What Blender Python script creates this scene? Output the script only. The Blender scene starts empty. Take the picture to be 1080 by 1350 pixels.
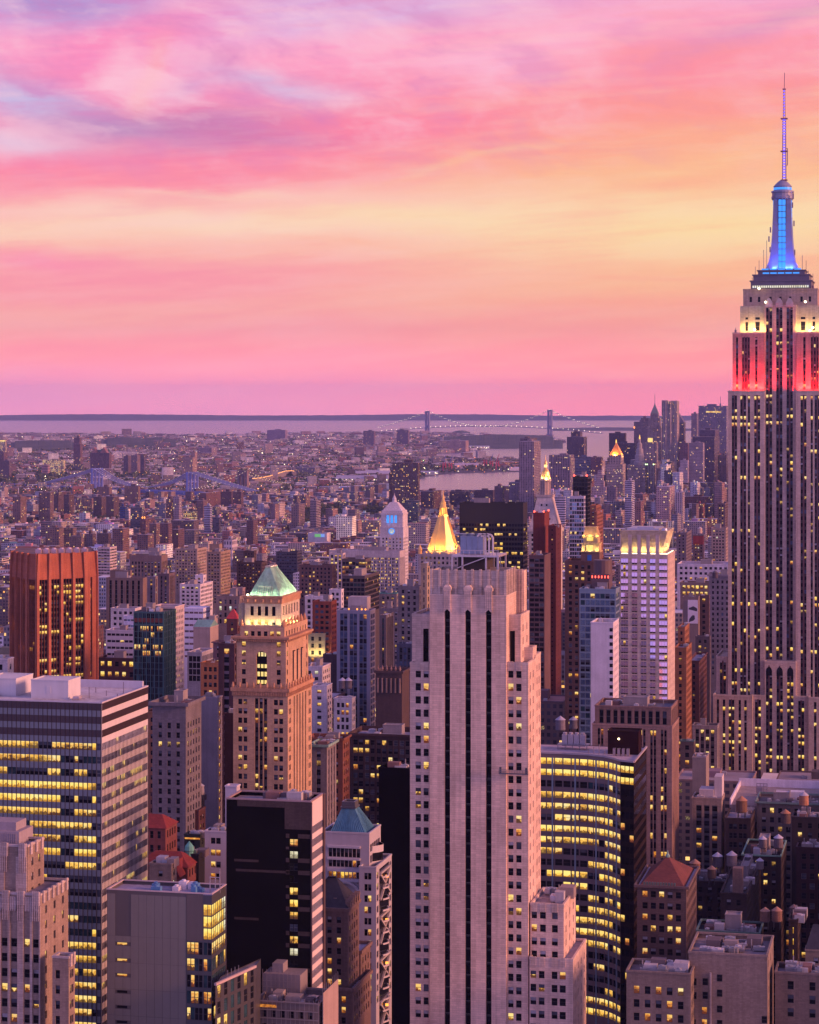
import bpy,math,random
import numpy as np
from math import sin,cos,tan,atan,atan2,radians,pi,sqrt
# ------------------------------------------------------------------ camera
SC=bpy.context.scene
COL=SC.collection
F = 3090.0            # focal length in pixels of the 1080-wide photograph
YH = 526.0            # eye level row
A = 0.2212            # the avenues run 12.7 degrees to the right of the lens axis
H = 265.0             # observation deck height
SA,CA=sin(A),cos(A)
cam_d=bpy.data.cameras.new("camera")
cam_d.sensor_fit = 'HORIZONTAL'
cam_d.sensor_width=36.0
cam_d.lens=36.0*F/1080.0
cam_d.shift_y=-(675.0-YH)/1080.0
cam_d.clip_start=1.0
cam_d.clip_end=120000.0
cam=bpy.data.objects.new("camera",cam_d)
cam.location=(0,0,H)
cam.rotation_euler=(pi/2,0,A)
COL.objects.link(cam)
SC.camera=cam
SC.view_settings.view_transform = 'Standard'
SC.view_settings.look = 'None'
SC.view_settings.gamma=1.0
SC.view_settings.exposure=.0
SC.view_settings.use_curve_mapping=False
SC.render.engine = 'CYCLES'
SC.cycles.max_bounces=4
SC.cycles.diffuse_bounces=2
SC.cycles.glossy_bounces=2
SC.cycles.transmission_bounces=2
SC.cycles.volume_bounces=0
SC.cycles.sample_clamp_indirect=4.0
SC.cycles.caustics_reflective=False
SC.cycles.caustics_refractive=False
SC.cycles.use_denoising=True
SC.cycles.use_adaptive_sampling=True
SC.cycles.adaptive_threshold=.01
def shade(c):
 """contrast put into the albedo: dark colours darker, all a little fuller"""
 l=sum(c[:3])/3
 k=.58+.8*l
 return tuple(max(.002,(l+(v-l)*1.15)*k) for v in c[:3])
def lin(r,g,b):
 def f(c):
  c /= 255.0
  return c/12.92 if c<=.04045 else ((c+.055)/1.055) ** 2.4
 return (f(r),f(g),f(b),1.0)
# ------------------------------------------------------------------ node helper
class NT:
 def __init__(s,tree):
  s.t=tree
  s.n=tree.nodes
  s.l=tree.links
 def node(s,kind,**kw):
  n=s.n.new(kind)
  for k,v in kw.items():
   setattr(n,k,v)
  return n
 def put(s,sock,v):
  if v is None:
   return
  if hasattr(v, 'links') or isinstance(v,bpy.types.NodeSocket):
   s.l.new(v,sock)
  else:
   d=getattr(sock, 'default_value',None)
   if isinstance(v,tuple) and hasattr(d, '__len__') and len(d)<len(v):
    v=v[:len(d)]
   sock.default_value=v
 def m(s,op,a=None,b=None,c=None,clamp=False):
  n=s.node('ShaderNodeMath',operation=op,use_clamp=clamp)
  for i,v in enumerate((a,b,c)):
   s.put(n.inputs[i],v)
  return n.outputs[0]
 def mix(s,f,a,b,kind='MIX'):
  n=s.node('ShaderNodeMix',data_type='RGBA',blend_type=kind)
  s.put(n.inputs[0],f)
  s.put(n.inputs[6],a)
  s.put(n.inputs[7],b)
  return n.outputs[2]
 def mapr(s,v,a,b,c=.0,d=1.0,smooth=True):
  n=s.node('ShaderNodeMapRange',interpolation_type='SMOOTHSTEP' if smooth else 'LINEAR')
  n.clamp=True
  for i,x in enumerate((v,a,b,c,d)):
   s.put(n.inputs[i],x)
  return n.outputs[0]
 def noise(s,vec,scale,detail=3.0,rough=.55,dim='3D'):
  n=s.node('ShaderNodeTexNoise',noise_dimensions=dim)
  if vec is not None:
   s.put(n.inputs['Vector'],vec)
  n.inputs['Scale'].default_value=scale
  n.inputs['Detail'].default_value=detail
  n.inputs['Roughness'].default_value=rough
  return n
 def white(s,vec):
  n=s.node('ShaderNodeTexWhiteNoise',noise_dimensions='3D')
  s.put(n.inputs['Vector'],vec)
  return n
 def xyz(s,v):
  n=s.node('ShaderNodeSeparateXYZ')
  s.put(n.inputs[0],v)
  return n.outputs
 def vec(s,x,y,z=.0):
  n=s.node('ShaderNodeCombineXYZ')
  for i,v in enumerate((x,y,z)):
   s.put(n.inputs[i],v)
  return n.outputs[0]
 def vm(s,op,a,b=None,scale=None):
  n=s.node('ShaderNodeVectorMath',operation=op)
  s.put(n.inputs[0],a)
  if b is not None:
   s.put(n.inputs[1],b)
  if scale is not None:
   s.put(n.inputs[3],scale)
  return n.outputs[0]
 def ramp(s,v,stops,interp='LINEAR'):
  n=s.node('ShaderNodeValToRGB')
  cr=n.color_ramp
  cr.interpolation=interp
  while len(cr.elements)<len(stops):
   cr.elements.new(.5)
  for e,(p,c) in zip(cr.elements,stops):
   e.position=p
   e.color=c
  s.put(n.inputs[0],v)
  return n.outputs[0]
# ------------------------------------------------------------------ sky (afterglow clouds, by direction in the world)
def build_world():
 w=bpy.data.worlds.new("World")
 SC.world=w
 w.use_nodes=True
 t=NT(w.node_tree)
 t.n.clear()
 geo=t.node('ShaderNodeTexCoord')
 d=t.xyz(geo.outputs['Generated'])
 az=t.m('ARCTAN2',d[0],d[1])
 el=t.m('ARCSINE',d[2])
 X=t.m('MULTIPLY_ADD',t.m('ADD', az, A), F, 540.0)     # bearing, in 1/3090 rad from the east
 Y=t.m('SUBTRACT',YH,t.m('MULTIPLY', el, F))           # height above eye level, same unit
 P=t.vec(t.m('MULTIPLY',X,.01),t.m('MULTIPLY',Y,.01),.0)
 # warp so that the cloud edges are torn
 wn=t.noise(t.vm('MULTIPLY',P,(.30,.85,1.0)),1.0,5.0,.6)
 wx=t.m('MULTIPLY',t.m('SUBTRACT',t.xyz(wn.outputs['Color'])[0],.5),120.0)
 wy=t.m('MULTIPLY',t.m('SUBTRACT',t.xyz(wn.outputs['Color'])[1],.5),62.0)
 Xw=t.m('ADD',X,wx)
 Yw=t.m('ADD',Y,wy)
 Yt=t.m('MULTIPLY_ADD',t.m('SUBTRACT',X,540.0),.03,Yw)
 def rampy(stops):
  lo,hi=-60.0,600.0
  v=t.mapr(Yt,lo,hi,0,1,False)
  return t.ramp(v,[((y-lo)/(hi-lo),lin(*c)) for y,c in stops], 'EASE')
 left=rampy([(-40,(196,162,220)),(10,(222,172,220)),(60,(255,160,200)),(110,(255,158,194)),(160,(255,142,176)),(200,(255,138,168)),
    (235,(255,150,168)),(262,(255,188,180)),(290,(255,208,184)),(330,(255,186,172)),(365,(255,162,170)),(400,(255,172,168)),
    (440,(255,160,170)),(480,(253,160,182)),(520,(242,160,192)),(560,(230,154,194))])
 right=rampy([(-40,(225,165,205)),(10,(246,170,208)),(60,(255,164,190)),(105,(255,152,168)),(150,(255,158,152)),(195,(255,176,146)),
    (240,(255,194,150)),(290,(255,216,172)),(335,(255,206,164)),(380,(255,190,150)),(430,(255,168,152)),(480,(255,158,160)),
    (530,(255,152,164)),(580,(245,146,175))])
 fx=t.mapr(Xw,260.0,920.0)
 c=t.mix(fx,left,right)
 def blob(c,x,y,sx,sy,ang,col,a):
  ca,sa=cos(radians(ang)),sin(radians(ang))
  dx=t.m('SUBTRACT',Xw,x)
  dy=t.m('SUBTRACT',Yw,y)
  p=t.m('MULTIPLY',t.m('ADD',t.m('MULTIPLY',dx,ca),t.m('MULTIPLY',dy,sa)),1.0/sx)
  q=t.m('MULTIPLY',t.m('SUBTRACT',t.m('MULTIPLY',dy,ca),t.m('MULTIPLY',dx,sa)),1.0/sy)
  r=t.m('ADD',t.m('MULTIPLY',p,p),t.m('MULTIPLY',q,q))
  g=t.m('MULTIPLY',t.m('EXPONENT',t.m('MULTIPLY',r,-1.0)),a)
  return t.mix(g,c,lin(*col))
 for b in SKY_BLOBS:
  c=blob(c,*b)
 # fine torn streaks
 Pt=t.vec(t.m('MULTIPLY',Xw,.01),t.m('MULTIPLY',t.m('MULTIPLY_ADD',Xw,.07,Y),.01),3.0)
 st=t.noise(t.vm('MULTIPLY',Pt,(.30,2.5,1.0)),1.0,7.0,.62)
 s2=t.noise(t.vm('MULTIPLY',Pt,(.6,8.0,1.0)),1.0,5.0,.6)
 kk=t.m('ADD',t.m('MULTIPLY',st.outputs['Fac'],.7),t.m('MULTIPLY',s2.outputs['Fac'],.3))
 hi=t.mapr(Y,540.0,330.0,.35,1.0,False)
 k=t.m('MULTIPLY',t.mapr(kk,.48,.70,.0,.34,False),hi)
 c=t.mix(k,c,t.mix(fx,lin(255,206,214),lin(255,222,190)))
 k2=t.m('MULTIPLY',t.mapr(kk,.50,.31,.0,.34,False),hi)
 c=t.mix(k2,c,t.mix(fx,lin(244,112,164),lin(255,150,136)))
 puff=t.noise(t.vm('MULTIPLY',t.vec(t.m('MULTIPLY',Xw,.01),t.m('MULTIPLY',t.m('MULTIPLY_ADD',Xw,-.16,Yw),.01),7.0),(.75,1.7,1.0)),1.0,9.0,.58)
 high=t.m('MULTIPLY',t.mapr(Y,300.0,120.0),t.mapr(X,900.0,420.0,.35,1.0,False))
 pk=t.mapr(puff.outputs['Fac'],.50,.68,.0,.62,False)
 c=t.mix(t.m('MULTIPLY',pk,high),c,lin(255,206,222))
 pk=t.mapr(puff.outputs['Fac'],.49,.34,.0,.55,False)
 c=t.mix(t.m('MULTIPLY',pk,high),c,lin(214,128,190))
 low=t.mapr(el,.030,-.004,.0,1.0,False)
 c=t.vm('MULTIPLY',c,t.mix(low,(1,1,1,1),(1.52,1.22,1.04,1)))
 # the rest of the dome: bright lilac overhead and to the north, a salmon glow to the west
 up=t.mapr(el,.16,.55)
 north=t.mapr(d[1],.55,-.25)
 west=t.m('MULTIPLY',t.mapr(d[0],.25,.85),t.mapr(el,.75,.1))
 band=t.mapr(el,.80,.10)
 dome=t.mix(t.m('MULTIPLY',north,band),DOME_UP,DOME_NORTH)
 dome=t.mix(west,dome,DOME_WEST)
 far=t.m('MAXIMUM',up,t.m('MAXIMUM',north,t.m('MULTIPLY',west,t.mapr(d[1],.93,.6))))
 c=t.mix(far,c,dome)
 below=t.mapr(el,-.02,-.10)
 c=t.mix(below,c,(.10,.07,.12,1))
 bg=t.node('ShaderNodeBackground')
 t.put(bg.inputs[0],c)
 bg.inputs[1].default_value=1.0
 out=t.node('ShaderNodeOutputWorld')
 t.l.new(bg.outputs[0],out.inputs[0])
DOME_UP=(.24,.21,.54,1)
DOME_NORTH=(.86,.67,1.50,1)
DOME_WEST=(1.15,.70,.95,1)
SKY_BLOBS=[
 (40,10,150,26,4,(168,142,206),.85),
 (170,62,170,34,-24,(255,140,190),.8),
 (420,34,150,22,-10,(226,186,228),.85),
 (560,8,90,16,-8,(226,184,226),.7),
 (40,140,95,34,14,(200,190,230),.95),
 (25,195,90,16,4,(226,204,230),.8),
 (95,142,95,14,20,(186,160,212),.4),
 (365,112,100,16,10,(218,190,226),.9),
 (160,92,20,34,20,(255,190,212),.7),
 (196,118,15,52,14,(255,170,172),.9),
 (175,176,95,20,4,(180,140,194),.95),
 (285,170,118,28,-3,(196,132,184),.9),
 (355,184,110,11,2,(206,126,176),.85),
 (250,118,30,15,-10,(206,176,220),.6),
 (640,92,110,26,2,(255,188,216),.85),
 (760,48,160,18,-10,(255,182,212),.6),
 (530,170,190,34,-2,(255,134,166),.75),
 (1040,34,130,13,-18,(226,150,192),.8),
 (985,92,120,14,-8,(255,142,162),.6),
 (640,212,130,6,-14,(255,190,158),.8),
 (800,226,190,8,-6,(255,190,148),.6),
 (120,283,130,9,3,(255,206,192),.8),
 (300,262,140,5,2,(255,204,186),.8),
 (330,300,190,13,2,(255,218,192),.7),
 (60,352,130,17,2,(255,146,176),.85),
 (120,390,200,5,-1,(255,160,170),.6),
 (520,332,110,4,6,(255,190,164),.8),
 (600,296,230,14,2,(255,222,178),.7),
 (960,300,200,30,-2,(255,224,164),.7),
 (860,372,150,4,3,(255,178,150),.7),
 (820,402,190,4,1,(255,172,150),.7),
 (10,520,130,40,0,(226,156,200),.6),
]
build_world()
# ------------------------------------------------------------------ low western afterglow (the only sun)
SUN_DIR = (1.0, -0.11, 0.27)      # towards the glow
sun_d=bpy.data.lights.new("sun", 'SUN')
sun_d.energy=5.0
sun_d.angle=radians(14)
sun_d.color=(1.0,.42,.25)
sun=bpy.data.objects.new("sun",sun_d)
from mathutils import Vector
sun.rotation_euler=Vector(SUN_DIR).to_track_quat('Z', 'Y').to_euler()
sun.location=(400,0,500)
COL.objects.link(sun)
# ------------------------------------------------------------------ photo geometry -> metres
def tt(px):
 return tan(atan((px-540.0)/F)-A)
def gxy(px,D):
 """the point on the ground seen on column px at distance D"""
 s=(px-540.0)/F*D
 return (s*CA-D*SA,s*SA+D*CA)
def dep(x,y):
 return -x*SA+y*CA
def proj(x,y,z):
 D=dep(x,y)
 return (540.0+F*(x*CA+y*SA)/D,YH+F*(H-z)/D)
def zat(py,x,y):
 return H-(py-YH)*dep(x,y)/F
def gnd(px,py,z=.0):
 return gxy(px,F*(H-z)/(py-YH))
# ------------------------------------------------------------------ mesh builder
class MB:
 def __init__(s):
  s.v,s.f,s.m=[],[],[]
 def quad(s,a,b,c,d,m=0):
  i=len(s.v)
  s.v+=[a,b,c,d]
  s.f.append((i,i+1,i+2,i+3))
  s.m.append(m)
 def poly(s,pts,m=0):
  i=len(s.v)
  s.v+=list(pts)
  s.f.append(tuple(range(i,i+len(pts))))
  s.m.append(m)
 def box(s,x0,x1,y0,y1,z0,z1,m=0,bottom=False):
  s.prism([(x0,y0),(x1,y0),(x1,y1),(x0,y1)],z0,z1,m,bottom=bottom)
 def prism(s,poly,z0,z1,m=0,top=None,bottom=False,cap=True):
  """poly counter-clockwise; top: another polygon of as many points"""
  n=len(poly)
  t=top or poly
  i=len(s.v)
  s.v+=[(p[0],p[1],z0) for p in poly]+[(p[0],p[1],z1) for p in t]
  for k in range(n):
   k2=(k+1) % n
   s.f.append((i+k,i+k2,i+n+k2,i+n+k))
   s.m.append(m)
  if cap:
   s.f.append(tuple(range(i+n,i+2*n)))
   s.m.append(m)
  if bottom:
   s.f.append(tuple(reversed(range(i,i+n))))
   s.m.append(m)
 def chain(s,pts,z0,z1,m=0):
  for a,b in zip(pts,pts[1:]):
   s.quad((a[0],a[1],z0),(b[0],b[1],z0),(b[0],b[1],z1),(a[0],a[1],z1),m)
 def cyl(s,x,y,r0,r1,z0,z1,n=12,m=0,cap=True):
  a=[(x+r0*cos(2*pi*k/n),y+r0*sin(2*pi*k/n)) for k in range(n)]
  b=[(x+r1*cos(2*pi*k/n),y+r1*sin(2*pi*k/n)) for k in range(n)]
  s.prism(a,z0,z1,m,top=b,cap=cap and r1>.01)
 def lathe(s,x,y,prof,n=12,m=0):
  for (r0,z0),(r1,z1) in zip(prof,prof[1:]):
   s.cyl(x,y,r0,max(r1,.001),z0,z1,n,m,cap=False)
  s.cyl(x,y,prof[-1][0],prof[-1][0],prof[-1][1],prof[-1][1]+.01,n,m)
 def bar(s,a,b,r,m=0):
  a,b=Vector(a),Vector(b)
  d=(b-a)
  if d.length<1e-6:
   return
  d.normalize()
  up=Vector((0,0,1)) if abs(d.z)<.9 else Vector((1,0,0))
  p=d.cross(up).normalized()*r
  q=d.cross(p).normalized()*r
  c0=[a+p+q,a-p+q,a-p-q,a+p-q]
  c1=[v+(b-a) for v in c0]
  i=len(s.v)
  s.v+=[tuple(v) for v in c0+c1]
  for k in range(4):
   k2=(k+1) % 4
   s.f.append((i+k,i+k2,i+4+k2,i+4+k))
   s.m.append(m)
  s.f.append((i+3,i+2,i+1,i))
  s.m.append(m)
  s.f.append((i+4,i+5,i+6,i+7))
  s.m.append(m)
 def pyramid(s,x0,x1,y0,y1,z0,z1,m=0,tx=.0,ty=.0):
  cx,cy=(x0+x1)/2,(y0+y1)/2
  s.prism([(x0,y0),(x1,y0),(x1,y1),(x0,y1)],z0,z1,m,
    top=[(cx-tx,cy-ty),(cx+tx,cy-ty),(cx+tx,cy+ty),(cx-tx,cy+ty)])
ORI={}
ROOFOF={}
MANY=('spandrel', 'cable_lights', 'mullion_grid', 'deck_lights', 'road_lights', 'antenna_lights')
def mesh_from(name,mb,mats,o=(0,0,0)):
 me=bpy.data.meshes.new(name)
 v=np.array(mb.v,dtype=np.float64)-np.array(o)
 me.from_pydata(v.tolist(),[],mb.f)
 if getattr(mb, 'uv',None):
  me.uv_layers.new(name='UVMap').data.foreach_set('uv',np.array(mb.uv,dtype=np.float32).ravel())
 for m in mats:
  me.materials.append(m)
 if len(mats)>1:
  me.polygons.foreach_set('material_index',mb.m)
 me.update()
 return me
def thing(name,label,cat,loc,group=None):
 o=bpy.data.objects.new(name,None)
 o.empty_display_size=5
 o.location=loc
 COL.objects.link(o)
 ORI[o.name]=tuple(loc)
 o['label']=label
 o['category']=cat
 if group:
  o['group']=group
 return o
def part(name,mb,mats,parent,color=None,label=None,kind=None):
 if not mb.f:
  return None
 if not isinstance(mats,(list,tuple)):
  mats=[mats]
 o0=ORI[parent.name]
 me=mesh_from(name,mb,mats,o0)
 o=bpy.data.objects.new(name,me)
 COL.objects.link(o)
 o.parent=parent
 ORI[o.name]=o0
 if color:
  o.color=(*color[:3],1)
 if label:
  o['label']=label
 if kind:
  o['kind']=kind
 elif name in MANY and len(mb.f)>12:
  o['kind'] = 'stuff'
 if name == 'roof' and parent.type == 'EMPTY':
  ROOFOF[parent.name]=o
 return o
def solo(name,mb,mats,label=None,cat=None,group=None,kind=None,color=None,o=None):
 """a thing that is one mesh"""
 if not isinstance(mats,(list,tuple)):
  mats=[mats]
 if o is None:
  a=np.array(mb.v)
  o=(float(a[:,0].mean()),float(a[:,1].mean()),float(a[:,2].min()))
 me=mesh_from(name,mb,mats,o)
 ob=bpy.data.objects.new(name,me)
 ob.location=o
 COL.objects.link(ob)
 ORI[ob.name]=tuple(o)
 if label:
  ob['label']=label
 if cat:
  ob['category']=cat
 if group:
  ob['group']=group
 if kind:
  ob['kind']=kind
 if color:
  ob.color=(*color[:3],1)
 return ob
# ------------------------------------------------------------------ materials
M={}
def new_mat(name):
 m=bpy.data.materials.new(name)
 m.use_nodes=True
 t=NT(m.node_tree)
 b=t.n['Principled BSDF']
 return m,t,b
def tinted(name,rough=.85,var=.25,scale=.25,fine=2.0,courses=None,streak=.0,spec=.3,metal=.0,fix=None):
 """a surface in the object's own colour, weathered"""
 m,t,b=new_mat(name)
 oi=t.node('ShaderNodeObjectInfo')
 base=fix if fix else oi.outputs['Color']
 geo=t.node('ShaderNodeNewGeometry')
 pos=geo.outputs['Position']
 n1=t.noise(pos,scale,4.0)
 n2=t.noise(pos,fine,3.0)
 k=t.m('ADD',t.m('MULTIPLY',n1.outputs['Fac'],.65),t.m('MULTIPLY',n2.outputs['Fac'],.35))
 f=t.mapr(k,.3,.7,1.0-var,1.0+var,False)
 if courses:
  p=t.xyz(pos)
  q=t.m('FRACT',t.m('MULTIPLY',p[2],1.0/courses))
  line=t.m('LESS_THAN',q,.14)
  f=t.m('MULTIPLY',f,t.m('SUBTRACT',1.0,t.m('MULTIPLY',line,.22)))
  blk=t.white(t.vec(t.m('FLOOR',t.m('MULTIPLY',t.m('ADD',p[0],p[1]),1.0/(courses*2.2))),
       t.m('FLOOR',t.m('MULTIPLY',p[2],1.0/courses)),.0))
  f=t.m('MULTIPLY',f,t.m('MULTIPLY_ADD',blk.outputs[0],.2,.9))
 if streak:
  s=t.noise(t.vm('MULTIPLY',pos,(.9,.9,.03)),1.0,3.0)
  f=t.m('MULTIPLY',f,t.mapr(s.outputs['Fac'],.35,.7,1.0+streak*.4,1.0-streak,False))
 c=t.vm('MULTIPLY',base,t.vec(f,f,f))
 t.put(b.inputs['Base Color'],c)
 b.inputs['Roughness'].default_value=rough
 b.inputs['Specular IOR Level'].default_value=spec
 b.inputs['Metallic'].default_value=metal
 M[name]=m
 return m
tinted('stone',.85,.22,.12,2.2,courses=.6,streak=.18)
tinted('mast_metal',.45,.12,.2,1.0,spec=.5,fix=(.22,.22,.34,1))
tinted('brick',.9,.26,.10,2.5,courses=.4,streak=.16)
tinted('soot',.95,.3,.10,2.5,spec=.05)
tinted('plain',.8,.16,.15,2.0,streak=.10)
tinted('panel',.5,.08,.05,.6,streak=.06,spec=.4)
tinted('roofing',.9,.40,.10,.8)
tinted('copper',.6,.30,.12,1.0,streak=.25)
tinted('metal',.4,.15,.3,2.0,metal=.6,spec=.5)
tinted('paint',.5,.10,.3,2.0)
tinted('gold',.35,.15,.2,1.5,metal=.3,spec=.6)
tinted('bark',.95,.3,.5,3.0)
def glass(name,col,rough=.06,var=.5,spec=.6):
 m,t,b=new_mat(name)
 geo=t.node('ShaderNodeNewGeometry')
 n=t.noise(geo.outputs['Position'],.35,3.0)
 f=t.mapr(n.outputs['Fac'],.3,.7,1-var,1+var,False)
 t.put(b.inputs['Base Color'],t.vm('MULTIPLY',(*col[:3],),t.vec(f,f,f)))
 b.inputs['Roughness'].default_value=rough
 b.inputs['Specular IOR Level'].default_value=spec
 M[name]=m
glass('glass_dark',(.008,.008,.012),spec=.16)
glass('glass_black',(.006,.005,.007),spec=.15)
glass('glass_blue',(.05,.075,.14),.08)
glass('glass_grey',(.07,.075,.10),.1)
glass('blind',(.30,.28,.32),.6)
glass('glass_teal',(.02,.05,.06),.08)
def mirror(name,col,rough=.05):
 m,t,b=new_mat(name)
 oi=t.node('ShaderNodeObjectInfo')
 geo=t.node('ShaderNodeNewGeometry')
 n=t.noise(t.vm('MULTIPLY',geo.outputs['Position'],(.12,.12,.05)),1.0,2.0)
 c=t.ramp(n.outputs['Fac'],[(.3,(*col[0],1)),(.7,(*col[1],1))])
 t.put(b.inputs['Base Color'],c)
 b.inputs['Metallic'].default_value=.75
 b.inputs['Roughness'].default_value=rough
 M[name]=m
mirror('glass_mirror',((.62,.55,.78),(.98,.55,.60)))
mirror('glass_sky',((.16,.24,.36),(.30,.40,.52)),.15)
mirror('steel',((.42,.38,.42),(.60,.55,.58)),.35)
def lit(name,c0,c1,c2,power,scale=.55,low=.0):
 """a room with its lamps on, seen through the pane"""
 m,t,b=new_mat(name)
 geo=t.node('ShaderNodeNewGeometry')
 pos=geo.outputs['Position']
 n=t.noise(t.vm('MULTIPLY',pos,(1.0,1.0,1.3)),scale,4.0,.7)
 n2=t.noise(pos,.11,1.0)
 oi=t.node('ShaderNodeObjectInfo')
 k=t.m('ADD',n.outputs['Fac'],t.m('MULTIPLY',t.m('SUBTRACT',n2.outputs['Fac'],.5),.8))
 k=t.m('ADD',k,t.m('MULTIPLY',t.m('SUBTRACT',oi.outputs['Random'],.5),.25))
 v=t.xyz(t.node('ShaderNodeUVMap').outputs[0])[1]
 v=t.m('ADD',v,t.m('MULTIPLY',t.m('LESS_THAN',v,.001),.6))
 k=t.m('ADD',k,t.m('MULTIPLY',t.m('SUBTRACT',v,.5),.30))
 fur=t.noise(t.vm('MULTIPLY', pos, (1.0, 1.0, 0.25)), 1.1, 2.0)      # furniture and people below, lamps along the ceiling
 dark=t.m('LESS_THAN',t.m('ADD',v,t.m('MULTIPLY',t.m('SUBTRACT',.5,fur.outputs['Fac']),1.6)),.34)
 k=t.m('SUBTRACT',k,t.m('MULTIPLY',dark,.32))
 k=t.m('ADD',k,t.m('MULTIPLY',t.m('GREATER_THAN',v,.84),.08))
 c=t.ramp(k,[(.26,(*c0,1)),(.48,(*c1,1)),(.70,(*c2,1))])
 cool=t.m('MULTIPLY',t.m('GREATER_THAN',t.white(t.vm('SNAP',pos,(3.3,3.3,3.3))).outputs[0],.86),.45)
 c=t.mix(cool,c,t.vm('MULTIPLY',c,(.86,1.08,1.9)))
 t.put(b.inputs['Emission Color'],c)
 b.inputs['Emission Strength'].default_value=power
 b.inputs['Base Color'].default_value=(.02,.02,.02,1)
 b.inputs['Roughness'].default_value=.1
 M[name]=m
lit('lit',(.10,.035,.008),(.85,.42,.06),(1.0,.72,.24),1.1,.9)
lit('lit_bright',(.45,.20,.02),(1.0,.60,.09),(1.0,.74,.20),1.2,.6)
lit('lit_warm',(.14,.03,.005),(.75,.25,.03),(1.0,.60,.16),1.0)
lit('lit_dim',(.02,.01,.004),(.30,.13,.02),(.7,.40,.10),.7,.9)
lit('lit_pale',(.35,.30,.18),(.85,.78,.50),(1.0,.95,.75),.9)
lit('lit_office',(.16,.075,.012),(.78,.40,.05),(1.0,.66,.17),1.2,.9)
def glow(name,col,power):
 m,t,b=new_mat(name)
 b.inputs['Emission Color'].default_value=(*col,1)
 b.inputs['Emission Strength'].default_value=power
 b.inputs['Base Color'].default_value=(*[c*.3 for c in col],1)
 M[name]=m
glow('lamp_orange',(1.0,.30,.05),2.6)
glow('road_glow',(1.0,.40,.10),1.8)
glow('lamp_white',(1.0,.85,.50),7.0)
glow('lamp_bead',(1.0,.82,.45),2.6)
glow('lamp_red',(1.0,.07,.04),6.0)
glow('lamp_green',(.6,1.0,.4),4.0)
glow('blue_glow',(.03,.22,1.0),1.6)
glow('blue_bright',(.05,.33,1.0),1.05)
glow('violet_glow',(.16,.10,1.0),1.8)
glow('screen_green',(.16,.45,.16),.9)
glow('screen_blue',(.2,.35,.8),.9)
glow('gold_glow',(1.0,.58,.10),1.6)
glow('yellow_glow',(1.0,.72,.22),1.7)
glow('strip_light',(1.0,.86,.55),2.6)
def far_facade():
 """distant fronts: the windows are a pixel or two across"""
 m,t,b=new_mat('far_facade')
 col=t.node('ShaderNodeAttribute',attribute_name='col').outputs['Color']
 uvm=t.xyz(t.node('ShaderNodeAttribute',attribute_name='uvm').outputs['Vector'])
 par=t.xyz(t.node('ShaderNodeAttribute',attribute_name='par').outputs['Vector'])
 geo=t.node('ShaderNodeNewGeometry')
 nz=t.xyz(geo.outputs['Normal'])[2]
 wall=t.m('LESS_THAN',t.m('ABSOLUTE',nz),.4)
 seed=uvm[2]
 bay=t.m('MULTIPLY_ADD',t.m('FRACT',t.m('MULTIPLY',seed,7.31)),1.6,2.5)
 cu=t.m('DIVIDE',uvm[0],bay)
 cv=t.m('DIVIDE',uvm[1],par[2])
 fu,fv=t.m('FRACT',cu),t.m('FRACT',cv)
 iu,iv=t.m('FLOOR',cu),t.m('FLOOR',cv)
 inu=t.m('COMPARE',fu,.5,.27)
 inv=t.m('COMPARE',fv,.5,.27)
 strip=t.m('COMPARE',par[0],.5,.17)
 ribbon=t.m('GREATER_THAN',par[0],.67)
 mu=t.m('MAXIMUM',inu,ribbon)
 mv=t.m('MAXIMUM',inv,t.m('MULTIPLY',strip,.75))
 mask=t.m('MULTIPLY',t.m('MULTIPLY',mu,mv),wall)
 w=t.white(t.vec(iu,iv,t.m('MULTIPLY',seed,91.7)))
 wf=t.white(t.vec(3.0,iv,t.m('MULTIPLY',seed,17.1)))
 lp=t.m('MULTIPLY',par[1],t.m('MULTIPLY_ADD',wf.outputs[0],1.3,.35))
 on=t.m('MULTIPLY',t.m('MULTIPLY',t.m('LESS_THAN',w.outputs[0],lp),inv),t.m('MULTIPLY',mask,inu))
 n=t.noise(geo.outputs['Position'],.05,4.0)
 f=t.mapr(n.outputs['Fac'],.3,.7,.75,1.25,False)
 c=t.vm('MULTIPLY',col,t.vec(f,f,f))
 glassc=t.mix(w.outputs[0],(.012,.012,.018,1),(.10,.09,.13,1))
 c=t.mix(mask,c,glassc)
 t.put(b.inputs['Base Color'],c)
 t.put(b.inputs['Roughness'],t.m('MULTIPLY_ADD',mask,-.6,.85))
 b.inputs['Specular IOR Level'].default_value=.35
 ec=t.mix(t.m('FRACT',t.m('MULTIPLY',w.outputs[0],431.0)),(1.0,.40,.06,1),(1.0,.80,.35,1))
 t.put(b.inputs['Emission Color'],ec)
 t.put(b.inputs['Emission Strength'],t.m('MULTIPLY',on,1.5))
 M['far']=m
far_facade()
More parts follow.
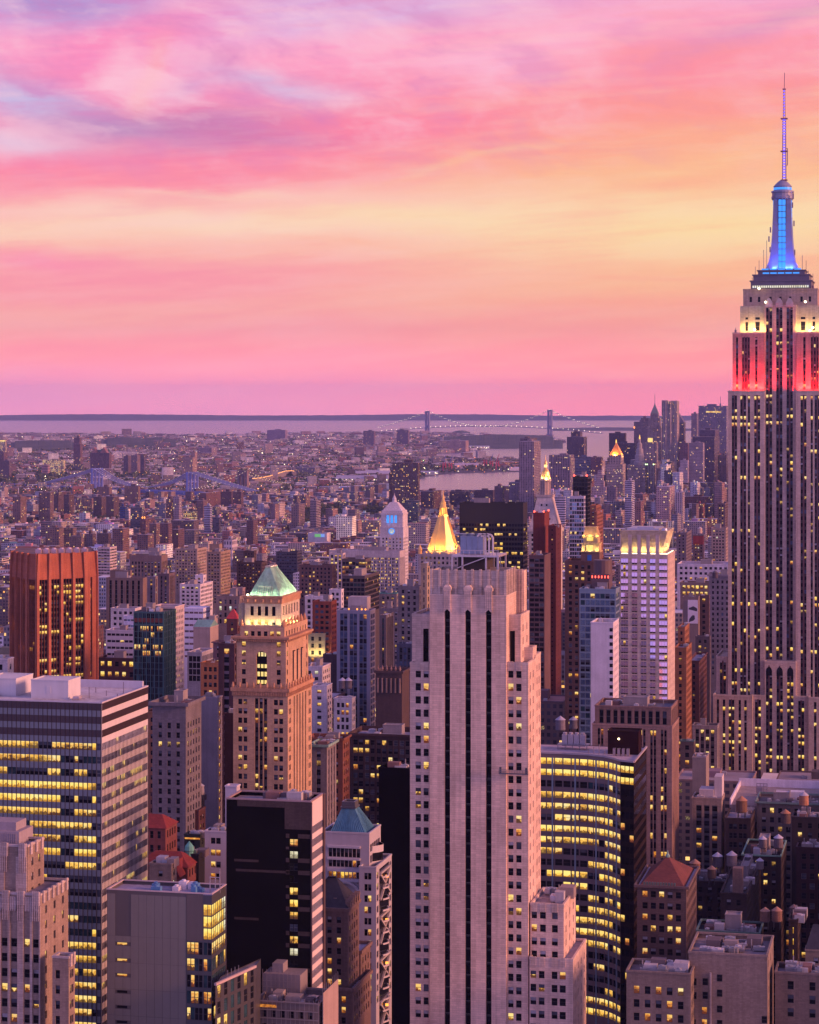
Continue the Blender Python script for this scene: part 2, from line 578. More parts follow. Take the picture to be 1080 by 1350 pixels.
def ground_mats():
 m,t,b=new_mat('asphalt')
 geo=t.node('ShaderNodeNewGeometry')
 n=t.noise(geo.outputs['Position'],.02,6.0,.65)
 t.put(b.inputs['Base Color'],t.ramp(n.outputs['Fac'],[(.3,(.035,.03,.038,1)),(.7,(.10,.085,.095,1))]))
 b.inputs['Roughness'].default_value=.9
 M['asphalt']=m
 m,t,b=new_mat('water')
 geo=t.node('ShaderNodeNewGeometry')
 n=t.noise(t.vm('MULTIPLY',geo.outputs['Position'],(.012,.004,1.0)),1.0,5.0,.6)
 bump=t.node('ShaderNodeBump')
 bump.inputs['Strength'].default_value=.1
 bump.inputs['Distance'].default_value=6.0
 t.put(bump.inputs['Height'],n.outputs['Fac'])
 t.put(b.inputs['Normal'],bump.outputs[0])
 b.inputs['Base Color'].default_value=(.05,.05,.14,1)
 b.inputs['Roughness'].default_value=.2
 b.inputs['Specular IOR Level'].default_value=.8
 M['water']=m
 m,t,b=new_mat('woodland')
 geo=t.node('ShaderNodeNewGeometry')
 n=t.noise(geo.outputs['Position'],.01,5.0,.7)
 t.put(b.inputs['Base Color'],t.ramp(n.outputs['Fac'],[(.3,(.02,.03,.02,1)),(.7,(.07,.075,.05,1))]))
 b.inputs['Roughness'].default_value=1.0
 M['woodland']=m
 m,t,b=new_mat('leaf')
 oi=t.node('ShaderNodeObjectInfo')
 geo=t.node('ShaderNodeNewGeometry')
 n=t.noise(geo.outputs['Position'],.4,3.0)
 c=t.ramp(n.outputs['Fac'],[(.3,(.025,.04,.016,1)),(.7,(.09,.10,.04,1))])
 t.put(b.inputs['Base Color'],c)
 b.inputs['Roughness'].default_value=.8
 M['leaf']=m
ground_mats()
# ------------------------------------------------------------------ windows
WIN={}
def window_mesh(kind,upper,lower,frame,sash=True):
 mb=MB()
 e=-.45 if kind == 'mirror' else 0      # the faceted panes lean out at the foot
 mb.quad((-.5,e,0),(.5,e,0),(.5,e/2,.5),(-.5,e/2,.5),1)
 mb.quad((-.5,e/2,.5),(.5,e/2,.5),(.5,0,1),(-.5,0,1),0)
 bars=((-.5,.5,.48,.53),(-.5,-.44,0,1),(.44,.5,0,1),(-.5,.5,.96,1),(-.5,.5,0,.04)) if sash else ((-.5,-.475,0,1),(-.5,.5,0,.04))
 for x0,x1,z0,z1 in bars:
  mb.quad((x0,-.06,z0),(x1,-.06,z0),(x1,-.06,z1),(x0,-.06,z1),2)
 mb.uv=[(x+.5,max(z,.002)) for x,y,z in mb.v]
 me=mesh_from('window',mb,[M[upper],M[lower],frame])
 WIN[kind]=(me,upper,lower)
fr=tinted('frame_dark',.6,.1,fix=(.05,.045,.05,1))
fr2=tinted('frame_pale',.6,.1,fix=(.22,.20,.21,1))
window_mesh('dark', 'glass_dark', 'glass_dark',fr)
window_mesh('black', 'glass_black', 'glass_black',fr,False)
window_mesh('blind', 'blind', 'glass_dark',fr)
window_mesh('pale', 'glass_grey', 'glass_grey',fr2)
window_mesh('blue', 'glass_blue', 'glass_blue',fr)
window_mesh('lit', 'lit', 'lit',fr)
window_mesh('warm', 'lit_warm', 'lit_warm',fr)
window_mesh('dim', 'lit_dim', 'lit_dim',fr)
window_mesh('half', 'glass_grey', 'lit',fr)
window_mesh('day', 'lit_pale', 'lit_pale',fr)
window_mesh('office', 'lit_office', 'lit_office',fr,False)
window_mesh('bright', 'lit_bright', 'lit_bright',fr,False)
window_mesh('mirror', 'glass_mirror', 'glass_mirror',fr2,False)
window_mesh('sky', 'glass_sky', 'glass_sky',fr,False)
window_mesh('teal', 'glass_teal', 'glass_teal',fr,False)
window_mesh('grey', 'glass_grey', 'glass_dark',fr)
OLD=dict(dark=46,blind=20,pale=5,grey=10,lit=5,warm=4,half=3,dim=6,day=1)
DARKOLD=dict(dark=58,blind=12,grey=10,lit=3,warm=2,half=2,dim=5)
MORELIT=dict(dark=42,blind=14,grey=8,lit=18,warm=8,half=4,dim=8)
def pick(rng,mixd):
 k=list(mixd)
 return rng.choices(k,[mixd[i] for i in k])[0]
CAP=100
def windows(root,wins,mixd,seed=1,name='window',frame=True):
 """wins: (x, y, z, w, h, angle[, kind]) -> the largest in view as parts, the rest as one part"""
 rng=random.Random(seed)
 o0=ORI[root.name]
 scored=[]
 for i,w in enumerate(wins):
  x,y,z,ww,hh,a=w[:6]
  kind=w[6] if len(w)>6 and w[6] else pick(rng,mixd)
  px,py=proj(x,y,z+hh/2)
  D=dep(x,y)
  nx,ny=sin(a),-cos(a)
  facing=max(.0,(-(x*nx+y*ny))/sqrt(x*x+y*y))
  s=ww*hh*facing/D ** 2
  if not (-4<px<1084 and py<1352) or facing<.02:
   s=-1
  scored.append((s,-z,i,kind))
 scored.sort(key=lambda q: (-round(q[0]*1e6,1),q[1]))
 rest=MB()
 rest.uv=[]
 mats,idx=[],{}
 def mi(m):
  if m.name not in idx:
   idx[m.name]=len(mats)
   mats.append(m)
  return idx[m.name]
 n=0
 for s,_,i,kind in scored:
  x,y,z,ww,hh,a=wins[i][:6]
  me,up,lo=WIN[kind]
  if s>0 and n<CAP:
   o=bpy.data.objects.new(name,me)
   o.parent=root
   o.location=(x-o0[0],y-o0[1],z-o0[2])
   o.rotation_euler=(0,0,a)
   o.scale=(ww,1,hh)
   if kind in ('lit', 'warm', 'half', 'office', 'bright', 'day'):
    o['label']={'lit': 'lit yellow window', 'warm': 'lit orange window', 'half': 'window lit below its blind',
       'office': 'lit office window', 'bright': 'brightly lit window', 'day': 'pale lit window'}[kind]
   COL.objects.link(o)
   n+=1
  else:
   c,s_=cos(a)*ww/2,sin(a)*ww/2
   nx,ny=sin(a)*.06,-cos(a)*.06
   zm=z+hh/2
   e=(.45*sin(a),-.45*cos(a)) if kind == 'mirror' else (0,0)
   f=(e[0]/2,e[1]/2)
   rest.quad((x-c+e[0],y-s_+e[1],z),(x+c+e[0],y+s_+e[1],z),(x+c+f[0],y+s_+f[1],zm),(x-c+f[0],y-s_+f[1],zm),mi(M[lo]))
   rest.quad((x-c+f[0],y-s_+f[1],zm),(x+c+f[0],y+s_+f[1],zm),(x+c,y+s_,z+hh),(x-c,y-s_,z+hh),mi(M[up]))
   rest.uv+=[(0,.002),(1,.002),(1,.5),(0,.5),(0,.5),(1,.5),(1,1),(0,1)]
   if frame and s>0:
    rest.uv+=[(.5,.5)]*4
    for za,zb in ((zm-.03*hh,zm+.03*hh),):
     rest.quad((x-c+nx,y-s_+ny,za),(x+c+nx,y+s_+ny,za),
       (x+c+nx,y+s_+ny,zb),(x-c+nx,y-s_+ny,zb),mi(fr))
 if rest.f:
  part('windows',rest,mats,root,kind='stuff')
def facade(B,P,u,W,z0,z1,cols,rows,rec=.35,wins=None,colrec=.0,sp=None,kinds=None,skip=None):
 """a wall with real openings. P: left foot seen from outside, u: unit direction along it"""
 nx,ny=u[1],-u[0]
 ang=atan2(u[1],u[0])
 sp=sp or B
 def pt(t,d,z):
  return (P[0]+u[0]*t-nx*d,P[1]+u[1]*t-ny*d,z)
 def q(b,t0,t1,d,za,zb):
  if t1-t0>1e-4 and zb-za>1e-4:
   b.quad(pt(t0,d,za),pt(t1,d,za),pt(t1,d,zb),pt(t0,d,zb))
 rows=sorted(r for r in rows if r[0]>=z0-1e-6 and r[1]<=z1+1e-6)
 prev=.0
 zt=z1
 zb0=z0
 if rows and colrec:
  zt=min(z1,rows[-1][1]+.4)
  zb0=max(z0,rows[0][0]-.8)
 for ci,(a,b) in enumerate(cols):
  q(B,prev,a,0,z0,z1)
  prev=b
  if not rows:
   q(B,a,b,0,z0,z1)
   continue
  if colrec:
   q(B,a,b,0,z0,zb0)
   q(B,a,b,0,zt,z1)
   B.quad(pt(a,0,zb0),pt(a,colrec,zb0),pt(a,colrec,zt),pt(a,0,zt))
   B.quad(pt(b,colrec,zb0),pt(b,0,zb0),pt(b,0,zt),pt(b,colrec,zt))
   B.quad(pt(a,colrec,zt),pt(b,colrec,zt),pt(b,0,zt),pt(a,0,zt))
  zc=zb0 if colrec else z0
  d2=colrec+rec
  for ri,(c,d) in enumerate(rows):
   if skip and skip(ci,ri):
    continue
   q(sp,a,b,colrec,zc,c)
   for p0,p1,za,zb in ((a,a,c,d),(b,b,c,d)):
    if p0==a:
     B.quad(pt(a,colrec,c),pt(a,d2,c),pt(a,d2,d),pt(a,colrec,d))
    else:
     B.quad(pt(b,d2,c),pt(b,colrec,c),pt(b,colrec,d),pt(b,d2,d))
   B.quad(pt(a,colrec,c),pt(b,colrec,c),pt(b,d2,c),pt(a,d2,c))
   B.quad(pt(a,d2,d),pt(b,d2,d),pt(b,colrec,d),pt(a,colrec,d))
   if wins is not None:
    x,y,z=pt((a+b)/2,d2,c)
    wins.append((x,y,z,b-a,d-c,ang,kinds(ci,ri) if kinds else None))
   zc=d
  q(sp,a,b,colrec,zc,zt if colrec else z1)
 q(B,prev,W,0,z0,z1)
def evenly(W,n,ww,margin=1.0,pair=.0):
 """n openings of width ww over a wall W; pair: split each opening into two with a post that wide"""
 step=(W-2*margin)/max(n,1)
 out=[]
 for i in range(n):
  c=margin+step*(i+.5)
  w=min(ww,step*.9)
  if pair:
   h=(w-pair)/2
   out+=[(c-w/2,c-w/2+h),(c+w/2-h,c+w/2)]
  else:
   out.append((c-w/2,c+w/2))
 return out
def storeys(ztop,zbot,fl,wh,drop=1.5):
 out=[]
 z=ztop-drop-wh
 while z>zbot+.5:
  out.append((z,z+wh))
  z -= fl
 return out
# ------------------------------------------------------------------ generic building pieces
HAND = []      # (px0, px1, D, top_y, visible_bottom_y, footprint) of everything placed from the photograph
def plan(L,R,D,S=None,depth=None):
 """front from column L to R, its near (right) corner at distance D; the flank ends on column S"""
 y0=D/(CA-tt(R)*SA)
 x0,x1=y0*tt(L),y0*tt(R)
 if S is not None and depth is None:
  y1=x1/tt(S)
 else:
  y1=y0+(depth or (x1-x0)*.8)
 return x0,x1,y0,max(y1,y0+4)
def note(L,R,D,top,vb,fp):
 HAND.append((L,R,D,top,vb,fp))
def ring(B,x0,x1,y0,y1,z0,z1,out=.12,th=.5,m=0):
 """a coping or cornice round a roof edge, butted at the corners"""
 a,b,c,d=x0-out,x1+out,y0-out,y1+out
 B.box(a,b,c,c+th,z0,z1,m,True)
 B.box(a,b,d-th,d,z0,z1,m,True)
 B.box(a,a+th,c+th,d-th,z0,z1,m,True)
 B.box(b-th,b,c+th,d-th,z0,z1,m,True)
ROOFC=[(.32,.28,.34),(.14,.12,.14),(.40,.36,.42),(.20,.17,.19),(.10,.09,.11),(.27,.22,.23)]
def tier(root,wins,x0,x1,y0,y1,z0,z1,st,roof=True,left=False,back=False):
 """one storeyed block of a building: wall (+ spandrels), coping, roof"""
 B,SPB,C,RF=MB(),MB(),MB(),MB()
 kind=st.get('kind', 'punch')
 fl,wh,ww,bay=st.get('fl',3.6),st.get('wh',2.0),st.get('ww',1.4),st.get('bay',3.4)
 col,mat=st['col'],M[st.get('mat', 'brick')]
 par=st.get('parapet',1.1)
 zb=max(z0,st.get('zmin',12.0))
 sides=[((x0,y0),(1,0),x1-x0,True),((x1,y0),(0,1),y1-y0,True),
   ((x1,y1),(-1,0),x1-x0,back),((x0,y1),(0,-1),y1-y0,left)]
 for i,(P,u,W,openings) in enumerate(sides):
  k=st.get('side',kind) if i==1 else kind
  if not openings or k == 'blank' or z1-zb<fl or W<2.5:
   facade(B,P,u,W,z0,z1,[],[])
   continue
  mg=st.get('margin',1.2)
  n=max(1,int(round((W-2*mg)/bay)))
  rows=storeys(z1,zb,fl,wh,st.get('drop',1.8))
  kf=st.get('kinds') if i==0 else st.get('kinds_side',st.get('kinds'))
  if k == 'punch':
   facade(B,P,u,W,z0,z1,evenly(W,n,ww,mg,st.get('pair',0)),rows,.3,wins,kinds=kf)
  elif k == 'strip':
   facade(B,P,u,W,z0,z1,evenly(W,n,ww,mg,st.get('pair',0)),rows,.12,wins,st.get('deep',.5),SPB,kinds=kf)
  elif k == 'ribbon':
   facade(B,P,u,W,z0,z1,evenly(W,n,bay*2,mg),rows,.18,wins,kinds=kf)
 part('wall',B,mat,root,col)
 if SPB.f:
  part('spandrel',SPB,M['panel'],root,st.get('spcol',tuple(c*.3 for c in col)))
 if par>0:
  ring(C,x0,x1,y0,y1,z1-.02,z1+st.get('coping',.5),st.get('lip',.15),.55)
  part('coping',C,mat,root,st.get('capcol',tuple(min(1,c*1.15) for c in col)))
 if roof:
  RF.quad((x0,y0,z1-par),(x1,y0,z1-par),(x1,y1,z1-par),(x0,y1,z1-par))
  part('roof',RF,M['roofing'],root,st.get('roofcol',ROOFC[0]))
 return z1-par
def clutter(root,x0,x1,y0,y1,z,seed=0,n=3,col=None,big=True):
 """what stands on a roof and belongs to it"""
 rng=random.Random(seed)
 root=ROOFOF.get(root.name,root)
 w,d=x1-x0,y1-y0
 if big and w>7 and d>7:
  B=MB()
  bw,bd,bh=w*rng.uniform(.22,.4),d*rng.uniform(.25,.4),rng.uniform(3,5.5)
  bx,by=x0+rng.uniform(.15,.5)*w,y0+rng.uniform(.35,.55)*d
  B.box(bx,bx+bw,by,by+bd,z,z+bh)
  ring(B,bx,bx+bw,by,by+bd,z+bh,z+bh+.35,.1,.4)
  part('bulkhead',B,M['plain'],root,col or (.25,.21,.22))
 for i in range(n):
  B=MB()
  a,b,h=rng.uniform(1.2,3.2),rng.uniform(1.2,3.2),rng.uniform(.9,2.2)
  x,y=x0+rng.uniform(.06,.82)*w,y0+rng.uniform(.06,.85)*d
  B.box(x,x+a,y,y+b,z+.25,z+.25+h)
  for px_,py_ in ((x+.1,y+.1),(x+a-.2,y+.1),(x+a-.2,y+b-.2),(x+.1,y+b-.2)):
   B.box(px_,px_+.1,py_,py_+.1,z,z+.25)
  B.cyl(x+a/2,y+b/2,min(a,b)*.32,min(a,b)*.32,z+.25+h,z+.45+h,8)
  part('rooftop_unit',B,M['metal'],root,rng.choice([(.45,.44,.48),(.3,.3,.33),(.55,.5,.52)]))
 for i in range(max(1,n // 2)):
  B=MB()
  x,y=x0+rng.uniform(.1,.9)*w,y0+rng.uniform(.1,.9)*d
  B.cyl(x,y,.16,.16,z,z+rng.uniform(1.5,4),6)
  part('vent_pipe',B,M['metal'],root,(.3,.28,.3))
  if n>3:
   B=MB()
   x,y=x0+rng.uniform(.1,.6)*w,y0+rng.uniform(.1,.8)*d
   L_=rng.uniform(3,w*.4)
   B.box(x,x+L_,y,y+.7,z+.5,z+1.1,bottom=True)
   B.box(x+L_-.7,x+L_,y+.7,y+rng.uniform(2,5),z+.5,z+1.1,bottom=True)
   for f in (.1,.6):
    B.box(x+L_*f,x+L_*f+.15,y+.2,y+.5,z,z+.5)
   part('duct',B,M['metal'],root,rng.choice([(.42,.40,.43),(.25,.23,.26)]))
   B=MB()
   x,y=x0+rng.uniform(.05,.8)*w,y0+rng.uniform(.1,.7)*d
   a,b=rng.uniform(2,4),rng.uniform(2,5)
   B.prism([(x,y),(x+a,y),(x+a,y+b),(x,y+b)],z,z+rng.uniform(1.6,3))
   part('roof_shed',B,M['plain'],root,rng.choice([(.12,.09,.10),(.28,.22,.21),(.2,.1,.09),(.4,.36,.38)]))
def block(name,label,L,R,top,D,S=None,depth=None,st=None,vb=None,cat='building',group=None,seed=None,n=3,big=True,z0=.0,cl=True,fin=True,root=None):
 x0,x1,y0,y1=plan(L,R,D,S,depth)
 z1=zat(top,x1,y0)
 root=root or thing(name,label,cat,((x0+x1)/2,(y0+y1)/2,z0),group)
 st=dict(st)
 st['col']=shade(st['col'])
 st.setdefault('zmin',max(8.0,min(zat(1360,x1,y0),z1-12)))
 wins=[]
 seed=seed if seed is not None else int(L*7+top)
 zr=tier(root,wins,x0,x1,y0,y1,z0,z1,st)
 if cl and st.get('cl',True):
  clutter(root,x0+.8,x1-.8,y0+.8,y1-.8,zr,seed,n,big=big and st.get('big',True))
 if fin:
  windows(root,wins,st.get('mix',OLD),seed,frame=D<1000)
 e=proj(x1,y1,0)[0]
 note(L,max(R,e),D,top,vb or top+70,(x0,x1,y0,y1))
 return root,(x0,x1,y0,y1,zr,z1),wins
# ------------------------------------------------------------------ roof-top water tanks
TANK={}
def water_tank(px,py_base,D,h,label,wood=(.16,.10,.08),roofc=(.40,.36,.42),legs=2.5):
 """px: column of its axis; py_base: row of the tank's underside"""
 x,y=gxy(px,D)
 z=zat(py_base,x,y)
 r=h*.36
 t=thing('water_tank',label, 'water tank',(x,y,z-legs), 'wooden water tanks on the roofs')
 B=MB()
 B.cyl(x,y,r,r*.94,z,z+h*.72,14)
 for k in range(5):
  zz=z+h*(.06+.14*k)
  B.cyl(x,y,r*1.02,r*1.02,zz,zz+.12,14)
 part('tank',B,M['bark'],t,wood)
 B=MB()
 B.cyl(x,y,r*1.08,.06,z+h*.72,z+h,14)
 part('tank_roof',B,M['paint'],t,roofc)
 for sx,sy in ((-1,-1),(1,-1),(1,1),(-1,1)):
  B=MB()
  B.bar((x+sx*r*.6,y+sy*r*.6,z-legs),(x+sx*r*.6,y+sy*r*.6,z),.12)
  part('leg',B,M['metal'],t,(.10,.09,.10))
 B=MB()
 B.box(x-r*.8,x+r*.8,y-r*.8,y+r*.8,z-.3,z,bottom=True)
 part('platform',B,M['metal'],t,(.12,.10,.11))
 return t
# ------------------------------------------------------------------ trees
def crown_mesh(seed,r,h):
 rng=random.Random(seed)
 mb=MB()
 lobes=[(rng.gauss(0,r*.42),rng.gauss(0,r*.42),h*rng.uniform(.35,.85),r*rng.uniform(.28,.5)) for _ in range(9)]
 for _ in range(420):
  lx,ly,lz,lr=rng.choice(lobes)
  d=Vector((rng.gauss(0,1),rng.gauss(0,1),rng.gauss(0,.8))).normalized()*lr*rng.uniform(.65,1.08)
  p=Vector((lx,ly,lz))+d
  s=r*rng.uniform(.07,.15)
  u=Vector((rng.gauss(0,1),rng.gauss(0,1),rng.gauss(0,1))).normalized()
  v=u.orthogonal().normalized()*s
  w=u.cross(v)
  mb.quad(tuple(p-v),tuple(p-w*.6),tuple(p+v),tuple(p+w*.7))
 return mesh_from('crown',mb,[M['leaf']])
def trunk_mesh(h,r):
 mb=MB()
 mb.cyl(0,0,r,r*.6,0,h*.55,7)
 for k in range(4):
  a=k*1.7+.4
  mb.bar((0,0,h*.45),(cos(a)*h*.22,sin(a)*h*.22,h*.75),r*.3)
 return mesh_from('trunk',mb,[M['bark']])
TREES=[]
def plant_trees(spots,label,group,h=14.0,seed=1):
 rng=random.Random(seed)
 if not TREES:
  for k in range(4):
   TREES.append((crown_mesh(40+k,5.0,13.0),trunk_mesh(13.0,.35)))
 for i,(x,y) in enumerate(spots):
  s=h/13.0*rng.uniform(.75,1.2)
  root=thing('tree',label, 'tree',(x,y,0),group)
  root.scale=(s,s,s)
  root.rotation_euler=(0,0,rng.uniform(0,6))
  c,t=TREES[rng.randrange(4)]
  for nm,me in (('crown',c),('trunk',t)):
   o=bpy.data.objects.new(nm,me)
   o.parent=root
   if nm == 'trunk':
    o.color=(.08,.06,.05,1)
   COL.objects.link(o)
# ================================================================== the buildings of the photograph, near ones
def flood(root,loc,to,sx,sy,power,col):
 """a floodlight of the building, standing on its ledge"""
 l=bpy.data.lights.new('floodlight', 'AREA')
 l.shape = 'RECTANGLE'
 l.size,l.size_y=sx,sy
 l.energy=power
 l.color=col
 o=bpy.data.objects.new('floodlight',l)
 o0=ORI[root.name]
 o.parent=root
 o.location=tuple(loc[i]-o0[i] for i in range(3))
 o.rotation_euler=(Vector(to)-Vector(loc)).to_track_quat('-Z', 'Y').to_euler()
 COL.objects.link(o)
 return o
def X(px,y):
 return y*tt(px)
def Zf(py,px,y):
 return zat(py,X(px,y),y)
def runs(rng,n,p_on,on,off,mean=4):
 """lit and unlit rooms come in runs"""
 out=[]
 while len(out)<n:
  k=rng.choice(on) if rng.random()<p_on else rng.choice(off)
  out+=[k]*max(1,int(rng.expovariate(1.0/mean))+1)
 return out[:n]
# ------------------------------------------------------------------ limestone tower with three black stripes
def limestone_tower():
 st=(.61,.43,.35)
 pale=(.60,.45,.38)
 x0,x1,y0,y1=plan(541,697,620,S=712)
 yw=y0+1.0
 root=thing('limestone_tower', 'tall pale limestone tower with three black vertical stripes and a fluted crown',
    'skyscraper',((x0+x1)/2,y0+20,0))
 wins,blk=[],[]
 B,SP=MB(),MB()
 zb=Zf(1362,620,y0)
 # middle slab
 xa,xb=X(566.7,y0),X(667.5,y0)
 yc=xb/tt(681)
 zC=Zf(786,620,y0)
 cols=[(X(a,y0)-xa,X(b,y0)-xa) for a,b in ((586.2,593.4),(613.4,620.8),(640.6,648.0))]
 zs=Zf(802,620,y0)
 rows=storeys(zs,zb,3.5,3.05,.1)
 rng=random.Random(5)
 facade(B,(xa,y0),(1,0),xb-xa,0,zC,cols,rows,.12,blk,.8,SP,
  kinds=lambda c,r: 'black' if rng.random()<.97 else rng.choice(['dark', 'grey']))
 facade(B,(xb,y0),(0,1),yc-y0,0,zC,[],[])
 facade(B,(xb,yc),(-1,0),xb-xa,0,zC,[],[])
 facade(B,(xa,yc),(0,-1),yc-y0,0,zC,[],[])
 part('wall',B,M['stone'],root,st)
 part('spandrel',SP,M['panel'],root,(.008,.007,.009))
 # ornament above each stripe
 for a,b in ((586.2,593.4),(613.4,620.8),(640.6,648.0)):
  O=MB()
  l,r=X(a,y0)-.25,X(b,y0)+.25
  z_a,z_b=zs-1.2,Zf(779,620,y0)
  m_=(l+r)/2
  O.poly([(l,y0-.28,z_a),(m_,y0-.28,z_a+.9),(r,y0-.28,z_a),(r,y0-.28,z_b),(l,y0-.28,z_b)])
  O.box(l,l+.02,y0-.28,y0,z_a,z_b)
  O.box(r-.02,r,y0-.28,y0,z_a,z_b)
  for k in range(4):
   xx=l+(r-l)*(k+.5)/4
   O.box(xx-.09,xx+.09,y0-.42,y0-.285,z_a+.9,z_b,bottom=True)
  zt=Zf(769,620,y0)
  O.prism([(l-.1,y0-.35),(r+.1,y0-.35),(r+.1,y0+1.4),(l-.1,y0+1.4)],z_b,z_b+.9,bottom=True)
  O.prism([(l+.05,y0-.3),(r-.05,y0-.3),(r-.05,y0+1.2),(l+.05,y0+1.2)],z_b+.9,zt-.5,
    top=[(m_-.5,y0-.1),(m_+.5,y0-.1),(m_+.5,y0+1),(m_-.5,y0+1)])
  part('ornament',O,M['stone'],root,pale)
 # fluted crown
 B=MB()
 yk=y0+1.4
 xl,xr=X(569,yk),X(666.5,yk)
 zK=Zf(752,620,yk)
 B.box(xl,xr,yk,yc,zC,zK-1.0)
 for k in range(10):
  xx=xl+(xr-xl)*k/9
  B.box(xx-.32,xx+.32,yk-.45,yk-.003,zC,zK+.35,bottom=True)
 for k in range(6):
  yy=yk+.8+(yc-yk-1.4)*k/5
  B.box(xr+.003,xr+.45,yy-.3,yy+.3,zC,zK+.35,bottom=True)
 for z_ in (.30,.62):
  zz=zC+(zK-zC)*z_
  B.box(xl,xr,yk-.2,yk-.004,zz,zz+.3,bottom=True)
 ring(B,xl,xr,yk,yc,zK-1.0,zK,.1,.6)
 part('crown',B,M['stone'],root,(.52,.40,.34))
 R=MB()
 R.quad((xl+.5,yk+.5,zK-.95),(xr-.5,yk+.5,zK-.95),(xr-.5,yc-.5,zK-.95),(xl+.5,yc-.5,zK-.95))
 part('roof',R,M['roofing'],root,(.12,.10,.11))
 B=MB()
 ring(B,xa,xb,y0,yc,zC,zC+.35,.08,1.3)
 part('ledge',B,M['stone'],root,pale)
 # block behind the crown on the right
 B=MB()
 xk=X(691,yc)
 B.box(xb-3,xk,yc,xk/tt(694.5),0,Zf(752,688,yc))
 for t_ in (.35,.7):
  xx=X(682.5,yc)+(xk-X(682.5,yc))*t_
  B.box(xx-.2,xx+.2,yc-.3,yc-.003,Zf(815,688,yc),Zf(750,688,yc),bottom=True)
 part('wall',B,M['stone'],root,st)
 # wings: (L, R, top, slot) low ones carry the windows, high ones a dark slot
 def wing(L_,R_,top,y,S_,slot=None,wcols=None,first=None,side_n=0,nm='wall',fluted=True):
  B=MB()
  l,r=X(L_,y),X(R_,y)
  z=Zf(top,R_,y)
  yb=r/tt(S_) if S_ else y+18
  if slot:
   a,b,ya_,yb_=slot
   facade(B,(l,y),(1,0),r-l,0,z,[(X(a,y)-l,X(b,y)-l)],[(Zf(yb_,R_,y),Zf(ya_,R_,y))],.5,wins,
    kinds=lambda c,r_: 'black')
  else:
   rows=storeys(Zf(first,R_,y),zb,3.5,1.95,0)
   facade(B,(l,y),(1,0),r-l,0,z,[(X(a,y)-l,X(b,y)-l) for a,b in wcols],rows,.3,wins)
  rows=storeys(z-2.2,zb,3.5,1.9,0)
  W=yb-y
  facade(B,(r,y),(0,1),W,0,z,evenly(W,side_n,1.5,.8,.25) if side_n else [],rows if side_n else [],.3,wins)
  facade(B,(r,yb),(-1,0),r-l,0,z,[],[])
  facade(B,(l,yb),(0,-1),W,0,z,[],[])
  part(nm,B,M['stone'],root,st)
  C=MB()
  ring(C,l,r,y,yb,z,z+.7,.06,.55)
  if fluted and wcols:
   for a,b in wcols:
    for k in range(4):
     xx=X(a,y)+(X(b,y)-X(a,y))*(k+.5)/4
     C.box(xx-.13,xx+.13,y-.18,y-.003,z-1.6,z+.9,bottom=True)
  part('coping',C,M['stone'],root,pale)
  R=MB()
  R.quad((l,y,z-.1),(r,y,z-.1),(r,yb,z-.1),(l,yb,z-.1))
  part('roof',R,M['roofing'],root,(.28,.24,.27))
  return l,r,y,yb,z
 wing(543.2,566.7,813,yw+3,None,slot=(558,565.2,829,874))
 wing(540.6,566.7,877,yw,None,wcols=((548,555),(558.6,565.2)),first=884)
 wing(667.5,686.5,814,yw+3,698,slot=(672.2,679,832,875),side_n=2)
 wing(667.5,696.6,877,yw,706,wcols=((670.2,677),(680.6,687.6)),first=884.5,side_n=2)
 yr=X(696.6,yw)/tt(702)
 wing(690,702.5,857,yr+2,707.5,wcols=(),first=890,side_n=1)
 wing(690,706,867,X(702.5,yr)/tt(706.5),713,wcols=(),first=890,side_n=2)
 # the two lower setbacks on the right
 wing(698.2,755.6,1268,yw-1.0,773,wcols=((699.5,707),(710.5,718),(727.4,735),(738,746)),first=1282.6,side_n=4)
 l,r,ya,yb,z=wing(699.2,743.4,1196,yw+1.0,759,wcols=((701,708),(712,719.7),(727.7,735.5)),first=1203,side_n=3)
 clutter(root,l+1,r-1,ya+2,yb-1,z-.1,3,5,big=False)
 windows(root,wins+blk,dict(dark=46,blind=20,grey=14,pale=8,lit=6,warm=6,half=4),11)
 # plant on the roof
 ym=yk+9
 zD=Zf(734,625,ym)
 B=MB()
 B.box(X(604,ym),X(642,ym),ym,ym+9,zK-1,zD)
 part('plant_room',B,M['plain'],root,(.05,.035,.035))  # shade of the recess under the deck put into its dark colour
 B=MB()
 B.box(X(597,ym),X(659,ym),ym-1.5,ym+11,zD,zD+.5,bottom=True)
 for px_ in (597.5,611,642,658):
  xx=X(px_,ym)
  for yy in (ym-1.2,ym+10):
   B.bar((xx,yy,zK-1),(xx,yy,zD),.22)
 for px_ in np.linspace(597.5,658,9):
  xx=X(px_,ym)
  B.bar((xx,ym-1.4,zD+.5),(xx,ym-1.4,zD+1.8),.06)
 B.bar((X(597,ym),ym-1.4,zD+1.8),(X(659,ym),ym-1.4,zD+1.8),.07)
 B.bar((X(604,ym),ym-1.3,zK),(X(642,ym),ym-1.3,zD),.12)
 part('steel_deck',B,M['metal'],root,(.55,.47,.48))
 B=MB()
 zt_=Zf(707,625,ym+3)
 B.box(X(607,ym+3),X(637,ym+3),ym+3,ym+8,zD+.6,zt_)
 for k in range(1,4):
  xx=X(607+7.5*k,ym+3)
  B.box(xx-.1,xx+.1,ym+2.85,ym+2.997,zD+.6,zt_,bottom=True)
 for k in range(3):
  B.cyl(X(611.5+10.5*k,ym+5),ym+5.5,1.6,1.7,zt_,zt_+.6,12)
 part('cooling_tower',B,M['metal'],root,(.25,.28,.36))
 B=MB()
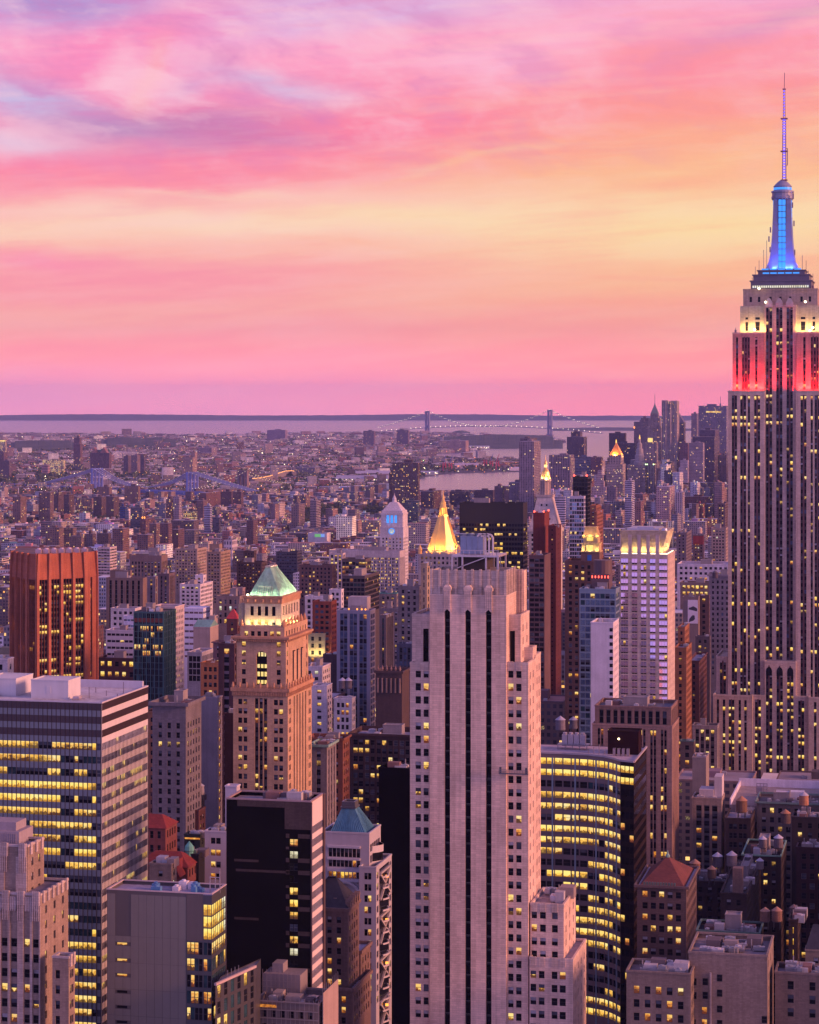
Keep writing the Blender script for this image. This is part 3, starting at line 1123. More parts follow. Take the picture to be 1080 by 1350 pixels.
 for px_ in (640,645,650):
  xx=X(px_,ym+2)
  pts=[(xx,ym+2,zD),(xx,ym+2,zt_-.3),(xx-.5,ym+2,zt_+.5),(xx-1.6,ym+2,zt_+.7),(xx-2.2,ym+2,zt_)]
  for a,b in zip(pts,pts[1:]):
   B.bar(a,b,.22)
 part('pipe',B,M['paint'],root,(.62,.55,.55))
 B=MB()
 for px_,top in ((575,742),(582,745),(662,744),(655,728),(660,733)):
  xx=X(px_,ym)
  B.bar((xx,ym,zK-1),(xx,ym,Zf(top,px_,ym)),.09)
 part('mast',B,M['metal'],root,(.3,.27,.28))
 note(540,773,620,752,1350,(x0,X(756,yw),y0,y1+6))
 # window-cleaning platform hanging on the right wing
 a,b=X(658,y0-1.2),X(696.5,y0-1.2)
 z=Zf(1021,680,y0-1.2)
 t=thing('cleaning_platform', 'narrow window cleaning platform hanging across the limestone tower', 'platform',((a+b)/2,y0-1.2,z))
 B=MB()
 B.box(a,b,y0-1.7,y0-.7,z,z+.25,bottom=True)
 part('deck',B,M['metal'],t,(.16,.14,.16))
 B=MB()
 for k in range(12):
  xx=a+(b-a)*k/11
  B.bar((xx,y0-1.65,z+.25),(xx,y0-1.65,z+1.15),.04)
 B.bar((a,y0-1.65,z+1.15),(b,y0-1.65,z+1.15),.05)
 B.bar((a,y0-1.65,z+.7),(b,y0-1.65,z+.7),.04)
 part('railing',B,M['metal'],t,(.22,.19,.2))
 for xx in (a+.4,b-.5):
  B=MB()
  B.box(xx-.25,xx+.25,y0-1.6,y0-.9,z+.26,z+1.8)
  part('hoist',B,M['metal'],t,(.1,.09,.1))
limestone_tower()
# ------------------------------------------------------------------ wide office slab on the left
def office_slab():
 x0,x1,y0,y1=plan(-26,134.3,600,S=195)
 z1=zat(927.5,x1,y0)
 root=thing('office_slab', 'wide office slab with lit ribbon windows, a white rooftop and a pink striped flank, far left',
    'office building',((x0+x1)/2,(y0+y1)/2,0))
 note(-26,196,600,905,1180,(x0,x1,y0,y1))
 fl,wh=3.41,1.8
 zb=zat(1365,x1,y0)
 rows=storeys(z1,zb,fl,wh,.05)
 rows=sorted(rows)
 n=len(rows)
 rng=random.Random(4)
 wins=[]
 W=x1-x0
 nc=27
 lit_by_row=[]
 for r in range(n):
  top=n-1-r
  if top<3:
   lit_by_row.append(['black']*nc)
  else:
   p=.76 if top<13 else (.18 if top<17 else .6)
   k=runs(rng,nc,p,['office', 'office', 'lit', 'bright'],['grey', 'teal', 'grey', 'pale', 'teal'],4)
   k[-1] = 'pale'
   if top<13 and r % 3:
    k[18:21]=['teal', 'dark', 'grey']
   lit_by_row.append(k)
 B=MB()
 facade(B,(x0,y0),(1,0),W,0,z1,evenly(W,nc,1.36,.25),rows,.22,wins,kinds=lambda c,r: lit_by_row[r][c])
 facade(B,(x1,y1),(-1,0),W,0,z1,[],[])
 facade(B,(x0,y1),(0,-1),y1-y0,0,z1,[],[])
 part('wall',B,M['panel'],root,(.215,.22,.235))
 B=MB()
 W2=y1-y0
 side=[]
 for r in range(n):
  top=n-1-r
  side.append(['black']*34 if top<3 else runs(rng,34,.16,['office', 'lit'],['dark', 'grey', 'grey', 'pale'],2))
 wins2=[]
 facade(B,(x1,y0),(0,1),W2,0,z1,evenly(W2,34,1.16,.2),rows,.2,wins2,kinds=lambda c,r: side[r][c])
 part('wall',B,M['panel'],root,(.56,.50,.50),label='flank with bands coloured pale pink as if sunlit')  # paler than the front, evening sun put into the colour
 # the three louvred top storeys
 G=MB()
 for a,b in rows[-3:]:
  G.box(x0+.2,x1-.1,y0-.06,y0-.01,a,b,bottom=True)
  G.box(x1+.01,x1+.06,y0+.1,y1-.1,a,b,bottom=True)
  for k in range(70):
   yy=y0+.2+(W2-.4)*k/69
   G.box(x1+.062,x1+.16,yy-.04,yy+.04,a,b)
 part('louvre_band',G,M['panel'],root,(.065,.038,.042))
 G=MB()
 for k in range(nc+1):
  xx=x0+.25+(W-.5)*k/nc
  G.box(xx-.06,xx+.06,y0-.2,y0-.063,zb-2,z1)
 for k in range(35):
  yy=y0+.2+(W2-.4)*k/34
  G.box(x1+.165,x1+.26,yy-.05,yy+.05,zb-2,z1-12)
 part('mullion_grid',G,M['metal'],root,(.05,.04,.05))
 windows(root,wins+wins2,dict(dark=1),3,frame=False)
 R=MB()
 R.quad((x0,y0,z1-.4),(x1,y0,z1-.4),(x1,y1,z1-.4),(x0,y1,z1-.4))
 part('roof',R,M['roofing'],root,(.44,.41,.44))
 C=MB()
 ring(C,x0,x1,y0,y1,z1,z1+.35,.1,.4)
 part('coping',C,M['panel'],root,(.5,.45,.5))
 C=MB()
 C.box(x0+1,x1-1,y1-1.6,y1-.6,z1-.4,z1+1.6)
 part('parapet',C,M['panel'],root,(.5,.48,.56))
 for a,b,top,yy,d in ((41,90,898.5,y0+9,9),(-20,21,896,y0+12,12)):
  C=MB()
  l,r=X(a,yy),X(b,yy)
  z=Zf(top,b,yy)
  C.box(l,r,yy,yy+d,z1-.4,z)
  ring(C,l,r,yy,yy+d,z,z+.3,.08,.3)
  if a>0:
   C.box(l+(r-l)*.42,l+(r-l)*.53,yy-.08,yy-.004,z-3.2,z-1.4,bottom=True)
  part('plant_house',C,M['panel'],root,(.54,.51,.53))
 C=MB()
 for k in range(7):
  xx=X(95,y0+20)+k*2.6
  C.bar((xx,y0+12+(k % 3)*6,z1-.4),(xx,y0+12+(k % 3)*6,z1+(2.6 if k % 2 else 1)),.08)
 C.bar((X(98,y0+8),y0+6,z1),(X(98,y0+8)+3,y0+8,z1),.12)
 part('vent_pipe',C,M['metal'],root,(.25,.22,.25))
 C=MB()
 C.box(X(96,y0+8),X(104,y0+8),y0+8,y0+10,z1-.4,z1+.5)
 part('rooftop_unit',C,M['metal'],root,(.6,.5,.5))
office_slab()
# ------------------------------------------------------------------ art deco top at the lower left corner
def setback_tower():
 st,pale=(.27,.195,.16),(.46,.37,.35)
 x0,x1,y0,y1=plan(-34,53,556,S=90)
 root=thing('setback_tower', 'brown stone setback tower with pale fluted parapets, cut off by the lower left corner', 'skyscraper',
    ((x0+x1)/2,y0+10,0))
 wins=[]
 zb=zat(1365,x1,y0)
 def t_(L,R,top,y,S,cols,first,flutes,side_n=2,slots=(),h=2.0,rows_to=None,piers=()):
  B,C=MB(),MB()
  l,r=X(L,y),X(R,y)
  z=Zf(top,R,y)
  yb=r/tt(S)
  rows=storeys(Zf(first,R,y),rows_to or zb,3.6,h,0) if first else []
  facade(B,(l,y),(1,0),r-l,0,z,[(X(a,y)-l,X(b,y)-l) for a,b in cols],rows,.35,wins)
  facade(B,(r,y),(0,1),yb-y,0,z,evenly(yb-y,side_n,1.3,.8),storeys(z-2,zb,3.6,1.9,1.0),.35,wins)
  facade(B,(r,yb),(-1,0),r-l,0,z,[],[])
  facade(B,(l,yb),(0,-1),yb-y,0,z,[],[])
  part('wall',B,M['brick'],root,st)
  for px_,hw in piers:
   PB=MB()
   PB.box(X(px_,y)-hw,X(px_,y)+hw,y-.35,y-.003,zb,z-2.4,bottom=True)
   part('pilaster',PB,M['stone'],root,(.40,.31,.28))
  ring(C,l,r,y,yb,z-.02,z+.5,.1,.7)
  for px_ in flutes:
   xx=X(px_,y)
   C.box(xx-.95,xx+.95,y-.5,y-.003,z-2.3,z+.9,bottom=True)
   for k in range(4):
    C.box(xx-.8+k*.45,xx-.6+k*.45,y-.62,y-.503,z-6,z+1.1,bottom=True)
  n=max(2,int((yb-y)/3))
  for k in range(n):
   yy=y+(yb-y)*(k+.5)/n
   C.box(r+.003,r+.4,yy-.55,yy+.55,z-2,z+.9,bottom=True)
  part('coping',C,M['stone'],root,pale)
  R_=MB()
  R_.quad((l,y,z-.4),(r,y,z-.4),(r,yb,z-.4),(l,yb,z-.4))
  part('roof',R_,M['roofing'],root,(.2,.17,.2))
  return l,r,y,yb,z
 t_(69,90.5,1264,y0-1.5,98.7,((73,79),),1280,(),2)
 t_(-34,53.5,1181,y0,90,((2,10),(14.5,22.5),(32,39.5),(43.5,51.5)),1239,(8,28,48),3,piers=((-1,.5),(12.2,.3),(27.3,.75),(41.5,.3),(52.6,.16)))
 t_(-34,36.5,1117,y0+5,58,((11.5,20),),1153,(6,30),2,h=7.5,rows_to=Zf(1182,36,y0+5),piers=((3,.6),(26,.9),(33,.5)))
 B=MB()
 for a,b in ((0,22),(33,52)):
  l,r=X(a,y0),X(b,y0)
  B.box(l,r,y0-.3,y0-.004,Zf(1199,30,y0),Zf(1183,30,y0),bottom=True)
  for k in range(8):
   xx=l+(r-l)*(k+.5)/8
   B.box(xx-.13,xx+.13,y0-.48,y0-.303,Zf(1201,30,y0),Zf(1182,30,y0),bottom=True)
 part('ornament',B,M['stone'],root,pale)
 B=MB()
 yy=y0+9
 B.box(X(-30,yy),X(25,yy),yy,yy+9,Zf(1120,20,yy),Zf(1097,20,yy))
 B.box(X(-28,yy),X(18,yy),yy+1.5,yy+8,Zf(1097,20,yy) ,Zf(1086,20,yy))
 for k in range(9):
  xx=X(-2,yy)+k*.55
  B.box(xx,xx+.15,yy-.15,yy-.004,Zf(1112,20,yy),Zf(1099,20,yy),bottom=True)
 part('plant_house',B,M['plain'],root,(.30,.25,.28))
 windows(root,wins,dict(dark=50,blind=12,grey=14,lit=8,half=8,warm=6),21)
 note(-34,99,556,1086,1350,(x0,x1,y0,y1))
setback_tower()
# ------------------------------------------------------------------ blank grey block with a glowing glass corner
def glass_corner_block():
 x0,x1,y0,y1=plan(141,279.5,570,S=298)
 z1=zat(1179.5,x1,y0)
 root=thing('glass_corner_block', 'blank grey panelled block with a glowing yellow glass corner near the bottom edge', 'office building',
    ((x0+x1)/2,(y0+y1)/2,0))
 note(141,337,570,1168,1350,(x0,x1,y0,y1))
 zb=zat(1365,x1,y0)
 xs,xg=X(246,y0),X(268,y0)
 B=MB()
 wins=[]
 rows=[(Zf(y_+1.8,200,y0),Zf(y_-1.8,200,y0)) for y_ in (1246.6,1268,1288,1310,1330,1350)]
 facade(B,(x0,y0),(1,0),xg-x0,0,z1,[(X(153.5,y0)-x0,X(168,y0)-x0)],rows,.3,wins,kinds=lambda c,r: 'warm' if r in (3,4,5) else 'dark')
 facade(B,(x1,y1),(-1,0),x1-x0,0,z1,[],[])
 facade(B,(x0,y1),(0,-1),y1-y0,0,z1,[],[])
 part('wall',B,M['panel'],root,(.09,.08,.08))
 # cladding panels with open joints
 P=MB()
 px_edges=list(np.linspace(141.4,245.5,11))
 py_edges=[1180.5,1236,1271,1306,1341,1376]
 for a,b in zip(px_edges,px_edges[1:]):
  for c,d in zip(py_edges,py_edges[1:]):
   l,r=X(a,y0)+.03,X(b,y0)-.03
   zlo,zhi=Zf(d,200,y0)+.03,Zf(c,200,y0)-.03
   if c<1200 and 148<(a+b)/2<172:
    continue
   if 152<b and a<169 and c>1230:
    zz=zhi
    for q0,q1 in sorted(rows,reverse=True):
     if zlo<q0<zhi:
      P.box(l,r,y0-.07,y0-.004,q1+.15,zz,bottom=True)
      zz=q0-.15
    if zz>zlo+.1:
     P.box(l,r,y0-.07,y0-.004,zlo,zz,bottom=True)
    continue
   P.box(l,r,y0-.07,y0-.004,zlo,zhi,bottom=True)
 part('cladding',P,M['panel'],root,(.165,.155,.14))
 # brown-grey panel, then glass storeys under it
 G,GW=MB(),[]
 zt=Zf(1241,270,y0)
 G2=MB()
 G2.box(xs,xg,y0-.1,y0-.004,zt,z1-.3,bottom=True)
 part('side_panel',G2,M['panel'],root,(.11,.09,.085))
 rng=random.Random(8)
 fl=3.98
 low=storeys(zt,zb,fl,3.1,.3)
 hi=[(zt+.4+k*2.9,zt+.4+k*2.9+2.7) for k in range(4)]
 G=MB()
 facade(G,(xs,y0-.12),(1,0),xg-xs,0,zt,evenly(xg-xs,4,1.3,.1),low,.1,GW,
  kinds=lambda c,r: rng.choice(['warm', 'lit', 'teal', 'dark', 'dark', 'teal']))
 facade(G,(xg,y0-.12),(1,0),x1-xg,0,z1-.2,evenly(x1-xg,2,1.15,.08),low+hi,.1,GW,
  kinds=lambda c,r: 'bright' if r>=len(low) else rng.choice(['warm', 'teal', 'dark']))
 W2=y1-y0
 facade(G,(x1,y0-.12),(0,1),W2,0,z1-.2,evenly(W2,7,3.2,.1),low+hi,.1,GW,
  kinds=lambda c,r: ('bright' if c<5 or rng.random()<.7 else 'day') if r>=len(low) else ('lit' if r==len(low)-1 else rng.choice(['teal', 'dark', 'office', 'teal'])))
 part('glazing_frame',G,M['metal'],root,(.10,.10,.11))
 windows(root,wins+GW,dict(dark=1),5)
 R=MB()
 R.quad((x0,y0,z1-.9),(x1,y0,z1-.9),(x1,y1,z1-.9),(x0,y1,z1-.9))
 part('roof',R,M['roofing'],root,(.25,.23,.32))
 C=MB()
 ring(C,x0,x1,y0,y1,z1,z1+.25,.12,.5)
 part('coping',C,M['panel'],root,(.48,.37,.36))
 rng=random.Random(3)
 for k in range(9):
  C=MB()
  xx,yy=x0+(x1-x0)*rng.uniform(.2,.85),y0+(y1-y0)*rng.uniform(.15,.8)
  a,b,h=rng.uniform(1,2.6),rng.uniform(1,2.2),rng.uniform(.8,2.0)
  C.box(xx,xx+a,yy,yy+b,z1-.9,z1-.9+h)
  C.cyl(xx+a/2,yy+b/2,.5,.5,z1-.9+h,z1-.5+h,10)
  part('rooftop_unit',C,M['paint'],root,rng.choice([(.06,.16,.34),(.6,.55,.6),(.5,.5,.55),(.08,.2,.38)]))
 C=MB()
 for px_,h in ((277,3.2),(284,3.0),(290,5.0)):
  xx=X(px_,y0+6)
  C.bar((xx,y0+6,z1-.9),(xx,y0+6,z1+h),.1)
 C.bar((X(277,y0+6),y0+6,z1+2.9),(X(290,y0+6),y0+6,z1+2.9),.09)
 part('gantry',C,M['metal'],root,(.5,.42,.42))
 # lower glass wing running back to the right
 t=root
 a,b=gxy(284,562),gxy(337,580)
 za=zat(1298,*a)
 c=(b[0]-1,b[1]+8)
 d=(a[0]-1,a[1]+8)
 B,w3=MB(),[]
 L_=sqrt((b[0]-a[0]) ** 2+(b[1]-a[1]) ** 2)
 u=((b[0]-a[0])/L_,(b[1]-a[1])/L_)
 facade(B,a,u,L_,0,za,evenly(L_,6,1.65,.1),storeys(za,za-40,3.9,3.2,.5),.1,w3,
  kinds=lambda c_,r: rng.choice(['teal', 'dark', 'dark', 'office', 'teal', 'lit']))
 B.chain([b,c,d,a],0,za)
 part('glazing_frame',B,M['metal'],root,(.11,.10,.11))
 windows(t,w3,dict(dark=1),6,name='wing_window')
 R=MB()
 R.poly([(*a,za-.3),(*b,za-.3),(*c,za-.3),(*d,za-.3)])
 part('roof',R,M['roofing'],root,(.2,.17,.2))
 for k in range(3):
  C=MB()
  C.bar((a[0]+u[0]*L_*k/3,a[1]+u[1]*L_*k/3,za),(a[0]+u[0]*L_*(k+1)/3,a[1]+u[1]*L_*(k+1)/3,za),.3)
  part('coping',C,M['panel'],root,(.45,.33,.32))
 e=MB()
 for k in range(4):
  xx,yy=a[0]+u[0]*(3+k*1.8),a[1]+u[1]*(3+k*1.8)+5
  e.bar((xx,yy,za-.3),(xx,yy,za+1.6),.06)
 part('railing',e,M['metal'],root,(.4,.35,.35))
glass_corner_block()
# ------------------------------------------------------------------ black slab with a candy-striped flank
def black_slab():
 x0,x1,y0,y1=plan(298.5,410,603,S=426.3)
 z1=zat(1058,x1,y0)
 root=thing('black_slab', 'black slab tower with one column of windows and a pink striped flank', 'office building',
    ((x0+x1)/2,(y0+y1)/2,0))
 note(298,427,603,1046,1290,(x0,x1,y0,y1))
 zb=zat(1330,x1,y0)
 W=x1-x0
 B,wins=MB(),[]
 fl=3.13
 rows=storeys(Zf(1107,400,y0),zb,fl,1.9,0)
 rng=random.Random(12)
 seq=['warm', 'day', 'dark', 'black', 'office', 'bright', 'lit', 'pale', 'lit', 'day', 'dark', 'dark', 'dark', 'dark', 'dark']
 n=len(rows)
 facade(B,(x0,y0),(1,0),W,0,z1,[(X(382,y0)-x0,X(387,y0)-x0),(X(387.3,y0)-x0,X(392.6,y0)-x0)],rows,.3,wins,
  kinds=lambda c,r: seq[min(n-1-r,14)])
 facade(B,(x1,y1),(-1,0),W,0,z1,[],[])
 facade(B,(x0,y1),(0,-1),y1-y0,0,z1,[],[])
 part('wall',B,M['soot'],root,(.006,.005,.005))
 P=MB()
 P.box(X(375.5,y0),x1-.05,y0-.12,y0-.004,Zf(1094,400,y0),z1-.1,bottom=True)
 P.box(x0+3,X(375.2,y0),y0-.12,y0-.004,Zf(1066,400,y0),z1-.1,bottom=True)
 for y_ in (1151,1215,1138,1119,1170):
  l,r=(309,341) if y_ in (1138,1215) else ((311,381) if y_==1151 else (377,381))
  P.box(X(l,y0),X(r,y0),y0-.06,y0-.004,Zf(y_+1.6,400,y0),Zf(y_-1.6,400,y0),bottom=True)
 for k in range(12):
  if k % 3 != 1:
   zz=Zf(1100+16.05*k,400,y0)
   P.box(X(377,y0),X(381.6,y0),y0-.06,y0-.004,zz-1.1,zz,bottom=True)
   P.box(X(393,y0),x1-.3,y0-.06,y0-.004,zz-1.1,zz,bottom=True)
 part('band',P,M['brick'],root,(.06,.04,.038))
 # flank
 B=MB()
 W2=y1-y0
 rows2=storeys(Zf(1091,411,y0),zb,3.39,1.95,0)
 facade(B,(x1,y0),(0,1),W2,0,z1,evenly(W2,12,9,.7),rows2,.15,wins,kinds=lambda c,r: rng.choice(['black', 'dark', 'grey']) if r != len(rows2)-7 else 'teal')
 part('wall',B,M['panel'],root,(.66,.54,.52),label='flank with bands coloured pale pink as if sunlit')
 windows(root,wins,dict(dark=1),9)
 B=MB()
 B.box(x1+.01,x1+.5,y1-.8,y1+.3,zb,z1+.4)
 B.box(x1+.01,x1+.3,y0-.1,y0+.3,zb,z1)
 part('edge_trim',B,M['panel'],root,(.10,.06,.06))
 R=MB()
 R.quad((x0,y0,z1-1),(x1,y0,z1-1),(x1,y1,z1-1),(x0,y1,z1-1))
 part('roof',R,M['roofing'],root,(.28,.24,.27))
 C=MB()
 ring(C,x0,x1,y0,y1,z1,z1+.4,.12,.6)
 part('coping',C,M['panel'],root,(.30,.20,.20))
 clutter(root,X(340,y0+4),x1-2,y0+3,y1-2,z1-1,5,6,big=False)
 C=MB()
 C.box(X(352,y0+6),X(404,y0+6),y0+6,y0+6.5,z1-1,z1+1.2)
 C.box(X(352,y0+6),X(352,y0+6)+.4,y0+6.6,y1-2,z1-1,z1+1.2)
 part('plant_screen',C,M['panel'],root,(.13,.09,.1))
black_slab()
# ------------------------------------------------------------------ gauze-wrapped building under repair
def scaffolded_block():
 x0,x1,y0,y1=plan(336,421,585,S=441)
 z1=zat(1326,x1,y0)
 root=thing('scaffolded_block', 'brown building under repair wrapped in scaffold netting with an untidy roof', 'building',((x0+x1)/2,(y0+y1)/2,0))
 note(336,441,585,1270,1350,(x0,x1,y0,y1))
 st=dict(col=(.20,.16,.16),mat='plain',kind='punch',fl=3.4,bay=2.6,ww=1.2,wh=1.8,zmin=z1-14,parapet=1.2,roofcol=(.2,.15,.16))
 wins=[]
 zr=tier(root,wins,x0,x1,y0,y1,0,z1,st)
 windows(root,wins,dict(dark=8,grey=2,warm=1),3)
 S_=MB()
 W=x1-x0
 for k in range(15):
  xx=x0+W*k/14
  S_.bar((xx,y0-.9,z1-16),(xx,y0-.9,z1+1.4),.05)
 for k in range(8):
  zz=z1-14+k*2.1
  S_.bar((x0,y0-.9,zz),(x1,y0-.9,zz),.05)
  S_.bar((x1+.9,y0,zz),(x1+.9,y1,zz),.05)
  S_.box(x0,x1,y0-1.2,y0-.4,zz-.12,zz-.06,bottom=True)
 for k in range(9):
  yy=y0+(y1-y0)*k/8
  S_.bar((x1+.9,yy,z1-16),(x1+.9,yy,z1+5),.05)
 part('scaffold',S_,M['metal'],root,(.34,.29,.29))
 N=MB()
 N.box(x1+1.0,x1+1.04,y0,y1,z1-16,z1+3.2,bottom=True)
 part('netting',N,M['plain'],root,(.35,.25,.23))
 ya=y0+9
 B=MB()
 l,r=X(347,ya),X(396,ya)
 zt=Zf(1285,380,ya)
 B.box(l,r,ya,ya+7,zr,zt)
 B.box(l+2,r-5,ya+1.5,ya+6,zt,Zf(1273,380,ya))
 for k in range(10):
  xx=l+(r-l)*k/9
  B.bar((xx,ya-.5,zr),(xx,ya-.5,zt+1.2),.05)
 for k in range(4):
  B.bar((l,ya-.5,zr+1.5*k),(r,ya-.5,zr+1.5*k),.05)
 part('bulkhead',B,M['plain'],root,(.22,.18,.19))
 clutter(root,x0+1,x1-1,y0+1,ya-1,zr,8,9,big=False)
 B=MB()
 for k in range(6):
  xx=x0+1+W*.8*random.Random(k).random()
  yy=y0+1+6*random.Random(k+50).random()
  B.box(xx,xx+1.8,yy,yy+.9,zr,zr+.5)
 part('debris',B,M['plain'],root,(.42,.15,.10))
 L_=MB()
 L_.box(x0+.6,X(366,y0),y0-.97,y0-.92,z1-.9,z1-.2,bottom=True)
 part('work_light',L_,M['lit_warm'],root)
scaffolded_block()
# ------------------------------------------------------------------ brick hotel under a slate hip roof
def hip_hotel():
 x0,x1,y0,y1=plan(398,458.5,652,S=473.5)
 z1=zat(1202,x1,y0)
 root=thing('brick_hotel', 'brown brick hotel with a steep slate hip roof and orange lit windows', 'hotel',((x0+x1)/2,(y0+y1)/2,0))
 note(398,489,652,1161,1350,(x0,x1,y0,y1))
 st=dict(col=(.17,.105,.095),kind='punch',fl=2.9,bay=2.9,ww=1.25,wh=1.75,zmin=zat(1360,x1,y0),parapet=.01,coping=.9,lip=.5,drop=1.6,
   mix=dict(dark=40,blind=8,warm=30,lit=14,grey=8))
 wins=[]
 tier(root,wins,x0,x1,y0,y1,0,z1,st,roof=False)
 B=MB()
 zr=Zf(1162,440,y0)
 xm=X(442,y0+6)
 B.prism([(x0,y0),(x1,y0),(x1,y1),(x0,y1)],z1+.9,zr,top=[(x0+6,y0+7),(xm,y0+7),(xm,y1-7),(x0+6,y1-7)])
 part('roof',B,M['roofing'],root,(.045,.04,.05))
 for k in range(5):
  D_=MB()
  yy=y0+1.5+(y1-y0-3)*k/4
  D_.box(x1-.9,x1+.5,yy-.6,yy+.6,z1+.9,z1+2.4)
  D_.prism([(x1-.9,yy-.7),(x1+.6,yy-.7),(x1+.6,yy+.7),(x1-.9,yy+.7)],z1+2.4,z1+3.4,top=[(x1-.9,yy-.05),(x1+.6,yy-.05),(x1+.6,yy+.05),(x1-.9,yy+.05)])
  part('dormer',D_,M['brick'],root,(.22,.14,.12))
 D_=MB()
 D_.box(X(440,y0+2),X(444,y0+2),y0+2,y0+3,z1+1.5,z1+3.2)
 part('chimney',D_,M['brick'],root,(.3,.2,.17))
 # lower parts behind and in front on the right
 xb=X(459.5,y0)
 tier(root,wins,x1-6,x1+.4,y1+.2,y1+12,0,Zf(1258,478,y1),st,roof=True)
 z2=Zf(1307,465,y0-3)
 yb2=X(465,y0-3)/tt(489)
 tier(root,wins,X(441,y0-3),X(465,y0-3),y0-3,yb2,0,z2,dict(st,zmin=z2-12,parapet=1.0))
 windows(root,wins,st['mix'],17)
hip_hotel()
# ------------------------------------------------------------------ pale tower with a green pyramid and X-braces
def braced_tower():
 col=(.42,.37,.41)
 x0,x1,y0,y1=plan(424,487,700,S=502)
 z1=zat(1100.5,x1,y0)
 root=thing('braced_tower', 'pale grey tower with a green pyramid roof and white X braces down its flank', 'skyscraper',
    ((x0+x1)/2,(y0+y1)/2,0))
 note(424,517,700,1055,1340,(x0,x1,y0,y1))
 wins=[]
 B=MB()
 l=X(433,y0)
 rows=[(Zf(1130.5,460,y0),Zf(1119,460,y0)),(Zf(1143.5,460,y0),Zf(1134.5,460,y0)),(Zf(1158.5,460,y0),Zf(1150,460,y0))]
 kin={0: ['warm', 'lit', 'warm', 'bright', 'lit', 'warm', 'warm', 'dark'],1: ['grey', 'dark', 'grey', 'grey', 'dark', 'grey', 'warm', 'grey'],2: ['grey', 'dark', 'grey', 'dark', 'grey', 'grey', 'dark', 'grey']}
 cw=(X(475,y0)-l)/8
 facade(B,(x0,y0),(1,0),x1-x0,0,z1,[(l-x0+cw*k+.06,l-x0+cw*(k+1)-.06) for k in range(8)],rows,.5,wins,
  kinds=lambda c,r: kin[r][c])
 rws=storeys(z1-3.2,z1-14,3.35,2.3,0)
 facade(B,(x1,y0),(0,1),y1-y0,0,z1,evenly(y1-y0,5,2.2,1),rws,.3,wins)
 facade(B,(x1,y1),(-1,0),x1-x0,0,z1,[],[])
 facade(B,(x0,y1),(0,-1),y1-y0,0,z1,[],[])
 part('wall',B,M['panel'],root,col)
 for ya,yb in ((1118,1115),(1133.7,1131.2),(1149,1144.5),(1162,1159)):
  G=MB()
  G.box(l-.2,X(475.3,y0),y0-.7,y0-.005,Zf(ya,460,y0),Zf(yb,460,y0),bottom=True)
  part('balcony_band',G,M['panel'],root,(.5,.45,.5))
 R=MB()
 yq=y0+1.5
 bl,br_=X(435.5,yq),X(482,yq)
 bk=br_/tt(494)
 zt=Zf(1064,460,(yq+bk)/2)
 tl,tr=X(453.5,(yq+bk)/2),X(470,(yq+bk)/2)
 my=(yq+bk)/2
 R.prism([(bl,yq),(br_,yq),(br_,bk),(bl,bk)],z1-.3,zt,top=[(tl,my-2.2),(tr,my-2.2),(tr,my+2.2),(tl,my+2.2)])
 n_=16
 for k in range(n_+1):
  f=k/n_
  R.bar((bl+(br_-bl)*f,yq-.02,z1-.2),(tl+(tr-tl)*f,my-2.22,zt),.07)
  R.bar((br_+.02,yq+(bk-yq)*f,z1-.2),(tr+.02,my-2.2+4.4*f,zt),.07)
 part('roof',R,M['copper'],root,(.07,.20,.30))
 R=MB()
 R.box(tl-.4,tr+.4,my-2.6,my+2.6,zt,zt+.5,bottom=True)
 ring(R,tl,tr,my-2.2,my+2.2,zt+.5,zt+2.0,.1,.5)
 part('roof_vent',R,M['metal'],root,(.14,.13,.15))
 # the fluted corner pier on the right, two braced strips between pilasters
 y2=y0-3.5
 a,b=X(473.5,y2),X(496,y2)
 yb2=b/tt(516.5)
 z2=Zf(1145,496,y2)
 B=MB()
 rows=storeys(Zf(1151,485,y2),zat(1330,b,y2),3.35,2.0,0)
 mid=(X(480.3,y2)-a,X(484.8,y2)-a),(X(485.1,y2)-a,X(489.6,y2)-a)
 facade(B,(a,y2),(1,0),b-a,0,z2,list(mid),rows,.35,wins)
 W2=yb2-y2
 facade(B,(b,y2),(0,1),W2,0,z2,[(.8,3.0),(W2-3.0,W2-.8)],rows,.35,wins)
 facade(B,(b,yb2),(-1,0),b-a,0,z2,[],[])
 facade(B,(a,yb2),(0,-1),W2,0,z2,[],[])
 part('wall',B,M['panel'],root,col)
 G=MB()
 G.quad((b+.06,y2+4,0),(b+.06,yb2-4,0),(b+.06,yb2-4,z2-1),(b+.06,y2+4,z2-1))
 part('recess',G,M['glass_dark'],root)  # flat dark sheet on the wall stands in for a shaded recess
 yA,yB=y2+4.0,yb2-4.0
 for zc in (Zf(1164,505,y2),Zf(1222,505,y2),Zf(1280,505,y2),Zf(1336,505,y2)):
  G=MB()
  for za,zb_ in ((zc-6,zc+1.5),(zc+1.5,zc-6)):
   G.bar((b+.35,yA,za),(b+.35,yB,zb_),.3)
  G.bar((b+.35,yA,zc+1.9),(b+.35,yB,zc+1.9),.3)
  part('cross_brace',G,M['paint'],root,(.36,.31,.32))
  L_=MB()
  L_.cyl(b+.9,(yA+yB)/2,.5,.5,zc-.4,zc+.2,8)
  part('lamp',L_,M['lamp_orange'],root)
 for k in range(15):
  zz=z2-4-k*3.35
  G=MB()
  n=6
  p0=None
  for i in range(n+1):
   f=i/n
   p=(b+.3+1.1*sin(pi*f),yA+(yB-yA)*(.25+.5*f),zz)
   if p0:
    G.bar(p0,p,.22)
   p0=p
  part('balcony',G,M['paint'],root,(.5,.44,.46))
 C=MB()
 ring(C,a,b,y2,yb2,z2,z2+.5,.1,.5)
 ring(C,x0,x1,y0,y1,z1-.02,z1+.5,.1,.5)
 part('coping',C,M['panel'],root,(.45,.4,.43))
 R=MB()
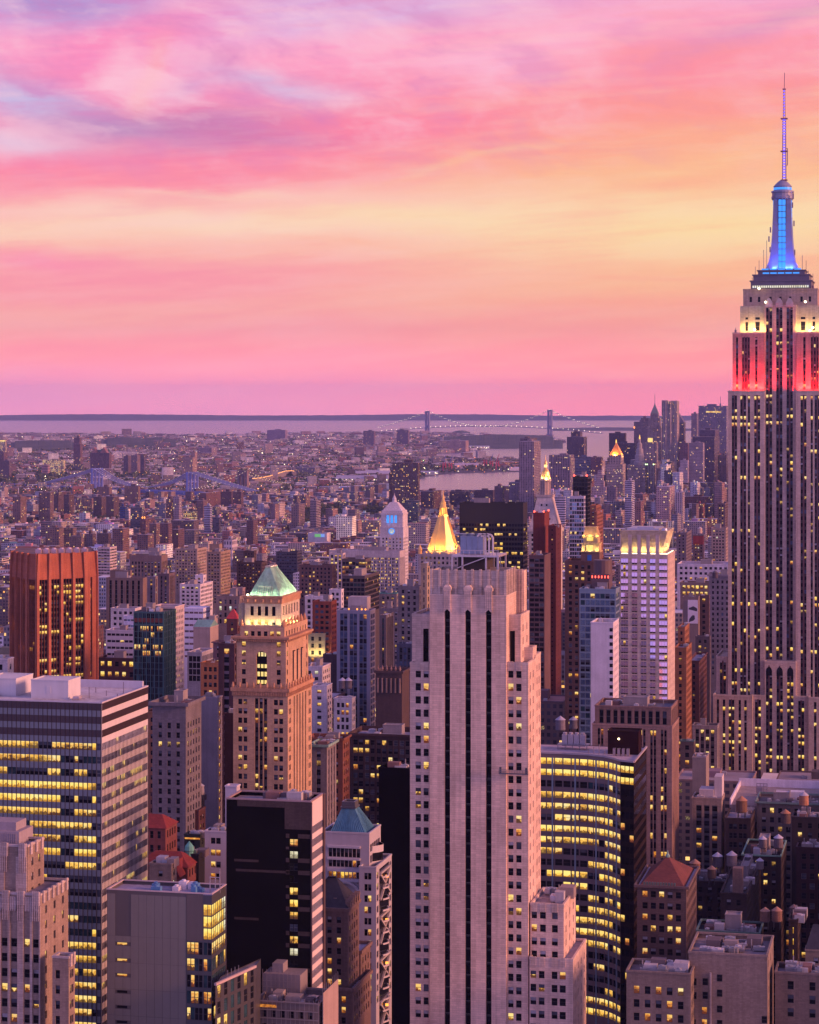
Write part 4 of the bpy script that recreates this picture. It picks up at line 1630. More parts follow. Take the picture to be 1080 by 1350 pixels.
 R.quad((a,y2,z2-.4),(b,y2,z2-.4),(b,yb2,z2-.4),(a,yb2,z2-.4))
 R.quad((x0,y0,z1-.35),(x1,y0,z1-.35),(x1,y1,z1-.35),(x0,y1,z1-.35))
 part('roof_deck',R,M['roofing'],root,(.15,.13,.15))
 # curved bay high on the flank
 G=MB()
 yc=y0+(y1-y0)*.55
 for k in range(8):
  f0,f1=k/8,(k+1)/8
  p=[(x1+2.4*sin(pi*f),yc-4+8*f) for f in (f0,f1)]
  for zlo,zhi in ((z1-11,z1-8.8),(z1-6.3,z1-4.2)):
   G.quad((*p[0],zlo),(*p[1],zlo),(*p[1],zhi),(*p[0],zhi))
 part('curved_bay',G,M['panel'],root,(.48,.43,.46))
 G=MB()
 for k in range(8):
  f0,f1=k/8,(k+1)/8
  p=[(x1+2.25*sin(pi*f),yc-4+8*f) for f in (f0,f1)]
  G.quad((*p[0],z1-12),(*p[1],z1-12),(*p[1],z1-4.3),(*p[0],z1-4.3))
 part('bay_glass',G,M['glass_dark'],root)
 # hoop girder between the two parts
 G=MB()
 p0=None
 for i in range(13):
  f=i/12
  p=(l+(a-l)*f,y0-1.0,Zf(1182,455,y0)+4.5*sin(pi*f*.9))
  if p0:
   G.bar(p0,p,.35)
  p0=p
 part('hoop_girder',G,M['paint'],root,(.5,.44,.46))
 windows(root,wins,dict(dark=44,grey=20,pale=10,lit=14,warm=10),31)
braced_tower()
# ------------------------------------------------------------------ curved office block full of lit floors
def curved_block():
 spts=[(688,796),(742,793),(775,790),(797,786),(808,782),(818,777)]
 P=[gxy(a,d) for a,d in spts]
 z1=zat(1003,*P[-1])
 root=thing('curved_office_block', 'curved office block with every floor lit yellow behind brown bands', 'office building',(P[2][0],P[2][1]+15,0))
 fl,wh=3.8,2.2
 zb=zat(1362,*P[-1])
 rows=sorted(storeys(z1,zb,fl,wh,1.6))
 n=len(rows)
 rng=random.Random(44)
 B,wins=MB(),[]
 for i,(a,b) in enumerate(zip(P,P[1:])):
  L_=sqrt((b[0]-a[0]) ** 2+(b[1]-a[1]) ** 2)
  u=((b[0]-a[0])/L_,(b[1]-a[1])/L_)
  nc=max(1,int(round(L_/2.6)))
  tab=[]
  for r in range(n):
   top=n-1-r
   if top==0:
    tab.append(['bright']*nc)
   elif top==1:
    tab.append(runs(rng,nc,.85,['bright', 'office'],['lit'],5))
   else:
    p={2: .2,8: .25,9: .25,12: .6,17: .45,18: .1,19: .1,20: .1}.get(top,.86)
    tab.append(runs(rng,nc,p,['office', 'office', 'bright', 'lit'],['dark', 'teal', 'dark', 'grey'],3))
  facade(B,a,u,L_,0,z1,evenly(L_,nc,2.58,.005),rows,.25,wins,kinds=lambda c,r: tab[r][c])
 part('wall',B,M['panel'],root,(.17,.115,.115))
 C=MB()
 for a,b in zip(P,P[1:]):
  L_=sqrt((b[0]-a[0]) ** 2+(b[1]-a[1]) ** 2)
  nn=max(1,int(L_/5.2))
  for k in range(nn):
   f=(k+.5)/nn
   x,y=a[0]+(b[0]-a[0])*f,a[1]+(b[1]-a[1])*f
   C.box(x-.28,x+.28,y-.12,y+.25,zb,z1-1.4)
 part('column',C,M['panel'],root,(.20,.25,.30))
 # black glass end
 e0=P[-1]
 e1=gxy(836,774)
 S_x=e1[0]
 e2=(S_x,S_x/tt(852.5))
 DK,w2=MB(),[]
 L_=sqrt((e1[0]-e0[0]) ** 2+(e1[1]-e0[1]) ** 2)
 u=((e1[0]-e0[0])/L_,(e1[1]-e0[1])/L_)
 facade(DK,e0,u,L_,0,z1,evenly(L_,3,1.45,.05),rows,.06,w2,
  kinds=lambda c,r: 'bright' if r>=n-2 else rng.choice(['black']*9+['warm', 'office']))
 L2=e2[1]-e1[1]
 facade(DK,e1,(0,1),L2,0,z1,evenly(L2,10,9,.2),rows,.05,w2,kinds=lambda c,r: 'black' if rng.random()<.97 else 'dark')
 part('dark_end',DK,M['soot'],root,(.02,.012,.012))
 B=MB()
 back=[(P[0][0],e2[1])]
 B.chain([e2,back[0],P[0]],0,z1)
 part('rear_wall',B,M['panel'],root,(.12,.09,.10))
 R=MB()
 R.poly([(x,y,z1-.3) for x,y in P+[e1,e2]+back])
 part('roof',R,M['roofing'],root,(.42,.33,.36))
 C=MB()
 for a,b in zip(P+[e1],P[1:]+[e1,e2]):
  if a != b:
   C.bar((*a,z1+.1),(*b,z1+.1),.3)
 part('coping',C,M['panel'],root,(.36,.30,.33))
 windows(root,wins+w2,dict(dark=1),4,frame=False)
 ya=P[3][1]+8
 B=MB()
 l,r=X(801.5,ya),X(842,ya)
 zt=Zf(966,835,ya)
 B.box(l,r,ya,r/tt(846),z1-.3,zt)
 ring(B,l,r,ya,r/tt(846),zt,zt+.4,.1,.4)
 part('penthouse',B,M['soot'],root,(.022,.008,.009))
 for k in range(4):
  B=MB()
  yy=P[1][1]+12
  xx=X(741+k*7.8,yy)
  B.box(xx,xx+1.85,yy,yy+2.5,Zf(984,755,yy) ,Zf(969,755,yy))
  B.cyl(xx+.92,yy+1.2,.75,.8,Zf(969,755,yy),Zf(966.5,755,yy),12)
  part('cooling_tower',B,M['metal'],root,(.42,.38,.42))
 B=MB()
 yy=P[1][1]+11
 B.box(X(735,yy),X(776,yy),yy-.6,yy+4.5,z1+1.2,z1+1.5,bottom=True)
 for k in range(5):
  xx=X(736+k*9.5,yy)
  B.bar((xx,yy-.4,z1-.3),(xx,yy-.4,z1+1.2),.12)
 part('steel_deck',B,M['metal'],root,(.25,.22,.24))
 yy=P[3][1]+4
 for k in range(4):
  B=MB()
  xx=X(808+k*6,yy)
  B.box(xx,xx+.9,yy,yy+1.6,z1-.3,z1+2.2)
  part('rooftop_unit',B,M['metal'],root,(.33,.28,.3))
  B=MB()
  xx=X(776+k*7,yy+3)
  B.cyl(xx,yy+3,.12,.12,z1-.3,z1+1.0+k % 3,6)
  part('vent_pipe',B,M['metal'],root,(.33,.28,.3))
 B=MB()
 B.cyl(X(816,ya-.3),ya-.4,.3,.3,Zf(975,816,ya),Zf(973,816,ya),8)
 part('lamp',B,M['lamp_white'],root)
 note(688,853,775,963,1350,(P[0][0],e1[0],P[-1][1],e2[1]))
curved_block()
# ------------------------------------------------------------------ tan brick tower with the green copper hip roof
def copper_roof_tower():
 col,side,trim=(.46,.285,.18),None,(.42,.22,.13)
 D=850
 x0,x1,y0,y1=plan(307.5,379.5,D,S=411)
 root=thing('copper_roof_tower', 'tan brick tower with ornate cornices under a floodlit green copper hip roof', 'skyscraper',
    ((x0+x1)/2,(y0+y1)/2,0))
 note(307,411,D,745,1045,(x0,x1,y0,y1))
 wins=[]
 zb=zat(1075,x1,y0)
 def body(L,R,S,top,y,z0,fcols,frows,scols,srows,kinds=None,cr=0,fsp=None,c=col):
  B,SP_=MB(),MB()
  l,r=X(L,y),X(R,y)
  yb=r/tt(S)
  z=Zf(top,R,y)
  facade(B,(l,y),(1,0),r-l,z0,z,fcols(l,r),frows(z),.3,wins,kinds=kinds)
  facade(B,(r,y),(0,1),yb-y,z0,z,scols(yb-y),srows(z),.3,wins)
  facade(B,(r,yb),(-1,0),r-l,z0,z,[],[])
  facade(B,(l,yb),(0,-1),yb-y,z0,z,[],[])
  part('wall',B,M['brick'],root,c)
  return l,r,y,yb,z
 def cornice(l,r,y,yb,z,h,out,n=22,c=trim):
  C=MB()
  C.box(l-out,r+out,y-out,yb+out,z-h*.45,z,bottom=True)
  C.box(l-out*.5,r+out*.5,y-out*.5,yb+out*.5,z-h,z-h*.45-.003,bottom=True)
  for k in range(n):
   xx=l+(r-l)*(k+.5)/n
   C.box(xx-.2,xx+.2,y-out*.85,y-out*.5-.003,z-h*.95,z-h*.46,bottom=True)
   yy=y+(yb-y)*(k+.5)/n
   C.box(r+out*.5+.003,r+out*.85,yy-.25,yy+.25,z-h*.95,z-h*.46,bottom=True)
  part('cornice',C,M['stone'],root,c)
 # shaft
 fl=3.4
 def fc(l,r):
  y=y0
  return [(X(a,y)-l,X(b,y)-l) for a,b in ((314,319.2),(321,326),(361,366.4),(368,373.2))]
 yb=y1
 z_sh=Zf(908,380,y0)
 B,SPB=MB(),MB()
 rows=storeys(Zf(921,380,y0),zb,fl,2.0,.6)
 cols=fc(x0,x1)
 strip=[(X(336,y0)-x0,X(340.6,y0)-x0),(X(342,y0)-x0,X(346.4,y0)-x0),(X(347.8,y0)-x0,X(352.2,y0)-x0)]
 c1=cols[:2]
 xm0,xm1=X(332,y0),X(356,y0)
 facade(B,(x0,y0),(1,0),xm0-x0,0,z_sh,c1,rows,.3,wins)
 facade(B,(xm0,y0),(1,0),xm1-xm0,0,z_sh,[(a+x0-xm0,b+x0-xm0) for a,b in strip],rows,.1,wins,.6,SPB)
 facade(B,(xm1,y0),(1,0),x1-xm1,0,z_sh,[(a+x0-xm1,b+x0-xm1) for a,b in cols[2:]],rows,.3,wins)
 W=y1-y0
 s_edge=[(1.5,2.7),(3.1,4.3)]
 s_far=[(W-4.3,W-3.1),(W-2.7,W-1.5)]
 facade(B,(x1,y0),(0,1),6.0,0,z_sh,s_edge,rows,.3,wins)
 wm=W-12
 facade(B,(x1,y0+6),(0,1),wm,0,z_sh,evenly(wm,5,1.5,.8),rows,.1,wins,.6,SPB)
 facade(B,(x1,y1-6),(0,1),6.0,0,z_sh,[(a-(W-6),b-(W-6)) for a,b in s_far],rows,.3,wins)
 facade(B,(x1,y1),(-1,0),x1-x0,0,z_sh,[],[])
 facade(B,(x0,y1),(0,-1),W,0,z_sh,[],[])
 part('wall',B,M['brick'],root,col)
 part('spandrel',SPB,M['panel'],root,(.05,.035,.035))
 cornice(x0,x1,y0,y1,Zf(908,380,y0),3.0,.8)
 for k in range(9):
  for xx,yy in ((x0+(x1-x0)*k/8,y0-.3),(x1+.3,y0+(y1-y0)*(k+.5)/9)):
   B=MB()
   B.lathe(xx,yy,[(.45,z_sh),(.6,z_sh+.6),(.2,z_sh+2.0)],8)
   part('finial',B,M['stone'],root,trim)
 # middle section with the tall arch
 ym=y0+1.2
 B=MB()
 l,r=X(312,ym),X(377,ym)
 ymb=r/tt(406.5)
 zm=Zf(843,377,ym)
 rws=[(Zf(y_+7,377,ym),Zf(y_,377,ym)) for y_ in (847,859,871,883.5,896)]
 cl_=[(X(a,ym)-l,X(b,ym)-l) for a,b in ((318.7,324),(364.7,370))]
 kk={0: 'dark',1: 'dark',2: 'half',3: 'lit',4: 'lit'}
 xa1,xa2=X(336,ym),X(353.5,ym)
 facade(B,(l,ym),(1,0),xa1-l,z_sh,zm,cl_[:1],rws,.3,wins,kinds=lambda c,r_: kk[r_])
 facade(B,(xa2,ym),(1,0),r-xa2,z_sh,zm,[(a+l-xa2,b+l-xa2) for a,b in cl_[1:]],rws,.3,wins,kinds=lambda c,r_: kk[r_])
 # arch wall
 az0,az1=Zf(903,345,ym),Zf(866,345,ym)
 al,ar_=X(338,ym),X(352,ym)
 ac,rad=(al+ar_)/2,(ar_-al)/2
 for a,b in ((xa1,al),(ar_,xa2)):
  B.quad((a,ym,z_sh),(b,ym,z_sh),(b,ym,az1),(a,ym,az1))
 B.quad((al,ym,z_sh),(ar_,ym,z_sh),(ar_,ym,az0),(al,ym,az0))
 arc=[(ac-rad*cos(pi*k/12),az1+rad*sin(pi*k/12)) for k in range(13)]
 for (p,q),(p2,q2) in zip(arc,arc[1:]):
  B.quad((p,ym,q),(p2,ym,q2),(p2,ym,az1+rad+.3),(p,ym,az1+rad+.3))
  B.quad((p,ym,q),(p,ym+.9,q),(p2,ym+.9,q2),(p2,ym,q2))
 B.quad((xa1,ym,az1),(al,ym,az1),(al,ym,az1+rad+.3),(xa1,ym,az1+rad+.3))
 B.quad((ar_,ym,az1),(xa2,ym,az1),(xa2,ym,az1+rad+.3),(ar_,ym,az1+rad+.3))
 B.quad((xa1,ym,az1+rad+.3),(xa2,ym,az1+rad+.3),(xa2,ym,zm),(xa1,ym,zm))
 for xx in (al,ar_):
  B.quad((xx,ym,az0),(xx,ym+.9,az0),(xx,ym+.9,az1),(xx,ym,az1))
 W=ymb-ym
 srw=[(Zf(y_+7,377,ym),Zf(y_,377,ym)) for y_ in (847,859,871,883.5,896)]
 facade(B,(r,ym),(0,1),W,z_sh,zm,[(1.5,2.8),(W-2.8,W-1.5)],srw,.3,wins)
 facade(B,(r,ymb),(-1,0),r-l,z_sh,zm,[],[])
 facade(B,(l,ymb),(0,-1),W,z_sh,zm,[],[])
 part('wall',B,M['brick'],root,col)
 G=MB()
 G.poly([(al,ym+.85,az0),(ar_,ym+.85,az0)]+[(p,ym+.85,q) for p,q in reversed(arc)])
 part('arch_glass',G,M['glass_black'],root)
 G=MB()
 for zlo,zhi in ((az1+.1,az1+rad*.8),(Zf(881,345,ym),Zf(876,345,ym)),(Zf(892,345,ym),Zf(886,345,ym)),(Zf(902,345,ym),Zf(897,345,ym))):
  for k in range(3):
   a=al+(ar_-al)*k/3+.2
   b=al+(ar_-al)*(k+1)/3-.2
   if zlo>az1:
    a,b=max(a,ac-rad*.72),min(b,ac+rad*.72)
   G.quad((a,ym+.8,zlo),(b,ym+.8,zlo),(b,ym+.8,zhi),(a,ym+.8,zhi))
 part('arch_window',G,M['lit'],root,label='tall arched window with lit panes')
 for k in range(3):      # arched slots on the flank
  G=MB()
  yy=ym+W*(.32+.18*k)
  G.box(r-.2,r+.02,yy-.9,yy+.9,az0+.5,Zf(862,377,ym))
  G.cyl(r-.2+.1,yy,.9,.9,Zf(862,377,ym),Zf(861,377,ym),10)
  part('arch_window',G,M['glass_black'],root)
 cornice(l,r,ym,ymb,Zf(840,377,ym),1.8,1.6,26)
 # attic
 ya=ym+.8
 l,r=X(317,ya),X(375,ya)
 yab=r/tt(405.5)
 z_a0,z_a=Zf(840,377,ym),Zf(826.5,375,ya)
 B=MB()
 rw=[(Zf(839.3,375,ya) ,Zf(833,375,ya))]
 facade(B,(l,ya),(1,0),r-l,z_a0-.5,z_a,evenly(r-l,6,1.4,1.0),rw,.3,wins)
 facade(B,(r,ya),(0,1),yab-ya,z_a0-.5,z_a,evenly(yab-ya,8,1.4,1.0),rw,.3,wins)
 B.chain([(r,yab),(l,yab),(l,ya)],z_a0-.5,z_a)
 B.quad((l,ya,z_a),(r,ya,z_a),(r,yab,z_a),(l,yab,z_a))
 part('attic',B,M['brick'],root,col)
 for xx,yy in [(r-.3,ya+(yab-ya)*(k+.3)/7) for k in range(7)]+[(l+.4,ya+.4),(r-.5,ya+.4)]:
  B=MB()
  B.lathe(xx,yy,[(.7,z_a),(.8,z_a+.8),(.15,z_a+2.6)],8)
  part('finial',B,M['stone'],root,trim)
 # upper block
 yu=ya+1.6
 l,r=X(323,yu),X(370.8,yu)
 yub=r/tt(395)
 zu=Zf(787,371,yu)
 B=MB()
 r1=[(Zf(824.5,371,yu),Zf(818,371,yu))]
 r2=[(Zf(812.5,371,yu),Zf(800,371,yu))]
 up=[(X(a,yu)-l,X(b,yu)-l) for a,b in ((330,334.6),(339.6,344.2),(349,353.6),(358.6,363.2))]
 facade(B,(l,yu),(1,0),r-l,z_a-.3,zu,up,r1+r2,.4,wins,kinds=lambda c,r_: 'black' if r_ else ('bright' if c<3 else 'blind'))
 facade(B,(r,yu),(0,1),yub-yu,z_a-.3,zu,evenly(yub-yu,6,1.6,1.5),r2,.4,wins,kinds=lambda c,r_: 'black')
 B.chain([(r,yub),(l,yub),(l,yu)],z_a-.3,zu)
 part('wall',B,M['stone'],root,(.50,.40,.30))
 B=MB()
 for a,b in up:
  B.cyl(l+(a+b)/2,yu-.02,(b-a)/2,(b-a)/2,r2[0][1],r2[0][1]+.05,12)
 C=MB()
 zz=zu
 C.box(l-.7,r+.7,yu-.7,yub+.7,zz-.6,zz+.2,bottom=True)
 C.box(l-.3,r+.3,yu-.3,yub+.3,zz-2.6,zz-.603,bottom=True)
 for k in range(5):
  xx=l+(r-l)*(k+.35)/4.7
  C.cyl(xx,yu-.35,.5,.5,zz-2.0,zz-1.0,8)
 part('cornice',C,M['stone'],root,trim)
 B=MB()
 ll=X(314.5,yu+2)
 B.box(ll,l-.05,yu+2,yu+10,z_a-.3,Zf(797,318,yu))
 part('stair_tower',B,M['brick'],root,(.42,.33,.22))
 # copper hip roof
 R=MB()
 bl,br_=X(328.7,yu+1),X(369.6,yu+1)
 bb=br_/tt(391.5)
 my=(yu+1+bb)/2
 zt=Zf(747,360,my)
 cx=X(357.5,my)
 R.prism([(bl,yu+1),(br_,yu+1),(br_,bb),(bl,bb)],zu+.2,zt,top=[(cx-.8,my-4),(cx+.8,my-4),(cx+.8,my+4),(cx-.8,my+4)])
 for k in range(23):
  f=k/22
  R.bar((bl+(br_-bl)*f,yu+.98,zu+.25),(cx-.8+1.6*f,my-4.02,zt),.09)
  R.bar((br_+.02,yu+1+(bb-yu-1)*f,zu+.25),(cx+.82,my-4+8*f,zt),.09)
 part('roof',R,M['copper'],root,(.24,.42,.33))
 R=MB()
 R.box(cx-1.1,cx+1.1,my-4.3,my+4.3,zt,zt+.5,bottom=True)
 part('ridge_cap',R,M['stone'],root,(.5,.42,.36))
 R=MB()
 a,b=X(340,yu+1.2),X(358,yu+1.2)
 for k in range(7):
  xx=a+(b-a)*k/6
  R.bar((xx,yu+1.1,zu+.3),(xx,yu+2.6,zu+3.4),.1)
 R.bar((a,yu+2.5,zu+3.4),(b,yu+2.5,zu+3.4),.14)
 part('roof_ladder',R,M['metal'],root,(.4,.45,.35))
 # floodlights: yellow on the attic ledge, white along the eaves
 yl=(1.0,.72,.28)
 for px_ in (327,337,347,357,367):
  flood(root,(X(px_,yu-1.1),yu-1.2,z_a+.35),(X(px_,yu),yu,z_a+7),.8,.5,240,yl)
 for k in range(5):
  yy=yu+(yub-yu)*(k+.5)/5
  flood(root,(r+1.2,yy,z_a+.35),(r,yy,z_a+7),.8,.5,240,yl)
 for px_ in (331,341,351,362):
  flood(root,(X(px_,yu),yu-.1,zu+.5),(X(px_*.6+357.5*.4,yu),yu+5,zu+10),.6,.5,260,(.95,1.0,.60))
 for k in range(5):
  yy=yu+1+(bb-yu-1)*(k+.5)/5
  flood(root,(br_+.8,yy,zu+.5),(br_-5,yy*.7+my*.3,zu+10),.6,.5,300,(.95,1.0,.60))
 L_=MB()
 L_.cyl(X(327,yu),yu-.4,.35,.35,zu+.3,zu+.9,8)
 part('lamp',L_,M['lamp_white'],root)
 windows(root,wins,dict(dark=48,blind=10,grey=14,pale=6,lit=12,warm=4,half=6,blue=3),91)
copper_roof_tower()
# ------------------------------------------------------------------ the great stepped skyscraper with the mast
def great_skyscraper():
 col,trim=(.47,.345,.305),(.47,.36,.32)
 D=1280
 x0,x1,y0,y1=plan(960,1098,D,depth=44)
 root=thing('spired_skyscraper', 'great stepped skyscraper lit red, yellow and blue towards its tall spire',
    'skyscraper',((x0+x1)/2,y0+22,0))
 note(936,1130,D,100,1035,(X(936,y0),X(1125,y0),y0-8,y1))
 wins=[]
 rng=random.Random(86)
 fl=3.66
 zlow=Zf(1050,1000,y0)
 Zt=lambda py,y=y0: Zf(py,1029,y)
 floor_p={}
 def lit_kind(z,base):
  k=int(z/fl)
  if k not in floor_p:
   floor_p[k]=rng.choice([.01,.02,.02,.03,.05,.08,.15,.45]) if z>105 else rng.choice([.1,.2,.3,.45])
  p=floor_p[k]
  if rng.random()<p:
   return rng.choice(['lit', 'lit', 'bright', 'warm'])
  return rng.choice(['dark']*12+['grey', 'dim', 'pale', 'blind', 'blue'])
 def face(l_px,r_px,cols_px,ztop,zbot,y,z0=.0,yb=None,drop=2.2,kindf=None,nm='wall',side=False,c=col):
  B,SPB=MB(),MB()
  l,r=X(l_px,y),X(r_px,y)
  yb=yb or y1
  rows=storeys(ztop,max(zbot,z0),fl,2.0,drop)
  rr=sorted(rows)
  facade(B,(l,y),(1,0),r-l,z0,ztop,[(X(a,y)-l,X(b,y)-l) for a,b in cols_px],rows,.1,wins,.55,SPB,
   kinds=lambda ci,ri: lit_kind(rr[min(ri,len(rr)-1)][0],0))
  W=yb-y
  if side:
   facade(B,(r,y),(0,1),W,z0,ztop,evenly(W,7,3.2,1.5,.5),rows,.1,wins,.55,SPB,
    kinds=lambda ci,ri: lit_kind(rr[min(ri,len(rr)-1)][0],0))
   facade(B,(l,yb),(0,-1),W,z0,ztop,evenly(W,7,3.2,1.5,.5),rows,.1,wins,.55,SPB,
    kinds=lambda ci,ri: lit_kind(rr[min(ri,len(rr)-1)][0],0))
  else:
   B.quad((r,y,z0),(r,yb,z0),(r,yb,ztop),(r,y,ztop))
   B.quad((l,yb,z0),(l,y,z0),(l,y,ztop),(l,yb,ztop))
  B.quad((r,yb,z0),(l,yb,z0),(l,yb,ztop),(r,yb,ztop))
  B.quad((l,y,ztop),(r,y,ztop),(r,yb,ztop),(l,yb,ztop))
  FN=MB()
  for (a,b),(a2,b2) in zip(cols_px,cols_px[1:]):
   if a2-b<2.3:
    FN.box(X(b,y)-.03,X(a2,y)+.03,y-.04,y+.003,max(z0,zbot),ztop-1.5)
  part('mullion_grid',FN,M['metal'],root,(.12,.055,.06))
  part(nm,B,M['stone'],root,c)
  part('spandrel',SPB,M['panel'],root,(.028,.018,.023))
  C=MB()
  ring(C,l,r,y,yb,ztop+.003,ztop+.9,.12,.8)
  part('coping',C,M['stone'],root,trim)
  return l,r,y,yb
 Lc=((965,967.8),(969,971.8),(976.2,978.9),(980.9,983.8),(986.2,989.0),(994.6,997.3),(999.4,1002.3))
 Rc=tuple((2058-b,2058-a) for a,b in reversed(Lc))
 Cc=((1010.2,1013.2),(1015,1018.1),(1023.6,1026.8),(1028.4,1031.7),(1037.2,1040.4),(1042.2,1045.4))
 yc=y0+4.5
 face(960,1008.6,Lc,Zt(517),zlow,y0,side=True)
 face(1049.4,1098,Rc,Zt(517),zlow,y0,side=True)
 # centre recess, its piers rising to the crown
 face(1008,1050,Cc,Zt(404,yc),zlow,yc,drop=1.0)
 # upper wings, their stone darkened in place of dimmer ambient light
 yu=y0+2.5
 Lu=((970.5,973.3),(978.7,980.6),(982.5,984.6),(986.5,988.6),(995.8,998.8))
 Ru=tuple((2058-b,2058-a) for a,b in reversed(Lu))
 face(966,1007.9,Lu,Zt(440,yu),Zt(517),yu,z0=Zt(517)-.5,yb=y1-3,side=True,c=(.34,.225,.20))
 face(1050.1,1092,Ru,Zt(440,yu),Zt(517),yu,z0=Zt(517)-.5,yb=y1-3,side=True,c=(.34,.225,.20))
 # crown
 yk=y0+6
 B=MB()
 l,r=X(976,yk),X(1082,yk)
 lm,rm=X(1007.8,yk),X(1050.2,yk)
 zk0,zk1=Zt(440,yk)-.5,Zt(403,yk)
 for a,b,cc in ((l,lm,((983,986.5),(996,1002))),(rm,r,((1056,1062),(1071.5,1075)))):
  facade(B,(a,yk),(1,0),b-a,zk0,zk1,[(X(p,yk)-a,X(q,yk)-a) for p,q in cc],[(Zt(436,yk),Zt(424,yk)),(Zt(421,yk),Zt(418,yk))],.4,wins,
   kinds=lambda c,r_: 'dark')
 B.chain([(r,yk),(r,y1-7),(l,y1-7),(l,yk)],zk0,zk1)
 B.quad((l,yk,zk1),(r,yk,zk1),(r,y1-7,zk1),(l,y1-7,zk1))
 part('crown',B,M['stone'],root,(.40,.345,.31))
 B=MB()
 y5=yk+1.2
 l5,r5=X(980,y5),X(1078,y5)
 z5=Zt(383,y5)
 facade(B,(l5,y5),(1,0),r5-l5,zk1-.2,z5,[(X(p-1.6,y5)-l5,X(p+1.6,y5)-l5) for p in (990,1001,1016,1029,1042,1057,1068)],
  [(Zt(398,y5),Zt(391,y5))],.4,wins,kinds=lambda c,r_: 'dark')
 B.chain([(r5,y5),(r5,y1-9),(l5,y1-9),(l5,y5)],zk1-.2,z5)
 B.quad((l5,y5,z5),(r5,y5,z5),(r5,y1-9,z5),(l5,y1-9,z5))
 ring(B,l5,r5,y5,y1-9,z5,z5+1.1,.15,.7)
 part('crown',B,M['stone'],root,(.36,.26,.23))
 for a,b in ((1010,1018.3),(1023.4,1031.9),(1037,1045.6)):
  G=MB()
  xx0,xx1=X(a,yc),X(b,yc)
  G.box(xx0-.2,xx1+.2,yc-.8,yc-.12,Zt(404,yc)-.3,Zt(399,yc),bottom=True)
  G.prism([(xx0-.2,yc-.8),(xx1+.2,yc-.8),(xx1+.2,yc-.12),(xx0-.2,yc-.12)],Zt(399,yc),Zt(393,yc),
    top=[((xx0+xx1)/2-.6,yc-.5),((xx0+xx1)/2+.6,yc-.5),((xx0+xx1)/2+.6,yc-.12),((xx0+xx1)/2-.6,yc-.12)])
  part('ornament',G,M['stone'],root,(.45,.37,.37))
 # observation deck and the stepped base of the mast
 ym=(y0+y1)/2
 xm=X(1032,ym)
 px=lambda p: X(p,ym)-xm
 Zm=lambda p: Zf(p,1032,ym)
 B=MB()
 for w0,d0,a,b in ((40,34,382,371),(37,31,371,363),(31,26,363,357)):
  hw,hd=w0*.414,d0*.414
  B.box(xm-hw,xm+hw,ym-hd,ym+hd,Zm(a)-.2,Zm(b)-.6)
  B.box(xm-hw-.6,xm+hw+.6,ym-hd-.6,ym+hd+.6,Zm(b)-.6,Zm(b),bottom=True)
 part('observation_deck',B,M['metal'],root,(.13,.10,.13))
 G=MB()
 for k in range(26):
  a=xm-15.5+31*k/26
  G.box(a+.1,a+.9,ym-16.75,ym-16.6,Zm(381),Zm(378),bottom=True)
 part('deck_lights',G,M['lit_pale'],root)
 for a,b,w0 in ((358,355.2,27),(362.5,360.6,25)):
  G=MB()
  d_=10.9 if a<360 else 13.6
  for k in range(-2,3):
   G.box(xm+k*w0*.165-w0*.07,xm+k*w0*.165+w0*.07,ym-d_-.2,ym-d_-.02,Zm(a),Zm(b),bottom=True)
  part('blue_band',G,M['blue_bright'],root)
 # mast: shaft with four winged buttresses
 B=MB()
 B.prism([(xm+5.2*cos(pi/8+k*pi/4),ym+5.2*sin(pi/8+k*pi/4)) for k in range(8)],Zm(357),Zm(262))
 part('mast_shaft',B,M['mast_metal'],root)
 for sx,sy in ((-1,-1),(1,-1),(1,1),(-1,1)):
  B=MB()
  prof=[(11.0,356),(8.6,345),(7.4,330),(6.7,310),(6.2,285),(5.7,262)]
  for (ra,pa),(rb,pb) in zip(prof,prof[1:]):
   def q(rr):
    i0,i1=2.1,rr*.82
    xs_,ys_=sorted((xm+sx*i0,xm+sx*i1)),sorted((ym+sy*i0,ym+sy*i1))
    return [(xs_[0],ys_[0]),(xs_[1],ys_[0]),(xs_[1],ys_[1]),(xs_[0],ys_[1])]
   B.prism(q(ra),Zm(pa),Zm(pb),top=q(rb))
  part('buttress',B,M['mast_metal'],root)
 # glowing windows of the mast
 for ax in (0,1,2,3):
  G=MB()
  for k in range(11):
   a,b=Zm(353-k*8.2),Zm(353-k*8.2-7.1)
   d_=5.05
   if ax==0:
    G.box(xm-1.9,xm+1.9,ym-d_-.1,ym-d_,a,b,bottom=True)
   elif ax==1:
    G.box(xm+d_,xm+d_+.1,ym-1.9,ym+1.9,a,b,bottom=True)
   elif ax==2:
    G.box(xm-1.9,xm+1.9,ym+d_,ym+d_+.1,a,b,bottom=True)
   else:
    G.box(xm-d_-.1,xm-d_,ym-1.9,ym+1.9,a,b,bottom=True)
  part('mast_window',G,M['blue_bright'],root)
  if ax==0:
   G=MB()
   for xx in (-2.15,0,2.15):
    G.box(xm+xx-.12,xm+xx+.12,ym-d_-.25,ym-d_-.103,Zm(355),Zm(263),bottom=True)
   part('mast_mullion',G,M['metal'],root,(.05,.07,.2))
 B=MB()
 B.lathe(xm,ym,[(5.6,Zm(264)),(6.2,Zm(262)),(6.2,Zm(259)),(5.7,Zm(258.5)),(5.7,Zm(254.5)),(6.3,Zm(254)),(6.3,Zm(252)),(4.9,Zm(251)),(4.9,Zm(246.5)),
     (5.2,Zm(246)),(4.3,Zm(243.5)),(2.8,Zm(240)),(1.4,Zm(237.5))],20)
 part('lantern',B,M['mast_metal'],root)
 G=MB()
 G.cyl(xm,ym,5.05,5.05,Zm(250.5),Zm(247.5),20,cap=False)
 part('lantern_band',G,M['blue_bright'],root)
